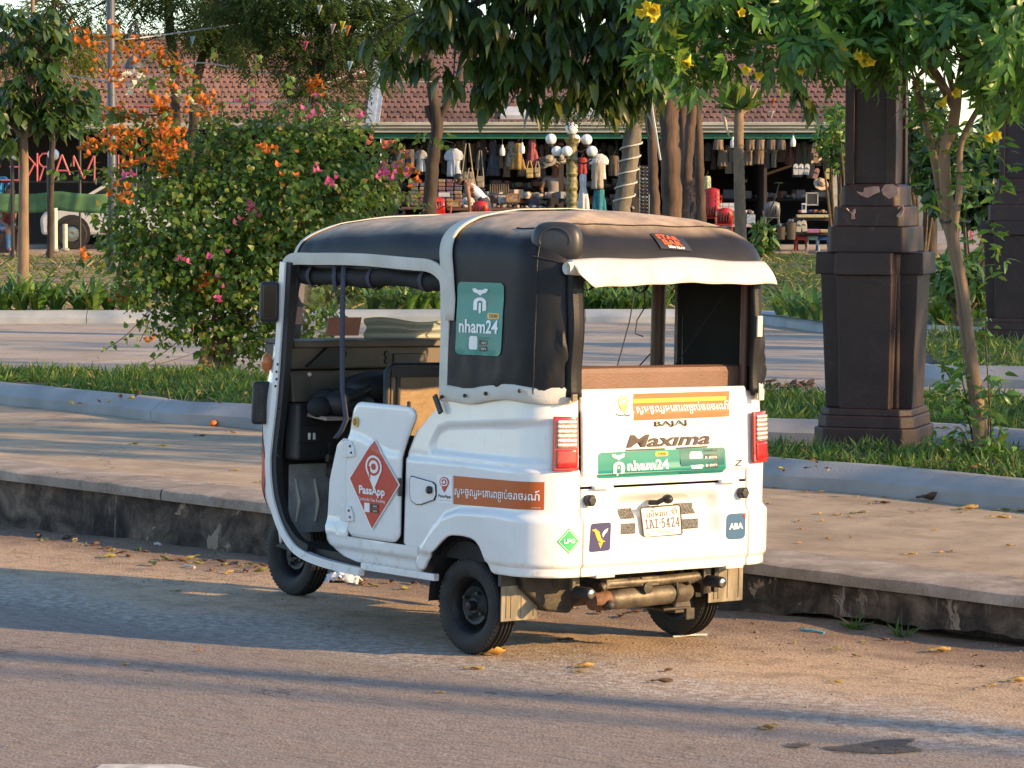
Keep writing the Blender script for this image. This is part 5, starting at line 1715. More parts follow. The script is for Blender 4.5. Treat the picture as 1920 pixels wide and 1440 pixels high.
def rdir(n, zlo=-1, zhi=1):
 z = rng.uniform(zlo, zhi, n); a = rng.uniform(0, 2 * PI, n); r = np.sqrt(np.maximum(0, 1 - z * z))
 return np.stack([r * np.cos(a), r * np.sin(a), z], 1)

def blob_points(blobs, n, shell=.55, rough=0.0):
 """random points in a set of ellipsoids, more of them towards the skin; returns points and outward directions"""
 vol = np.array([b[1][0] * b[1][1] * b[1][2] for b in blobs]); pr = vol ** .8 / (vol ** .8).sum()
 idx = rng.choice(len(blobs), n, p=pr)
 d = rdir(n)
 r = rng.uniform(shell ** 3, 1, n) ** (1 / 3)
 if rough: r = r * (1 + rough * np.array([fbm((a * 2.3 + i * 7.1, b * 2.3, c * 2.3), 3) for (a, b, c), i in zip(d.tolist(), idx.tolist())]))
 C = np.array([b[0] for b in blobs])[idx]; R = np.array([b[1] for b in blobs])[idx]
 return C + d * R * r[:, None], nrmz(d / R)

G_TECOMA = leaf_mat('bright_green_leaf', [(0, (.018, .075, .016)), (.35, (.045, .145, .026)), (.7, (.09, .23, .034)), (1, (.16, .32, .045))], .40, .36)
G_DARK = leaf_mat('dark_green_leaf', [(0, (.010, .028, .006)), (.5, (.028, .066, .010)), (.85, (.06, .12, .016)), (1, (.18, .17, .02))], .30, .40)
G_BUSH = leaf_mat('vine_leaf', [(0, (.026, .070, .015)), (.4, (.060, .145, .022)), (.78, (.10, .20, .03)), (.95, (.20, .26, .04)), (1, (.26, .13, .04))], .4, .42)
G_FEATHER = leaf_mat('feathery_leaf', [(0, (.020, .058, .026)), (.5, (.042, .10, .040)), (1, (.075, .15, .055))], .3, .55)
G_BROAD = leaf_mat('glossy_broad_leaf', [(0, (.018, .052, .014)), (.6, (.035, .085, .02)), (1, (.07, .12, .03))], .25, .38)
G_GRASS = leaf_mat('grass_blade', [(0, (.018, .070, .010)), (.6, (.045, .135, .018)), (.88, (.10, .18, .03)), (.96, (.28, .25, .06)), (1, (.30, .17, .06))], .3, .6)
G_STRAP = leaf_mat('strap_leaf', [(0, (.035, .10, .018)), (.6, (.07, .17, .03)), (1, (.15, .25, .05))], .3, .42)
G_HEDGE = leaf_mat('variegated_leaf', [(0, (.05, .11, .02)), (.5, (.12, .18, .03)), (1, (.33, .34, .07))], .3, .5)
M_BARK = pm('tan_bark', (.24, .165, .10), (.15, .10, .065), scale=12, rough=.85, bump=.5, bscale=30, stretch=(1, 1, .25))
M_BARK2 = pm('dark_bark', (.026, .019, .015), (.065, .046, .034), scale=10, rough=.9, bump=.7, bscale=22, stretch=(1, 1, .2))
M_BARK3 = pm('grey_bark', (.17, .15, .12), (.09, .078, .062), scale=11, rough=.9, bump=.6, bscale=24, stretch=(1, 1, .25))
M_BARK4 = pm('warm_brown_bark', (.125, .078, .053), (.042, .027, .02), scale=7, rough=.9, bump=1.0, bscale=26, stretch=(1, 1, .2))
M_TWIG = pm('brown_twig', (.075, .05, .03), (.12, .085, .05), scale=20, rough=.9)

def limb(pts, r0, r1, n=8, wob=.0, k=5):
 p = smooth_path(pts, k)
 if wob:
  for i in range(1, len(p) - 1):
   p[i] = p[i] + Vector((fbm((i * .7, r0 * 50, 1)), fbm((i * .7, r0 * 50, 5)), 0)) * wob
 m = len(p)
 return p, [r0 + (r1 - r0) * i / (m - 1) for i in range(m)]

def rel(parent, pts): return [Vector(p) - parent.location for p in pts]

# ---- grass in the near beds
def poly_points(poly, n):
 poly = np.array(poly); lo, hi = poly.min(0), poly.max(0)
 out = []
 got = 0
 x1, y1 = poly[:, 0], poly[:, 1]; x2, y2 = np.roll(x1, -1), np.roll(y1, -1)
 while got < n:
  p = rng.uniform(lo, hi, (n * 3, 2))
  c = np.zeros(len(p), bool)
  for a, b, c_, d in zip(x1, y1, x2, y2):
   cond = ((b > p[:, 1]) != (d > p[:, 1])) & (p[:, 0] < (c_ - a) * (p[:, 1] - b) / (d - b + 1e-12) + a)
   c ^= cond
  p = p[c]; out.append(p); got += len(p)
 return np.concatenate(out)[:n]

BLADE = (np.array([(0, -.05, 0), (0, .05, 0), (.55, .055, .0), (.55, -.055, .0), (1, 0, -.12)], dtype=np.float32), np.array([(0, 3, 2), (0, 2, 1), (3, 4, 2)], dtype=np.int32))
def grass(name, poly, n, z, size=(.06, .13), mat=None, zf=None, lean=(.15, 1.0)):
 p = poly_points(poly, n)
 # clumps: thin out where noise is low
 kf = np.array([fbm((a * 2.2, b * 2.2, 1.3), 3) for a, b in p[:, :2]]) if n < 60000 else np.zeros(n)
 p = p[kf > -.32]; m = len(p)
 zz = np.array([zf(a, b) for a, b in p]) if zf else np.full(m, z)
 pos = np.column_stack([p, zz])
 X = rdir(m, *lean)
 up = rdir(m, .2, 1)
 sz = rng.uniform(*size, m)
 me = leaves_mesh(name, BLADE, pos, X, up, sz, mat or G_GRASS)
 return tag(put(name, me), kind='stuff')
IN1 = [(x + .17, y + .12) for x, y in K1[1:-1]] + BED1_BACK[1:-1]
grass('grass', IN1, 42000, .372, (.05, .13))
grass('grass', [(x + .17, y + .12) for x, y in K2[:-1]] + [(6, 20.5), (4.2, 22.4), (3.1, 23.25), (1.88, 23.4), (.8, 23.3)], 15000, .372, (.06, .14))
grass('grass', BED3, 14000, .405, (.06, .15))

# ---- fallen leaves caught in the grass read as litter; loose ones lie on road and pavement further down

# ---- far lawn tufts
LAWN_POLY = [(-13, 36.9), (-4.2, 37.0), (1, 37.2), (3.0, 37.1), (3.6, 35.0), (4.5, 33.2), (8, 31), (12, 33), (13, 58), (-13, 58)]
grass('lawn_grass', LAWN_POLY, 26000, 0, (.08, .24), leaf_mat('lawn_blade', [(0, (.035, .095, .015)), (.6, (.09, .16, .03)), (.75, (.28, .24, .10)), (1, (.42, .32, .17))], .3, .7), zf=lawn_z, lean=(.0, .8))

# ---- strap-leaved clumps along the far kerb
def strap_leaf_mesh(seed):
 r = random.Random(seed)
 n = 7; P = []
 L = 1.0; curve = r.uniform(.5, 1.5); w = r.uniform(.035, .05)
 x = z = 0.0; ang = math.radians(r.uniform(62, 84))
 for i in range(n):
  u = i / (n - 1)
  ww = w * (1 - u ** 2.2) * (.6 + .8 * min(1, u * 3)) + .002
  P.append([(x, -ww, z + ww * .35), (x, 0, z), (x, ww, z + ww * .35)])
  x += math.cos(ang) * L / n; z += math.sin(ang) * L / n; ang -= curve * (.15 + .3 * u)
 mb = MB().grid(np.array(P)); me = mesh_np('leaf', mb.v, mb.f, [G_STRAP], 180); set_rnd(me, np.zeros(len(me.vertices)))
 return me
STRAPS = [strap_leaf_mesh(i) for i in range(5)]
def strap_clump(x, y, z, h, n, label, group):
 root = empty('strap_leaf_plant', (x, y, z), 0, label, 'plant', group)
 for k in range(n):
  o = bpy.data.objects.new('leaf', STRAPS[k % 5]); COL.objects.link(o); o.parent = root
  a = k * 2.399 + random.uniform(-.4, .4)
  o.location = (.06 * math.cos(a), .06 * math.sin(a), 0)
  o.rotation_euler = (random.uniform(-.2, .2), random.uniform(-.25, .15), a)
  s = h * random.uniform(.75, 1.2); o.scale = (s, s * 1.1, s)
clumps = []
for px, top in ((8, 520), (40, 530), (72, 525), (105, 545), (150, 560), (175, 540), (205, 555), (235, 565), (262, 560)):
 clumps.append((px, .50 + (560 - top) / 300, 'strap leaved clump by the far kerb left of the bougainvillea'))
for px in (700, 735, 765, 790, 820): clumps.append((px, .45, 'strap leaved clump seen through the open door of the tuk-tuk'))
for px in (1095, 1115, 1140, 1165, 1190, 1215, 1240): clumps.append((px, .42, 'strap leaved clump seen through the rear window of the tuk-tuk'))
for px in (1465, 1490, 1512, 1535): clumps.append((px, .52, 'strap leaved clump by the far kerb left of the broad pillar'))
ORD = 'first second third fourth fifth sixth seventh eighth ninth'.split()
seen_l = {}
for px, h, lab in clumps:
 g_ = lab; i_ = seen_l[lab] = seen_l.get(lab, -1) + 1; lab = ORD[i_] + ' ' + lab
 Y = lawn_front(at(px, 600, 37).x) + random.uniform(.25, .6)
 p = at(px, 600, Y)
 strap_clump(p.x, Y, .40, h * .95, 22, lab.replace('clump', 'clump from left'), g_)
for i_, (px, py, Y, h, n, lab) in enumerate(((1765, 590, 33.9, .55, 22, None), (1790, 585, 34.4, .6, 22, None), (1815, 588, 34.0, .55, 20, None), (1840, 585, 35.0, .6, 20, None), (1905, 590, 34.5, .6, 20, None))):
 p = at(px, py, Y); strap_clump(p.x, Y, .40, h, n, ORD[i_] + ' strap leaved clump from left between the two dark pillars', 'strap leaved clump on the lawn between the two dark pillars')

def bush(name, label, cat, blobs, n, size, T, mat, base, group=None, stems=6, npart=0, shell=.5, droop=.3, minpx=9, twig=M_TWIG, stem_r=.02):
 root = empty(name, base, 0, label, cat, group)
 pos, d = blob_points(blobs, n, shell)
 X = nrmz(d * .6 + rdir(n) * .9 + np.array([0, 0, -droop])); up = nrmz(d + rdir(n) * .7 + np.array([0, 0, .5]))
 foliage(root, T, pos, X, up, rng.uniform(size[0], size[1], n), mat, npart, minpx=minpx)
 mb = MB()
 for k in range(stems):
  e = Vector(pos[rng.integers(n)]); b = Vector(base)
  m = b.lerp(e, .5) + Vector((random.uniform(-.1, .1), random.uniform(-.1, .1), .12))
  p, r = limb(rel(root, [b, m, e]), stem_r, stem_r * .3)
  mb.tube(p, r, 6)
 mb.build('stem', twig, root, smooth=60)
 return root

HEART = leaf_shape(.78, .12, .25, .34, .06); OVAL = leaf_shape(.48, .10, .22, .42); LANCE = leaf_shape(.33, .12, .35, .42); SMALL = leaf_shape(.5, .1, .1, .42)

# hedge seen through the tuk-tuk
for px, wd, lab in ((745, .9, 'yellow green hedge bush seen through the tuk-tuk door'), (1150, .85, 'yellow green hedge bush seen through the tuk-tuk rear window')):
 p = at(px, 560, 39.0); z0 = lawn_z(p.x, 39)
 bush('hedge_bush', lab, 'hedge', [((p.x - wd * .45, 39, z0 + .42), (wd * .55, .35, .45)), ((p.x + wd * .4, 39.1, z0 + .40), (wd * .55, .35, .42))], 2600, (.05, .10), OVAL, G_HEDGE, (p.x, 39, z0), stems=8)
for px in (600, 660, 1275):
 p = at(px, 560, 39.4); z0 = lawn_z(p.x, 39.4)
 bush('hedge_bush', 'dark green hedge bush beside the yellow green hedge', 'hedge', [((p.x, 39.4, z0 + .35), (.6, .35, .42))], 1400, (.05, .10), OVAL, G_BUSH, (p.x, 39.4, z0), 'dark hedge bushes behind the far kerb', stems=5)

# ---- bougainvillea
def bougainvillea():
 base = Vector((-2.50, 26.0, .38))
 root = empty('bougainvillea', base, 0, 'large round bougainvillea bush with orange and magenta flowers behind the left grass bed', 'bush')
 C = at(455, 420, 26.3)
 k = 26.3 / FPX
 def B(px, py, rx, ry, dy=0):
  c = at(px, py, 26.3 + dy); return ((c.x, c.y, c.z), (rx * k, .40 * (rx + ry) * k, ry * k))
 blobs = [B(440, 390, 190, 150), B(560, 380, 160, 140), B(340, 450, 140, 120, -.2), B(480, 510, 170, 100, -.2), B(610, 320, 120, 90, .2), B(345, 335, 95, 60), B(670, 350, 85, 65, .2), B(400, 590, 90, 50, -.1), B(270, 480, 65, 70, -.1), B(590, 240, 100, 40), B(450, 250, 85, 45), B(225, 430, 45, 60), B(345, 545, 60, 60), B(560, 590, 90, 55), B(430, 640, 75, 38, -.2), B(345, 610, 60, 38, -.2), B(500, 645, 60, 35, -.2)]
 n = 16000
 pos, d = blob_points(blobs, n, .60, .62)
 # sprays: arching shoots that leave the mass
 shoots = []
 def shoot(a, b, sag, nl, flowers=None, dens=1.0):
  A = at(a[0], a[1], 26.1); Bq = at(b[0], b[1], 25.9 + random.uniform(-.3, .3)); m = A.lerp(Bq, .55) + Vector((0, -.05, sag))
  p = smooth_path([A, m, Bq], 12); shoots.append((p, nl, flowers))
 for a, b, s, nl, fl in (((460, 260), (285, 95), .10, 34, 'orange'), ((430, 280), (205, 60), .16, 50, 'orange'), ((420, 250), (150, 70), .1, 16, 'orange'), ((330, 320), (175, 275), .10, 110, 'orange'), ((340, 300), (150, 240), .12, 90, None), ((330, 290), (200, 215), .12, 80, 'orange'), ((330, 350), (95, 330), .10, 60, None), ((330, 250), (300, 210), .05, 24, 'orange'), ((350, 300), (300, 250), .06, 30, 'orange'),
       ((390, 230), (260, 150), .1, 26, 'white'), ((520, 230), (545, 150), .08, 24, None), ((480, 210), (480, 100), .05, 22, None), ((420, 220), (405, 90), .05, 20, None), ((620, 240), (660, 195), .06, 26, None), ((690, 300), (760, 290), .06, 24, 'salmon'), ((700, 280), (850, 268), .08, 34, None), ((700, 330), (760, 320), .05, 20, 'magenta'),
       ((300, 560), (190, 660), -.05, 22, None), ((290, 580), (262, 640), -.02, 14, None), ((360, 620), (240, 700), -.03, 24, None), ((420, 640), (265, 690), -.02, 16, None), ((450, 640), (480, 690), -.02, 26, None), ((400, 640), (370, 700), -.02, 26, None), ((520, 620), (500, 690), 0, 22, None), ((240, 450), (170, 500), 0, 20, None), ((200, 420), (165, 400), 0, 16, None), ((640, 400), (770, 405), .02, 24, None), ((420, 660), (460, 720), 0, 26, None), ((470, 640), (520, 700), 0, 20, None)):
  shoot(a, b, s, nl, fl)
 for q in range(75):
  b_ = blobs[q % len(blobs)]; dd = rdir(1, -.5, 1)[0]; dd[1] = -abs(dd[1]) * .6 if q % 3 else dd[1]
  A_ = Vector(np.array(b_[0]) + dd * np.array(b_[1]) * .85); L = random.uniform(.18, .45)
  B_ = A_ + Vector(dd) * L + Vector((random.uniform(-.1, .1), 0, -.12 * random.random()))
  shoots.append((smooth_path([A_, A_.lerp(B_, .55) + Vector((0, 0, .10)), B_], 8), int(L * 45), 'orange' if q % 12 == 0 else ('magenta' if q % 9 == 0 else None)))
 sp = []; sd = []; fl_pos = []
 for p, nl, fl in shoots:
  for q in range(nl):
   t = random.random() ** .8 * (len(p) - 1.01); i = int(t); v = p[i].lerp(p[i + 1], t - i)
   off = rdir(1)[0] * .045
   sp.append(np.array(v) + off); sd.append(off / .045)
  if fl:
   for q in range(34 if fl == 'orange' else 10):
    t = (1 - random.random() ** 1.5 * .75) * (len(p) - 1.02); i = int(t); v = p[i].lerp(p[i + 1], t - i)
    fl_pos.append((np.array(v) + rdir(1)[0] * random.uniform(.02, .10), fl))
 pos = np.concatenate([pos, np.array(sp)]); d = np.concatenate([d, np.array(sd)])
 n = len(pos)
 X = nrmz(d * .5 + rdir(n) * .9 + np.array([0, 0, -.45])); up = nrmz(d * 1.1 + rdir(n) * .6 + np.array([0, -.1, .4]))
 foliage(root, HEART, pos, X, up, rng.uniform(.034, .072, n), G_BUSH, 300)
 # woody base and branches
 mb = MB()
 for k_ in range(5):
  e = at(380 + 25 * k_, 600, 26.2 + .1 * k_); p, r = limb(rel(root, [base + Vector((.05 * (k_ - 2), .03 * k_, 0)), base.lerp(e, .5) + Vector((0, 0, .03)), e]), .045, .02)
  mb.tube(p, r, 8)
 mb.build('trunk', M_BARK, root, smooth=60)
 mb = MB()
 for k_ in range(34):
  e = Vector(pos[rng.integers(9000)]); s0 = at(random.uniform(390, 470), random.uniform(560, 620), 26.2)
  p, r = limb(rel(root, [s0, s0.lerp(e, .5) + Vector((0, 0, .1)), e]), .012, .004); mb.tube(p, r, 5)
 for p, nl, fl in shoots: mb.tube(rel(root, p[::3] + [p[-1]]), .004, 4)
 tag(mb.build('twig', M_TWIG, root, smooth=60), kind='stuff')
 # papery flowers: three bracts each
 def flower_mesh(c):
  V = []; F = []
  for q in range(3):
   a = 2 * PI * q / 3
   R = Matrix.Rotation(a, 3, 'Z') @ Matrix.Rotation(-.7, 3, 'Y')
   for v in HEART[0]: V.append(R @ Vector((v[0], v[1], v[2] + .25 * v[0] ** 2)))
   F += [tuple(int(i) + 8 * q for i in f) for f in HEART[1]]
  me = mesh_np('flower', V, F, [c], 180); set_rnd(me, np.zeros(len(V))); return me
 MO = flower_mesh(leaf_mat('orange_bract', [(0, (.50, .115, .012)), (.5, (.62, .17, .02)), (1, (.52, .09, .02))], .35, .6))
 MW = flower_mesh(leaf_mat('white_bract', [(0, (.68, .64, .52)), (1, (.74, .72, .64))], .35, .6))
 MM = flower_mesh(leaf_mat('magenta_bract', [(0, (.52, .04, .22)), (1, (.60, .10, .33))], .35, .6))
 MS = flower_mesh(leaf_mat('salmon_bract', [(0, (.60, .10, .08)), (1, (.66, .18, .12))], .35, .6))
 ms = {'orange': MO, 'white': MW, 'magenta': MM, 'salmon': MS}
 spots = []
 def patch(px, py, rx, ry, n_, c, dy=-.55):
  dy -= .55
  for q in range(n_):
   a, r_ = random.uniform(0, 2 * PI), math.sqrt(random.random())
   v = at(px + rx * r_ * math.cos(a), py + ry * r_ * math.sin(a), 26.2 + dy + random.uniform(-.1, .1)); spots.append((np.array(v), c))
 for a in ((320, 265, 38, 34, 46, 'orange', -.35), (225, 265, 48, 30, 44, 'orange', -.25), (375, 200, 32, 22, 20, 'orange', 0), (500, 285, 18, 13, 10, 'orange', -.5), (225, 365, 26, 26, 14, 'orange', -.3), (160, 285, 22, 14, 10, 'orange', -.2), (255, 305, 30, 12, 14, 'orange', -.3),
     (200, 110, 40, 45, 20, 'orange', -.1), (245, 155, 30, 22, 14, 'white', -.1), (215, 150, 20, 20, 10, 'orange', -.1), (140, 60, 14, 24, 5, 'orange', -.1), (300, 185, 24, 16, 10, 'orange', -.1),
     (720, 330, 22, 12, 9, 'magenta', -.4), (625, 340, 16, 12, 6, 'magenta', -.5), (590, 318, 6, 12, 3, 'magenta', -.5), (345, 490, 14, 10, 4, 'magenta', -.6), (410, 562, 8, 6, 3, 'magenta', -.6), (240, 330, 8, 8, 3, 'magenta', -.4), (695, 265, 8, 8, 4, 'salmon', -.2), (728, 268, 8, 8, 4, 'salmon', -.2), (540, 325, 40, 60, 4, 'orange', -.6), (680, 215, 5, 5, 2, 'magenta', 0), (275, 638, 12, 8, 4, 'orange', -.3), (160, 480, 12, 12, 5, 'orange', -.2), (425, 470, 40, 80, 6, 'magenta', -.6)):
  patch(*a)
 allf = spots + fl_pos
 for c in ms:
  V = []; F = []
  for v, k_ in allf[300:]:
   if k_ != c: continue
   M3 = Matrix.Rotation(random.uniform(0, 6.28), 3, 'Z') @ Matrix.Rotation(random.uniform(-1, 1), 3, 'X') * random.uniform(.040, .058); b = len(V); o_ = Vector(v) - base
   V += [tuple(M3 @ q.co + o_) for q in ms[c].vertices]; F += [tuple(b + i for i in f.vertices) for f in ms[c].polygons]
  if V:
   me = mesh_np('flowers', V, F, [ms[c].materials[0]], 180); set_rnd(me, rng.random(len(V) // 24).repeat(24)); tag(put('flowers', me, root), kind='stuff')
 for v, c in allf[:300]:
  o = bpy.data.objects.new('flower', ms[c]); COL.objects.link(o); o.parent = root
  o.location = Vector(v) - base; o.rotation_euler = (random.uniform(-1, 1.2), random.uniform(-1, 1), random.uniform(0, 6.28)); s = random.uniform(.040, .058); o.scale = (s, s, s)
bougainvillea()

# ---- the yellow-flowered tree on the right
def tecoma():
 base = Vector((2.73, 17.9, .375))
 root = empty('flowering_tree', base, 0, 'small yellow flowered tree with a leaning tan trunk in front of the dark pillars', 'tree')
 Y = 17.9
 def A(px, py, dy=0): return at(px, py, Y + dy)
 tr = MB()
 main = [A(1842, 868), A(1835, 780), A(1818, 660), A(1800, 520, -.02), A(1785, 440), A(1770, 300, -.05), A(1788, 230, -.1), A(1795, 170, -.1)]
 p, r = limb(rel(root, main), .048, .030); tr.tube(p, r, 10)
 tr.build('trunk', M_BARK, root, smooth=60)
 def br(nm, pts, r0, r1):
  mb = MB(); p, r = limb(rel(root, pts), r0, r1); mb.tube(p, r, 8); mb.build(nm, M_BARK, root, smooth=60)
 br('branch', [A(1836, 780, .1), A(1815, 640, .12), A(1795, 500, .1), A(1770, 400, .1), A(1752, 300, .1), A(1738, 240, .1), A(1715, 150, .1)], .030, .020)
 br('branch', [A(1822, 660, -.1), A(1806, 540, -.1), A(1790, 440, -.12), A(1800, 350, -.1), A(1802, 270, -.1), A(1840, 195, -.1), A(1870, 160, -.15)], .026, .014)
 br('branch', [A(1752, 280, .1), A(1775, 245, .15), A(1790, 190, .2), A(1760, 90, .3)], .022, .012)
 br('branch', [A(1788, 200), A(1740, 120, -.1), A(1640, 60, -.3), A(1480, 30, -.4), A(1300, 20, -.4)], .026, .010)
 br('branch', [A(1795, 170), A(1850, 60, -.3), A(1900, -60, -.3)], .026, .012)
 br('branch', [A(1788, 200, 0), A(1690, 40, .2), A(1560, -80, .3), A(1420, -120, .2)], .024, .010)
 # ellipsoids of twig tips
 k = Y / FPX
 def B(px, py, rx, ry, rd=.5, dy=0):
  c = A(px, py, dy); return ((c.x, c.y, c.z), (rx * k, rd, ry * k))
 blobs = [B(1290, 60, 95, 75, .35, -.5), B(1400, 45, 110, 75, .4, -.4), B(1530, 55, 130, 70, .45, -.4), B(1660, 40, 120, 75, .5, -.4), B(1800, 40, 130, 85, .5, -.5), B(1890, 100, 70, 95, .4, -.6), B(1600, -40, 300, 90, .7, -.2), B(1850, -60, 160, 100, .7, -.2), B(1880, 40, 90, 120, .5, -.7), B(1330, -30, 160, 60, .5, -.3), B(1640, 95, 50, 40, .3, -.5), B(1260, 130, 45, 40, .2, -.5), B(1500, 110, 60, 40, .25, -.3)]
 nc = 400
 cen, d = blob_points(blobs, nc, .35)
 P = []; X = []; U = []; S = []
 for c, dd in zip(cen, d):
  axis = nrmz((dd * .7 + np.array([0, -.25, .35]) + rdir(1)[0] * .5)[None])[0]
  nl = rng.integers(4, 8)
  for q in range(nl):
   a = 2 * PI * q / nl + rng.uniform(-.4, .4)
   t1 = np.cross(axis, [0.3, .2, 1.0]); t1 /= np.linalg.norm(t1); t2 = np.cross(axis, t1)
   rd = nrmz((axis * rng.uniform(.1, .8) + (t1 * math.cos(a) + t2 * math.sin(a)) + np.array([0, 0, -.25]))[None])[0]
   L = rng.uniform(.09, .16)
   side = np.cross(rd, axis); side /= np.linalg.norm(side) + 1e-9
   for (u, s_) in ((.45, 1), (.45, -1), (.8, 1), (.8, -1), (1.0, 0)):
    pos = c + rd * L * u + np.array([0, 0, -.05 * u * u])
    P.append(pos); X.append(rd * (.75 if s_ else 1) + side * s_ * .7 + np.array([0, 0, -.28 - .25 * rng.random()])); U.append(axis + rdir(1)[0] * .35); S.append(rng.uniform(.055, .13))
 P, X, U, S = map(np.array, (P, X, U, S))
 foliage(root, LANCE, P, X, U, S, G_TECOMA, 300)
 mb = MB()
 for q in range(90):
  e = Vector(cen[rng.integers(nc)]); s0 = A(*random.choice([(1788, 180), (1640, 60), (1480, 30), (1300, 20), (1715, 150), (1850, 60), (1560, -80)]), -.2)
  if (e - s0).length < .95:
   p, r = limb(rel(root, [s0, s0.lerp(e, .5) + Vector((0, 0, .06)), e]), .008, .003); mb.tube(p, r, 5)
 tag(mb.build('twig', M_BARK, root, smooth=60), kind='stuff')
 # young shoots round the foot and up the trunk
 P = []; X = []; U = []; S = []
 for (px, py, rx, ry, n) in ((1845, 800, 40, 60, 70), (1800, 740, 50, 40, 60), (1860, 850, 60, 30, 60), (1790, 680, 30, 40, 50), (1860, 720, 30, 35, 26), (1840, 620, 25, 40, 24), (1815, 820, 40, 40, 40), (1755, 240, 30, 60, 60), (1840, 300, 60, 90, 110), (1720, 190, 40, 40, 40), (1780, 360, 50, 60, 50), (1850, 470, 40, 60, 40), (1760, 820, 20, 20, 14)):
  for q in range(n):
   a, r_ = random.uniform(0, 2 * PI), math.sqrt(random.random())
   v = A(px + rx * r_ * math.cos(a), py + ry * r_ * math.sin(a), random.uniform(-.18, .15))
   P.append(np.array(v)); X.append(rdir(1, -.7, .5)[0]); U.append(rdir(1, .1, 1)[0]); S.append(random.uniform(.05, .105))
 P, X, U, S = map(np.array, (P, X, U, S))
 me = leaves_mesh('shoot_leaves', LANCE, P - np.array(base), X, U, S, G_TECOMA); tag(put('shoot_leaves', me, root), kind='stuff')
 mb = MB()
 for (px, py) in ((1800, 700), (1860, 720), (1770, 690), (1820, 640), (1880, 800), (1790, 800), (1845, 610), (1770, 830)):
  e = A(px, py, random.uniform(-.1, .1)); b = base + Vector((random.uniform(-.08, .08), random.uniform(-.06, .06), 0)); p, r = limb(rel(root, [b, b.lerp(e, .6) + Vector((0, 0, .05)), e]), .006, .003); mb.tube(p, r, 5)
 mb.build('sucker_shoot', M_TWIG, root, smooth=60)
 # binding wire round the stems
 mb = MB(); c = A(1795, 415); ring = [c - base + Vector((.085 * math.cos(a) - .015, .09 * math.sin(a), .006 * math.sin(3 * a))) for a in np.linspace(0, 2 * PI, 20)]; mb.tube(ring, .006, 6); mb.build('tie_wire', M_BLACK, root, smooth=60)
 # yellow trumpets
 MY = leaf_mat('yellow_petal', [(0, (.80, .55, .02)), (1, (.85, .66, .04))], .35, .5)
 def trumpet():
  mb = MB(); n = 10; P_ = []
  for (u, r_) in ((0, .05), (.25, .10), (.5, .20), (.75, .30), (.92, .34), (1.0, .52)):
   P_.append([(u, r_ * math.cos(2 * PI * k / n) * (1 + (.18 * math.cos(5 * 2 * PI * k / n) if u > .95 else 0)), r_ * math.sin(2 * PI * k / n) * (1 + (.18 * math.cos(5 * 2 * PI * k / n) if u > .95 else 0))) for k in range(n + 1)])
  mb.grid(np.array(P_)); me = mesh_np('flower', mb.v, mb.f, [MY], 180); set_rnd(me, np.zeros(len(mb.v))); return me
 tm = trumpet()
 for (px, py, n) in ((1217, 18, 6), (1225, 10, 3), (1632, 106, 3), (1612, 98, 2), (1298, 105, 2), (1410, 128, 2), (1866, 252, 2), (1895, 72, 2), (1584, 80, 1), (1780, 175, 2), (1500, 115, 1), (1380, 20, 1)):
  for q in range(n):
   v = A(px + random.uniform(-8, 8), py + random.uniform(-8, 8), -.75 + random.uniform(-.05, .05))
   o = bpy.data.objects.new('flower', tm); COL.objects.link(o); o.parent = root
   o.location = v - base; s = random.uniform(.05, .065); o.scale = (s, s, s)
   o.rotation_euler = (random.uniform(0, 6), random.uniform(.1, 1.2), random.uniform(3.6, 5.6))
tecoma()

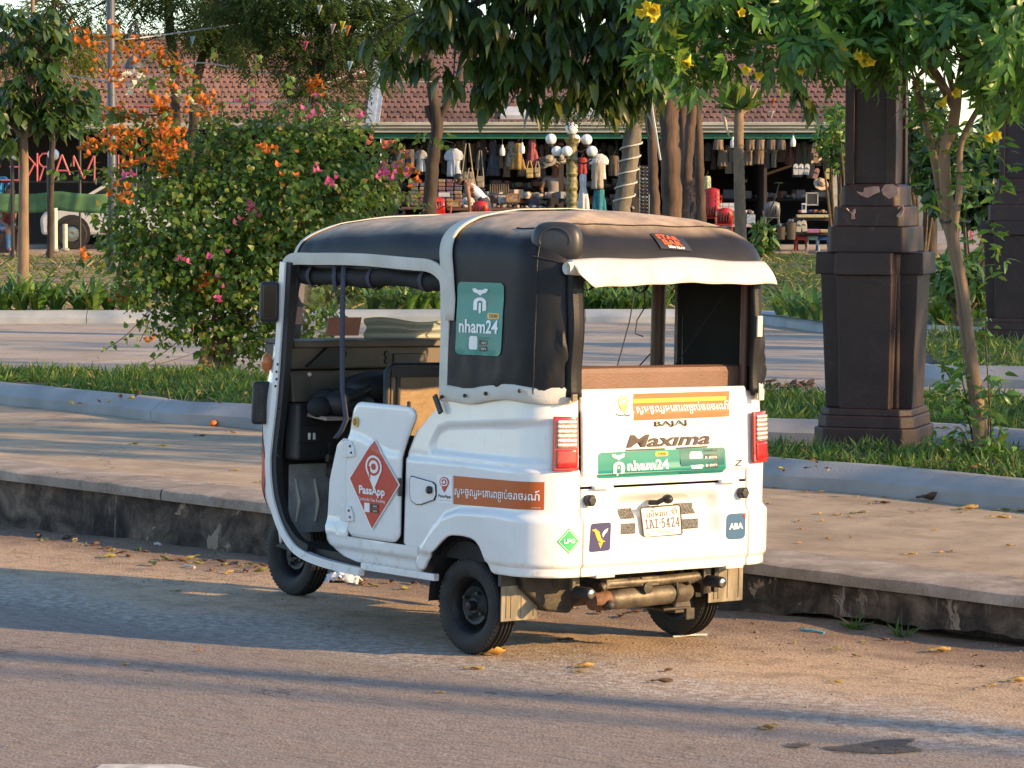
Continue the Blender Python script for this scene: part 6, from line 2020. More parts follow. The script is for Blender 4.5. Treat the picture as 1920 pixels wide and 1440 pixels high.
# ---- dark drooping tree in the middle, its trunk behind the broad pillar
def dark_tree():
 base = Vector((2.48, 21.3, .38))
 root = empty('drooping_tree', base, 0, 'dark broad leaved tree whose drooping branches hang over the top centre', 'tree')
 Y = 20.2
 def A(px, py, dy=0): return at(px, py, Y + dy)
 mb = MB(); p, r = limb(rel(root, [base, base + Vector((.02, 0, 1.4)), base + Vector((-.05, -.1, 3.0)), base + Vector((-.2, -.2, 4.2))]), .13, .09); mb.tube(p, r, 10); mb.build('trunk', M_BARK2, root, smooth=60)
 top = base + Vector((-.05, -.1, 3.0))
 tips = [A(1160, 40), A(1000, 10), A(860, 20), A(1100, -60), A(1280, -40)]
 for t in tips:
  mb = MB(); p, r = limb(rel(root, [top, top.lerp(t, .5) + Vector((0, 0, .35)), t]), .06, .02); mb.tube(p, r, 8); mb.build('branch', M_BARK2, root, smooth=60)
 k = Y / FPX
 def B(px, py, rx, ry, rd=.45, dy=0):
  c = A(px, py, dy); return ((c.x, c.y, c.z), (rx * k, rd, ry * k))
 blobs = [B(860, 30, 95, 60), B(950, 60, 100, 70), B(1050, 75, 105, 80), B(1150, 80, 100, 85), B(1220, 40, 80, 80), B(1000, -50, 260, 70, .6), B(1120, 130, 70, 50, .3), B(950, 120, 55, 45, .3), B(1190, 150, 40, 45, .2), B(800, 60, 50, 45, .25), B(1240, -30, 120, 70, .5)]
 nc = 330
 cen, d = blob_points(blobs, nc, .25)
 extra = [A(*q) for q in ((745, 95), (770, 105), (690, 80), (735, 120), (850, 150), (895, 170), (910, 190), (930, 150), (985, 175), (1000, 195), (1040, 190), (1075, 175), (1110, 170), (1125, 180), (1150, 190), (1180, 165), (1205, 150), (885, 115), (800, 110), (830, 130), (1240, 140), (1480, 130), (1500, 165), (1520, 190), (1440, 120))]
 cen = np.concatenate([cen, np.array([list(e) for e in extra])])
 P = []; X = []; U = []; S = []
 for c in cen:
  nl = rng.integers(10, 18)
  for q in range(nl):
   a = rng.uniform(0, 2 * PI); dr = rng.uniform(.5, 1.6)
   P.append(c + rdir(1)[0] * .04); X.append(np.array([math.cos(a), math.sin(a) - .2, -dr])); U.append(np.array([math.cos(a) * .4, math.sin(a) * .4 - .3, .8]) + rdir(1)[0] * .4); S.append(rng.uniform(.08, .20))
 P, X, U, S = map(np.array, (P, X, U, S))
 foliage(root, LANCE, P, X, U, S, G_DARK, 300)
 mb = MB()
 for c in cen[::2]:
  t = min(tips, key=lambda q: (q - Vector(c)).length)
  p, r = limb(rel(root, [t, t.lerp(Vector(c), .5) + Vector((0, 0, .08)), Vector(c)]), .010, .004); mb.tube(p, r, 5)
 tag(mb.build('twig', M_BARK2, root, smooth=60), kind='stuff')
dark_tree()

# ---- feathery trees of the middle distance
def feather_tree(label, Y, trunk, r0, r1, blobs, n, size=.16, mat=None, base_z=.5, extra=(), bark=M_BARK2, group=None, wob=.018):
 b = at(trunk[0][0], trunk[0][1], Y); base = Vector((b.x, Y, base_z))
 root = empty('feathery_tree', base, 0, label, 'tree', group)
 pts = [base] + [at(px, py, Y) for px, py in trunk[1:]]
 mb = MB(); p, r = limb(rel(root, pts), r0, r1, 10, wob, 8); r = [q * (1 + .10 * fbm((i * .8, r0 * 90, Y))) for i, q in enumerate(r)]; mb.tube(p, r, 14); mb.build('trunk', bark, root, smooth=60)
 for e in extra:
  mb = MB(); p, r = limb(rel(root, [at(px, py, Y) for px, py in e[0]]), e[1], e[2]); mb.tube(p, r, 8); mb.build('branch', bark, root, smooth=60)
 k = Y / FPX
 if blobs:
  bl = [((lambda c: (c.x, c.y + dy, c.z))(at(px, py, Y)), (rx * k, .8 * max(rx, ry) * k, ry * k)) for px, py, rx, ry, dy in blobs]
  cen, d = blob_points(bl, n, .15)
  P = []; X = []; U = []; S = []
  for c, dd in zip(cen, d):
   fd = nrmz((dd * .7 + rdir(1)[0] * .8 + np.array([0, 0, -.35]))[None])[0]; sd = np.cross(fd, [0.1, .2, 1.0]); sd /= np.linalg.norm(sd) + 1e-9
   for q in range(7):
    u = (q + 1) / 7
    for s_ in (1, -1):
     P.append(c + fd * size * 1.7 * u + np.array([0, 0, -.06 * u * u])); X.append(sd * s_ + fd * .5 + np.array([0, 0, -.2])); U.append(np.array([0, 0, 1.0]) + rdir(1)[0] * .4); S.append(size * rng.uniform(.45, .75) * (1.15 - .5 * abs(u - .5)))
  P, X, U, S = map(np.array, (P, X, U, S))
  me = leaves_mesh('crown', SLIM, P - np.array(base), X, U, S, mat or G_FEATHER); tag(put('crown', me, root), kind='stuff')
  mb = MB()
  for q in range(46):
   e = Vector(cen[rng.integers(n)]); s0 = pts[-1].lerp(pts[-2], random.random() * .6)
   p, r = limb(rel(root, [s0, s0.lerp(e, .5) + Vector((0, 0, .15)), e]), r1 * .4, .006); mb.tube(p, r, 5)
  tag(mb.build('twig', bark, root, smooth=60), kind='stuff')
 return root
feather_tree('feathery dark tree leaning before the roof above the bougainvillea', 50, [(585, 560), (585, 330), (590, 190), (594, 130), (600, 60), (598, -60)], .11, .07,
    [(600, 60, 110, 70, 0), (520, 30, 90, 50, 0), (680, 50, 80, 60, 0), (560, 120, 60, 40, 0), (690, 120, 60, 35, 0), (620, 170, 70, 35, 0), (480, 90, 50, 40, 0), (580, -30, 200, 60, 0), (545, 190, 35, 25, 0), (740, 30, 60, 50, 0), (450, 20, 60, 50, 0)], 2100, .17, extra=[([(594, 130), (640, 80), (680, 30)], .05, .03), ([(592, 150), (560, 90), (520, 40)], .05, .03)])
feather_tree('slim dark trunk before the tiled roof with a white band', 52, [(335, 560), (330, 300), (326, 120), (318, 60), (315, -60)], .09, .07, [(250, 30, 60, 35, 0), (360, 20, 60, 40, 0), (300, -30, 120, 40, 0), (330, 60, 40, 25, 0), (150, 10, 60, 40, 0)], 520, .18)
feather_tree('dark forked trunk leaning right before the tiled roof', 53, [(355, 560), (358, 300), (368, 170), (378, 110), (386, 60), (400, 0), (420, -60)], .085, .065, [(420, 30, 60, 50, 0), (470, 10, 70, 40, 0), (380, 60, 40, 30, 0), (440, 70, 50, 40, 0)], 620, .18)
feather_tree('dark forked tree in front of the roofed stalls', 55, [(806, 560), (806, 390), (812, 300), (820, 230), (812, 180), (805, 120), (790, 60)], .135, .075, [(740, 20, 60, 40, 0), (800, 20, 60, 40, 0)], 200, .18,
    extra=[([(822, 225), (838, 195), (856, 160), (870, 90), (880, 20)], .07, .05), ([(814, 235), (804, 215), (800, 198)], .045, .05)])
feather_tree('light trunk wound with white rope beside the globe lamp', 50, [(1160, 560), (1165, 400), (1178, 320), (1188, 240), (1200, 190), (1215, 130), (1225, 60)], .155, .11, [(1180, 165, 50, 35, 0), (1230, 180, 40, 30, 0), (1150, 190, 60, 22, 0), (1060, 190, 60, 20, 0), (1200, 120, 60, 40, 0)], 330, .16, bark=M_BARK3, mat=leaf_mat('pale_feather_leaf', [(0, (.07, .13, .05)), (1, (.14, .20, .07))], .35, .5))
for i, (x0, x1, w, lab) in enumerate(((1225, 1218, .13, 'thin dark trunk left of the thick trunk in the central group'), (1258, 1252, .27, 'thickest brown trunk of the central group'), (1288, 1300, .15, 'curved dark trunk right of the thick one in the central group'), (1283, 1278, .13, 'straight dark trunk behind the curved one'), (1312, 1306, .13, 'rightmost trunk of the central group with a sunlit patch'))):
 Yt = 42 + i * .7
 feather_tree(lab, Yt, [(x0 + 4, 560), (x0 + (x0 - x1) * .5, 430), (x0, 330), ((x0 + x1) / 2, 240), (x1, 150), (x1 - 5, 60), (x1, -80)], w * .55, w * .42, [], 0, bark=M_BARK4)

# ---- slender palm with a burst of clipped fronds
def palm():
 Y = 47.0; base = Vector((at(1393, 560, Y).x, Y, .45))
 root = empty('palm_tree', base, 0, 'slender palm with clipped fan of fronds between the trunks and the pillar', 'palm tree')
 mb = MB(); pts = [base] + [at(px, py, Y) for px, py in ((1389, 440), (1386, 330), (1385, 250), (1386, 205))]
 p = smooth_path(rel(root, pts), 14); r = [.095 - .03 * i / len(p) + (.006 if i % 2 else 0) for i in range(len(p))]
 mb.tube(p, r, 12); mb.build('trunk', M_BARK, root, smooth=40)
 M_FR = pm('dry_frond', (.36, .27, .17), (.22, .16, .10), scale=20, rough=.9, stretch=(1, 1, .2))
 for (px, py, w) in ((1352, 150, .03), (1366, 152, .03), (1420, 165, .035), (1408, 160, .03), (1358, 215, .02), (1430, 175, .02)):
  mb = MB(); s0 = at(1386, 215, Y) - base; e = at(px, py, Y) - base
  mid = s0.lerp(e, .5) + Vector((0, -.02, -.03))
  mb.tube(smooth_path([s0, mid, e], 4), [.045, .04, .035, .03, .028, .026, .022, .02, .012], 6); mb.build('frond_stalk', M_FR, root, smooth=60)
 mb = MB(); mb.tube([at(1360, 160, Y) - base, at(1354, 200, Y) - base, at(1362, 240, Y) - base, at(1368, 256, Y) - base], [.03, .03, .025, .008], 6); mb.build('dead_frond', pm('dead_frond', (.48, .40, .30), rough=.9), root, smooth=60)
 P = []; X = []; U = []; S = []
 for q in range(60):
  a = random.uniform(.25, PI - .25); L = random.uniform(.25, .5)
  P.append(np.array(at(1386, 205, Y)) + np.array([0, random.uniform(-.1, .1), 0])); X.append(np.array([math.cos(a), random.uniform(-.4, .4), math.sin(a)])); U.append(rdir(1)[0]); S.append(L)
 me = leaves_mesh('crown', LANCE, np.array(P) - np.array(base), np.array(X), np.array(U), np.array(S), G_HEDGE); tag(put('crown', me, root), kind='stuff')
palm()

# ---- broad-leaved young tree on the left
def left_tree():
 Y = 44.0; base = Vector((at(42, 530, Y).x, Y, lawn_z(at(42, 530, Y).x, Y)))
 root = empty('young_tree', base, 0, 'young broad leaved tree with a staked slender trunk near the far left', 'tree')
 A = lambda px, py, dy=0: at(px, py, Y + dy)
 mb = MB(); p, r = limb(rel(root, [base, A(44, 480), A(44, 400), A(45, 320), A(44, 260)]), .085, .06); mb.tube(p, r, 10)
 mb.build('trunk', M_BARK, root, smooth=60)
 for e, r0 in (([(44, 262), (32, 245), (18, 228), (10, 200)], .04), ([(44, 262), (54, 240), (58, 190), (60, 80), (62, -20)], .045), ([(46, 258), (60, 250), (75, 245), (100, 250)], .03)):
  mb = MB(); p, r = limb(rel(root, [A(*q) for q in e]), r0, r0 * .6); mb.tube(p, r, 8); mb.build('branch', M_BARK, root, smooth=60)
 k = Y / FPX
 bl = [((lambda c: (c.x, c.y, c.z))(A(px, py)), (rx * k, .6, ry * k)) for px, py, rx, ry in ((20, 200, 40, 50), (60, 130, 60, 50), (110, 190, 50, 40), (30, 60, 50, 60), (160, 180, 35, 30), (100, 230, 60, 25), (20, 260, 30, 20), (90, 60, 50, 40))]
 cen, d = blob_points(bl, 150, .3)
 P = []; X = []; U = []; S = []
 for c in cen:
  for q in range(rng.integers(7, 12)):
   a = rng.uniform(0, 2 * PI); P.append(c + rdir(1)[0] * .06); X.append(np.array([math.cos(a), math.sin(a), -rng.uniform(.1, 1.4)])); U.append(np.array([0, -.2, 1.0]) + rdir(1)[0] * .5); S.append(rng.uniform(.14, .30))
 P, X, U, S = map(np.array, (P, X, U, S))
 foliage(root, OVAL, P, X, U, S, G_BROAD, 220)
 mb = MB()
 for c in cen[::2]:
  s0 = A(*random.choice([(58, 190), (60, 80), (18, 228), (75, 245)])); p, r = limb(rel(root, [s0, s0.lerp(Vector(c), .5) + Vector((0, 0, .1)), Vector(c)]), .012, .005); mb.tube(p, r, 5)
 tag(mb.build('twig', M_BARK, root, smooth=60), kind='stuff')
left_tree()
feather_tree('feathery light green sapling behind the young broad leaved tree', 56, [(95, 540), (95, 400), (98, 250), (100, 100), (100, -30)], .06, .04, [(60, 30, 60, 40, 0), (160, 90, 60, 30, 0), (110, 110, 60, 40, 0), (20, 100, 40, 40, 0)], 420, .17, mat=G_HEDGE)

# shrubs on the right behind the pillars
for px, py, Y, rx, ry, n, sz, T, mt, lab in ((1820, 330, 40, 100, 80, 2600, (.12, .24), OVAL, G_BROAD, 'tall dark green shrub between the two pillars'), (1730, 250, 46, 50, 90, 1200, (.12, .22), OVAL, G_BROAD, 'dark leafy tree mass just right of the broad pillar'), (1800, 520, 33, 55, 45, 420, (.12, .22), LANCE, G_STRAP, 'light green leafy shrub at the foot of the leaning trunk'), (1570, 250, 48, 40, 60, 500, (.1, .2), LANCE, G_TECOMA, 'bright green shrub against the roof left of the broad pillar'), (1430, 445, 57, 22, 28, 260, (.12, .25), LANCE, G_STRAP, 'bright green plant just behind the roof of the tuk-tuk'), (1895, 250, 42, 50, 120, 1500, (.12, .24), OVAL, G_BROAD, 'dark leafy mass behind the far right pillar')):
 c = at(px, py, Y); k = Y / FPX; z0 = .42 if Y > 36 else .40
 bush('shrub', lab, 'shrub', [((c.x, c.y, c.z), (rx * k, .5 * (rx + ry) * k, ry * k)), ((c.x + rx * k * .4, c.y, c.z - ry * k * .6), (rx * k * .7, .4 * rx * k, ry * k * .6))], n, sz, T, mt, (c.x, Y, z0), stems=9, npart=0, shell=.4, stem_r=.03)

# ================================================================== the two stepped pillars
def pillar_material():
 n = NT('dark_brown_pillar_paint')
 v = n.coord('Object')
 c = n.ramp(n.noise(v, 5, 6, .65), [(.3, (.022, .010, .009)), (.55, (.034, .016, .0145)), (.8, (.054, .029, .026))])
 c = n.mix(n.mapr(n.noise(v, 3.2, 7, .7, .8), .60, .70, 0, .5), c, (.12, .075, .055))
 c = n.mix(n.mapr(n.noise(n.coord('Object', (1, 1, .15)), 22, 4, .7), .62, .74, 0, .4), c, (.10, .07, .055))
 n.set(Base_Color=c, Roughness=.55)
 n.bump(n.noise(v, 40, 5, .7), .3, .008)
 return n.mat
M_PILLAR = pillar_material()
M_CHIP = pm('bare_plaster_chip', (.36, .20, .17), (.46, .32, .27), scale=20, rough=.9, bump=.3, bscale=60)

def sq(mb, a, z0, z1, b=None, ch=.0):
 """square (optionally tapered) block with chamfered upright corners"""
 b = a if b is None else b
 def ring(w, z):
  h = w / 2; c = ch
  if c <= 0: return [(h, h, z), (-h, h, z), (-h, -h, z), (h, -h, z)]
  return [(h, h - c, z), (h - c, h, z), (-h + c, h, z), (-h, h - c, z), (-h, -h + c, z), (-h + c, -h, z), (h - c, -h, z), (h, -h + c, z)]
 r0, r1 = ring(a, z0), ring(b, z1); m = len(r0)
 mb.add(r0 + r1, [tuple(range(m - 1, -1, -1)), tuple(range(m, 2 * m))] + [(i, (i + 1) % m, m + (i + 1) % m, m + i) for i in range(m)])

def pillar(px, Y, yaw, z0, label):
 x = at(px, 600, Y).x
 root = empty('pillar', (x, Y, z0), yaw, label, 'pillar')
 root.scale = (1.06, 1.06, 1)
 def blk(nm, *tiers, bev=.008):
  mb = MB()
  for t in tiers: sq(mb, *t)
  return mb.build(nm, M_PILLAR, root, bevel=bev)
 blk('plinth', (.60, -.05, .200, None, .07)); blk('plinth_step', (.565, .199, .272, .56, .065)); blk('plinth_step', (.535, .271, .314, .53, .06))
 blk('shaft_core', (.37, .313, 1.262, .40, .05))
 mb = MB()
 for k in range(4):
  R = Matrix.Rotation(k * PI / 2, 3, 'Z')
  mb = MB()
  vs = []
  for (z, w, d) in ((.313, .285, .255), (1.13, .325, .285)):
   vs += [R @ Vector((-w / 2, .1, z)), R @ Vector((w / 2, .1, z)), R @ Vector((w / 2, d, z)), R @ Vector((-w / 2, d, z))]
  mb.add(vs, [(0, 3, 2, 1), (4, 5, 6, 7), (0, 1, 5, 4), (1, 2, 6, 5), (2, 3, 7, 6), (3, 0, 4, 7)])
  p = mb.build('face_panel', M_PILLAR, root, bevel=.006)
  mb = MB(); mb.box(R @ Vector((0, .20, 1.195)), (.335, .235, .135), rz=k * PI / 2, top=.98); mb.build('panel_cap', M_PILLAR, p, bevel=.008)
 for k in range(4):
  a = k * PI / 2 + PI / 4; c = Vector((math.cos(a) * .245, math.sin(a) * .245, .72))
  mb = MB(); sq(mb, .05, -.405, .50, .055); o = mb.build('corner_rib', M_PILLAR, root, bevel=.006); o.location = c * .86 + Vector((0, 0, .10)); o.rotation_euler = (0, 0, k * PI / 2)
 blk('tier', (.475, 1.261, 1.418, .468, .03)); blk('tier', (.415, 1.417, 1.540, .41, .03)); blk('tier', (.350, 1.539, 1.662, .345, .03)); blk('tier', (.335, 1.661, 1.675, .30, .03))
 blk('column', (.262, 1.674, 4.4, .262, .0))
 for k in range(4):
  R = Matrix.Rotation(k * PI / 2, 3, 'Z')
  for s in (1, -1):
   mb = MB(); mb.box(R @ Vector((s * .1225, .1225, 3.03)), (.055, .055, 2.71), rz=k * PI / 2);
   if s > 0: mb.build('column_edge', M_PILLAR, root, bevel=.004)
 return root
PIL = pillar(1641, 19.12, math.radians(-20), .275, 'broad dark brown stepped pillar with chipped paint in the near grass bed')
pillar(1906, 30.6, math.radians(-20), .30, 'dark stepped pillar further back at the right edge')
# bare patches where the paint has flaked away
def chip(pxs, dz=.004):
 Ri = Matrix.Rotation(math.radians(20), 3, 'Z')
 pts = []
 hw = .173 + .0015
 for (px, py) in pxs:
  # meet the front face of the tier it sits on
  z_guess = 2 - (py - 330) / 308
  half = .174 if z_guess > 1.805 else .2075
  d = Ri @ (ray(px, py)); c = Ri @ (EYE - PIL.location)
  t = (-half - .003 - c.y) / d.y
  pts.append(c + d * t)
 mb = MB(); mb.add(pts, [tuple(range(len(pts)))]); o = mb.build('bare_patch', M_CHIP, PIL)
 md = o.modifiers.new('t', 'SOLIDIFY'); md.thickness = .004; md.offset = 0
chip([(1608, 359), (1620, 361), (1622, 352), (1640, 349), (1648, 350), (1650, 360), (1640, 364), (1628, 371), (1615, 366)])
chip([(1652, 356), (1658, 346), (1672, 345), (1681, 352), (1682, 364), (1676, 368), (1666, 373), (1655, 365)])
chip([(1590, 391), (1598, 388), (1606, 392), (1606, 398), (1604, 402), (1606, 410), (1599, 411), (1599, 401)])
chip([(1682, 388), (1690, 385), (1692, 392), (1688, 404), (1684, 408), (1679, 406)])

# ================================================================== the market hall
def tile_mat(name, stops):
 n = NT(name)
 a = n.n('ShaderNodeAttribute', attribute_name='rnd'); oi = n.n('ShaderNodeObjectInfo')
 f = n.math('FRACT', n.math('ADD', a.outputs['Fac'], oi.outputs['Random']))
 col = n.ramp(f, stops)
 P = n.pos()
 col = n.mix(n.mapr(n.noise(P, .9, 5, .7), .48, .68, 0, .75), col, (.075, .050, .045))
 col = n.mix(n.mapr(n.noise(P, 14, 4, .7), .55, .75, 0, .5), col, (.10, .07, .06))
 n.set(Base_Color=col, Roughness=.85)
 return n.mat
M_TILE_L = tile_mat('orange_roof_tile', [(0, (.24, .125, .095)), (.5, (.30, .16, .12)), (1, (.19, .105, .082))])
M_TILE_R = tile_mat('dull_red_roof_tile', [(0, (.15, .082, .070)), (.5, (.20, .112, .095)), (1, (.115, .068, .062))])
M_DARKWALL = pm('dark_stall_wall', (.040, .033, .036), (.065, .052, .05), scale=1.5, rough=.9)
M_GUTTER = pm('pale_gutter', (.42, .42, .37), (.28, .27, .23), scale=3, rough=.7, stretch=(.4, 1, 3))
M_GREENBAND = pm('green_fascia', (.025, .17, .09), (.02, .12, .065), scale=2, rough=.6)

EY, RY = 61.6, 64.6
def roof_pt(px_x, v):
 """v 0 at the eave, 1 at the ridge"""
 return Vector((px_x, EY + (RY - EY) * v, 3.04 + (4.80 - 3.04) * v))
TW, TL = .125, .205
def tile_geo():
 out = [(-.48, 0.0), (-.48, .72), (-.30, .93), (0, 1.02), (.30, .93), (.48, .72), (.48, 0.0)]
 sl = Vector((0, -(RY - EY), -(4.80 - 3.04))).normalized(); nn = Vector((0, sl.z, -sl.y)); nn = nn if nn.z > 0 else -nn
 V = []
 for u, v in out:
  p = Vector((u * TW, 0, 0)) + sl * (v * TL * 1.18) + nn * (.012 + .030 * v + .010 * (1 - (2 * u) ** 2)); V.append(p)
 for u, v in out[1:6]:
  p = Vector((u * TW, 0, 0)) + sl * (v * TL * 1.18) + nn * (.030 * v - .016); V.append(p)
 F = [(0, 6, 5, 1), (1, 5, 4, 2), (2, 4, 3)] + [(1 + i, 7 + i, 8 + i, 2 + i) for i in range(4)]
 return [tuple(v) for v in V], [tuple(f[::-1]) for f in F]
TV, TF = tile_geo()
def tiled_roof(label_root, x0, x1, mat, nbig, holes=()):
 me = mesh_np('roof_tile', TV, TF, [mat]); set_rnd(me, np.zeros(len(TV)))
 rows = int(3.48 / TL); cols = int((x1 - x0) / TW)
 spots = []
 for r in range(rows + 1):
  for c in range(cols):
   x = x0 + (c + .5 + (.5 if r % 2 else 0)) * TW
   p = roof_pt(x, min(1, (r + 1) * TL / 3.48)); spots.append((r, c, p + Vector((random.uniform(-.006, .006), 0, random.uniform(-.005, .005)))))
 q, sc = px_of(np.array([list(s[2]) for s in spots]))
 seen = [i for i in range(len(spots)) if 0 < q[i, 0] < 1920 and q[i, 1] > 0]
 seen.sort(key=lambda i: spots[i][0])
 big = set(seen[:nbig])
 for i in big:
  o = bpy.data.objects.new('roof_tile', me); COL.objects.link(o); o.parent = label_root; o.location = spots[i][2]; o.rotation_euler = (random.uniform(-.03, .03), random.uniform(-.03, .03), 0)
 V = []; F = []; R = []
 for i, s in enumerate(spots):
  if i in big: continue
  b = len(V); V += [(s[2].x + v[0], s[2].y + v[1], s[2].z + v[2]) for v in TV]; F += [tuple(b + k for k in f) for f in TF]; R += [random.random()] * len(TV)
 me2 = mesh_np('roof_tiles', V, F, [mat]); set_rnd(me2, R); tag(put('roof_tiles', me2, label_root), kind='stuff')
 mb = MB(); a, b, c, d = roof_pt(x0, 0), roof_pt(x1, 0), roof_pt(x1, 1), roof_pt(x0, 1)
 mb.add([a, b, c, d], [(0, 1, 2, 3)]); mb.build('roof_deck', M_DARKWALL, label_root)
XL, XM, XR_ = at(-260, 200, EY).x, at(694, 200, EY).x, at(1700, 200, EY).x
hall_l = empty('market_hall', (0, 0, 0), 0, 'market hall with the orange tiled roof behind the bougainvillea', 'building')
tiled_roof(hall_l, XL, XM, M_TILE_L, 150)
hall = empty('market_hall', (0, 0, 0), 0, 'market hall with darker red tiles, pale gutter and open stalls', 'building')
tiled_roof(hall, XM + .02, XR_, M_TILE_R, 150)
for rt, a, b in ((hall_l, XL, XM), (hall, XM, XR_)):
 mb = MB(); mb.box(((a + b) / 2, RY + .12, 4.86), (b - a - .02, .42, .14)); mb.build('ridge_cap', M_KERB2, rt, bevel=.03)
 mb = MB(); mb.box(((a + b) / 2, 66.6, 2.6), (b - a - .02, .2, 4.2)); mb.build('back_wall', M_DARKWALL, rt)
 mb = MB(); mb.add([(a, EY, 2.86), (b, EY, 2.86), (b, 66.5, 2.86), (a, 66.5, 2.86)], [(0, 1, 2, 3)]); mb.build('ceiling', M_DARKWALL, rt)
# blue-grey verge flashing between the two roofs
mb = MB()
e0, e1 = roof_pt(XM, -.06), roof_pt(XM + .10, 1.06)
for off, w in ((0, .09), (.13, .05)):
 P = [(e0 + Vector((off - w, 0, .07))), (e0 + Vector((off + w, 0, .10))), (e1 + Vector((off + w, 0, .10))), (e1 + Vector((off - w, 0, .07)))]
 Q = [p - Vector((0, 0, .12)) for p in P]
 mb.add(P + Q, [(0, 1, 2, 3), (7, 6, 5, 4), (0, 4, 5, 1), (1, 5, 6, 2), (2, 6, 7, 3), (3, 7, 4, 0)])
mb.build('verge_flashing', pm('galvanised_flashing', (.48, .53, .56), (.36, .40, .42), scale=6, rough=.5, metal=.2), hall)
# gutter in three lapped courses, green band under it
for k, (z0, z1, yy) in enumerate(((2.985, 3.055, .10), (2.925, 2.98, .06), (2.845, 2.92, .0))):
 mb = MB(); mb.box(((XM + XR_) / 2, EY - .25 - yy, (z0 + z1) / 2), (XR_ - XM - .05, .22, z1 - z0)); mb.build('gutter', M_GUTTER, hall, bevel=.015)
mb = MB(); mb.box(((XM + XR_) / 2, EY - .20, 2.780), (XR_ - XM - .05, .10, .105)); mb.build('green_band', M_GREENBAND, hall, bevel=.01)
mb = MB(); mb.box(((XL + XM) / 2, EY - .20, 2.98), (XM - XL - .05, .30, .12)); mb.build('gutter', M_GUTTER, hall_l, bevel=.015)
# pale sheet lying on the lower roof
a, b = at(938, 228, EY), at(1158, 218, EY)
mb = MB(); p0 = roof_pt(a.x, .03); p1 = roof_pt(b.x, .03); u = Vector((0, .30, .18)); n0 = Vector((0, -.03, .10))
mb.add([p0 + n0, p1 + n0, p1 + u + n0, p0 + u + n0 + Vector((.12, 0, 0)), p0, p1, p1 + u, p0 + u], [(0, 1, 2, 3), (0, 4, 5, 1), (7, 6, 5, 4), (1, 5, 6, 2), (2, 6, 7, 3), (3, 7, 4, 0)]); mb.build('roof_sheet', pm('pale_sheet', (.50, .52, .54), (.40, .42, .44), scale=4, rough=.5), hall)
for px in (742, 905, 1052, 1190, 1300, 1566, 1690):
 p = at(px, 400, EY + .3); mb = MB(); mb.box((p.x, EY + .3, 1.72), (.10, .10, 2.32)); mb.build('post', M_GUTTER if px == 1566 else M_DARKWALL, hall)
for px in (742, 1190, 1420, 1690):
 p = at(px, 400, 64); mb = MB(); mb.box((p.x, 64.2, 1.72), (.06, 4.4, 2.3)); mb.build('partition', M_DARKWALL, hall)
# small gable of the neighbouring roof, plain pale wall end
mb = MB(); g = at(600, 200, 60.6); mb.prism([(at(585, 185, 60.6).x, at(585, 185, 60.6).z), (at(585, 230, 60.6).x, at(585, 230, 60.6).z), (at(668, 226, 60.6).x, at(668, 226, 60.6).z)], 60.5, 61.2);
tag(mb.build('lean_to_roof', pm('pale_green_sheet', (.36, .42, .36), (.46, .48, .42), scale=3, rough=.7)), 'pale green lean-to roof end beside the blue grey flashing', 'roof')
# a pinkish house gable far behind on the left
hs = empty('house', (0, 0, 0), 0, 'distant pinkish gabled house above the market roof at left', 'building')
a, b, c = at(62, 80, 80), at(100, 55, 80), at(140, 80, 80)
mb = MB(); mb.prism([(a.x, a.z), (c.x, c.z), (b.x + .25, b.z), (b.x - .25, b.z)], 80, 86); mb.build('roof', pm('pink_roof', (.42, .23, .19), (.36, .20, .17), scale=3, rough=.8), hs)
mb = MB(); mb.box((b.x, 83, 2.7), (c.x - a.x - .3, 5.6, a.z * 2 - 5.4)); mb.build('wall', M_PLAZA, hs)

# ------------------------------------------------------------------ goods in the stalls
_cm = {}
def cmat(c, c2=None, rough=.85, scale=9):
 k = (tuple(c), tuple(c2) if c2 else None, rough, scale)
 if k not in _cm: _cm[k] = pm('cloth_or_goods', c, c2 or tuple(q * .8 for q in c), scale=scale, rough=rough)
 return _cm[k]
GARM = {'shirt': [(0, .36, .64), (.03, .30, .70), (.10, .12, .88), (.26, .0, 1), (.40, .03, .97), (.41, .19, .81), (.7, .17, .83), (1, .15, .85)],
  'dress': [(0, .38, .62), (.04, .28, .72), (.16, .25, .75), (.36, .32, .68), (.6, .16, .84), (1, 0, 1)],
  'skirt': [(0, .22, .78), (.1, .20, .80), (1, .02, .98)],
  'trousers': [(0, .08, .92), (.1, .04, .96), (1, 0, 1)],
  'top': [(0, .28, .72), (.05, .18, .82), (.12, .08, .92), (.30, .10, .90), (.55, .16, .84), (1, .10, .90)]}
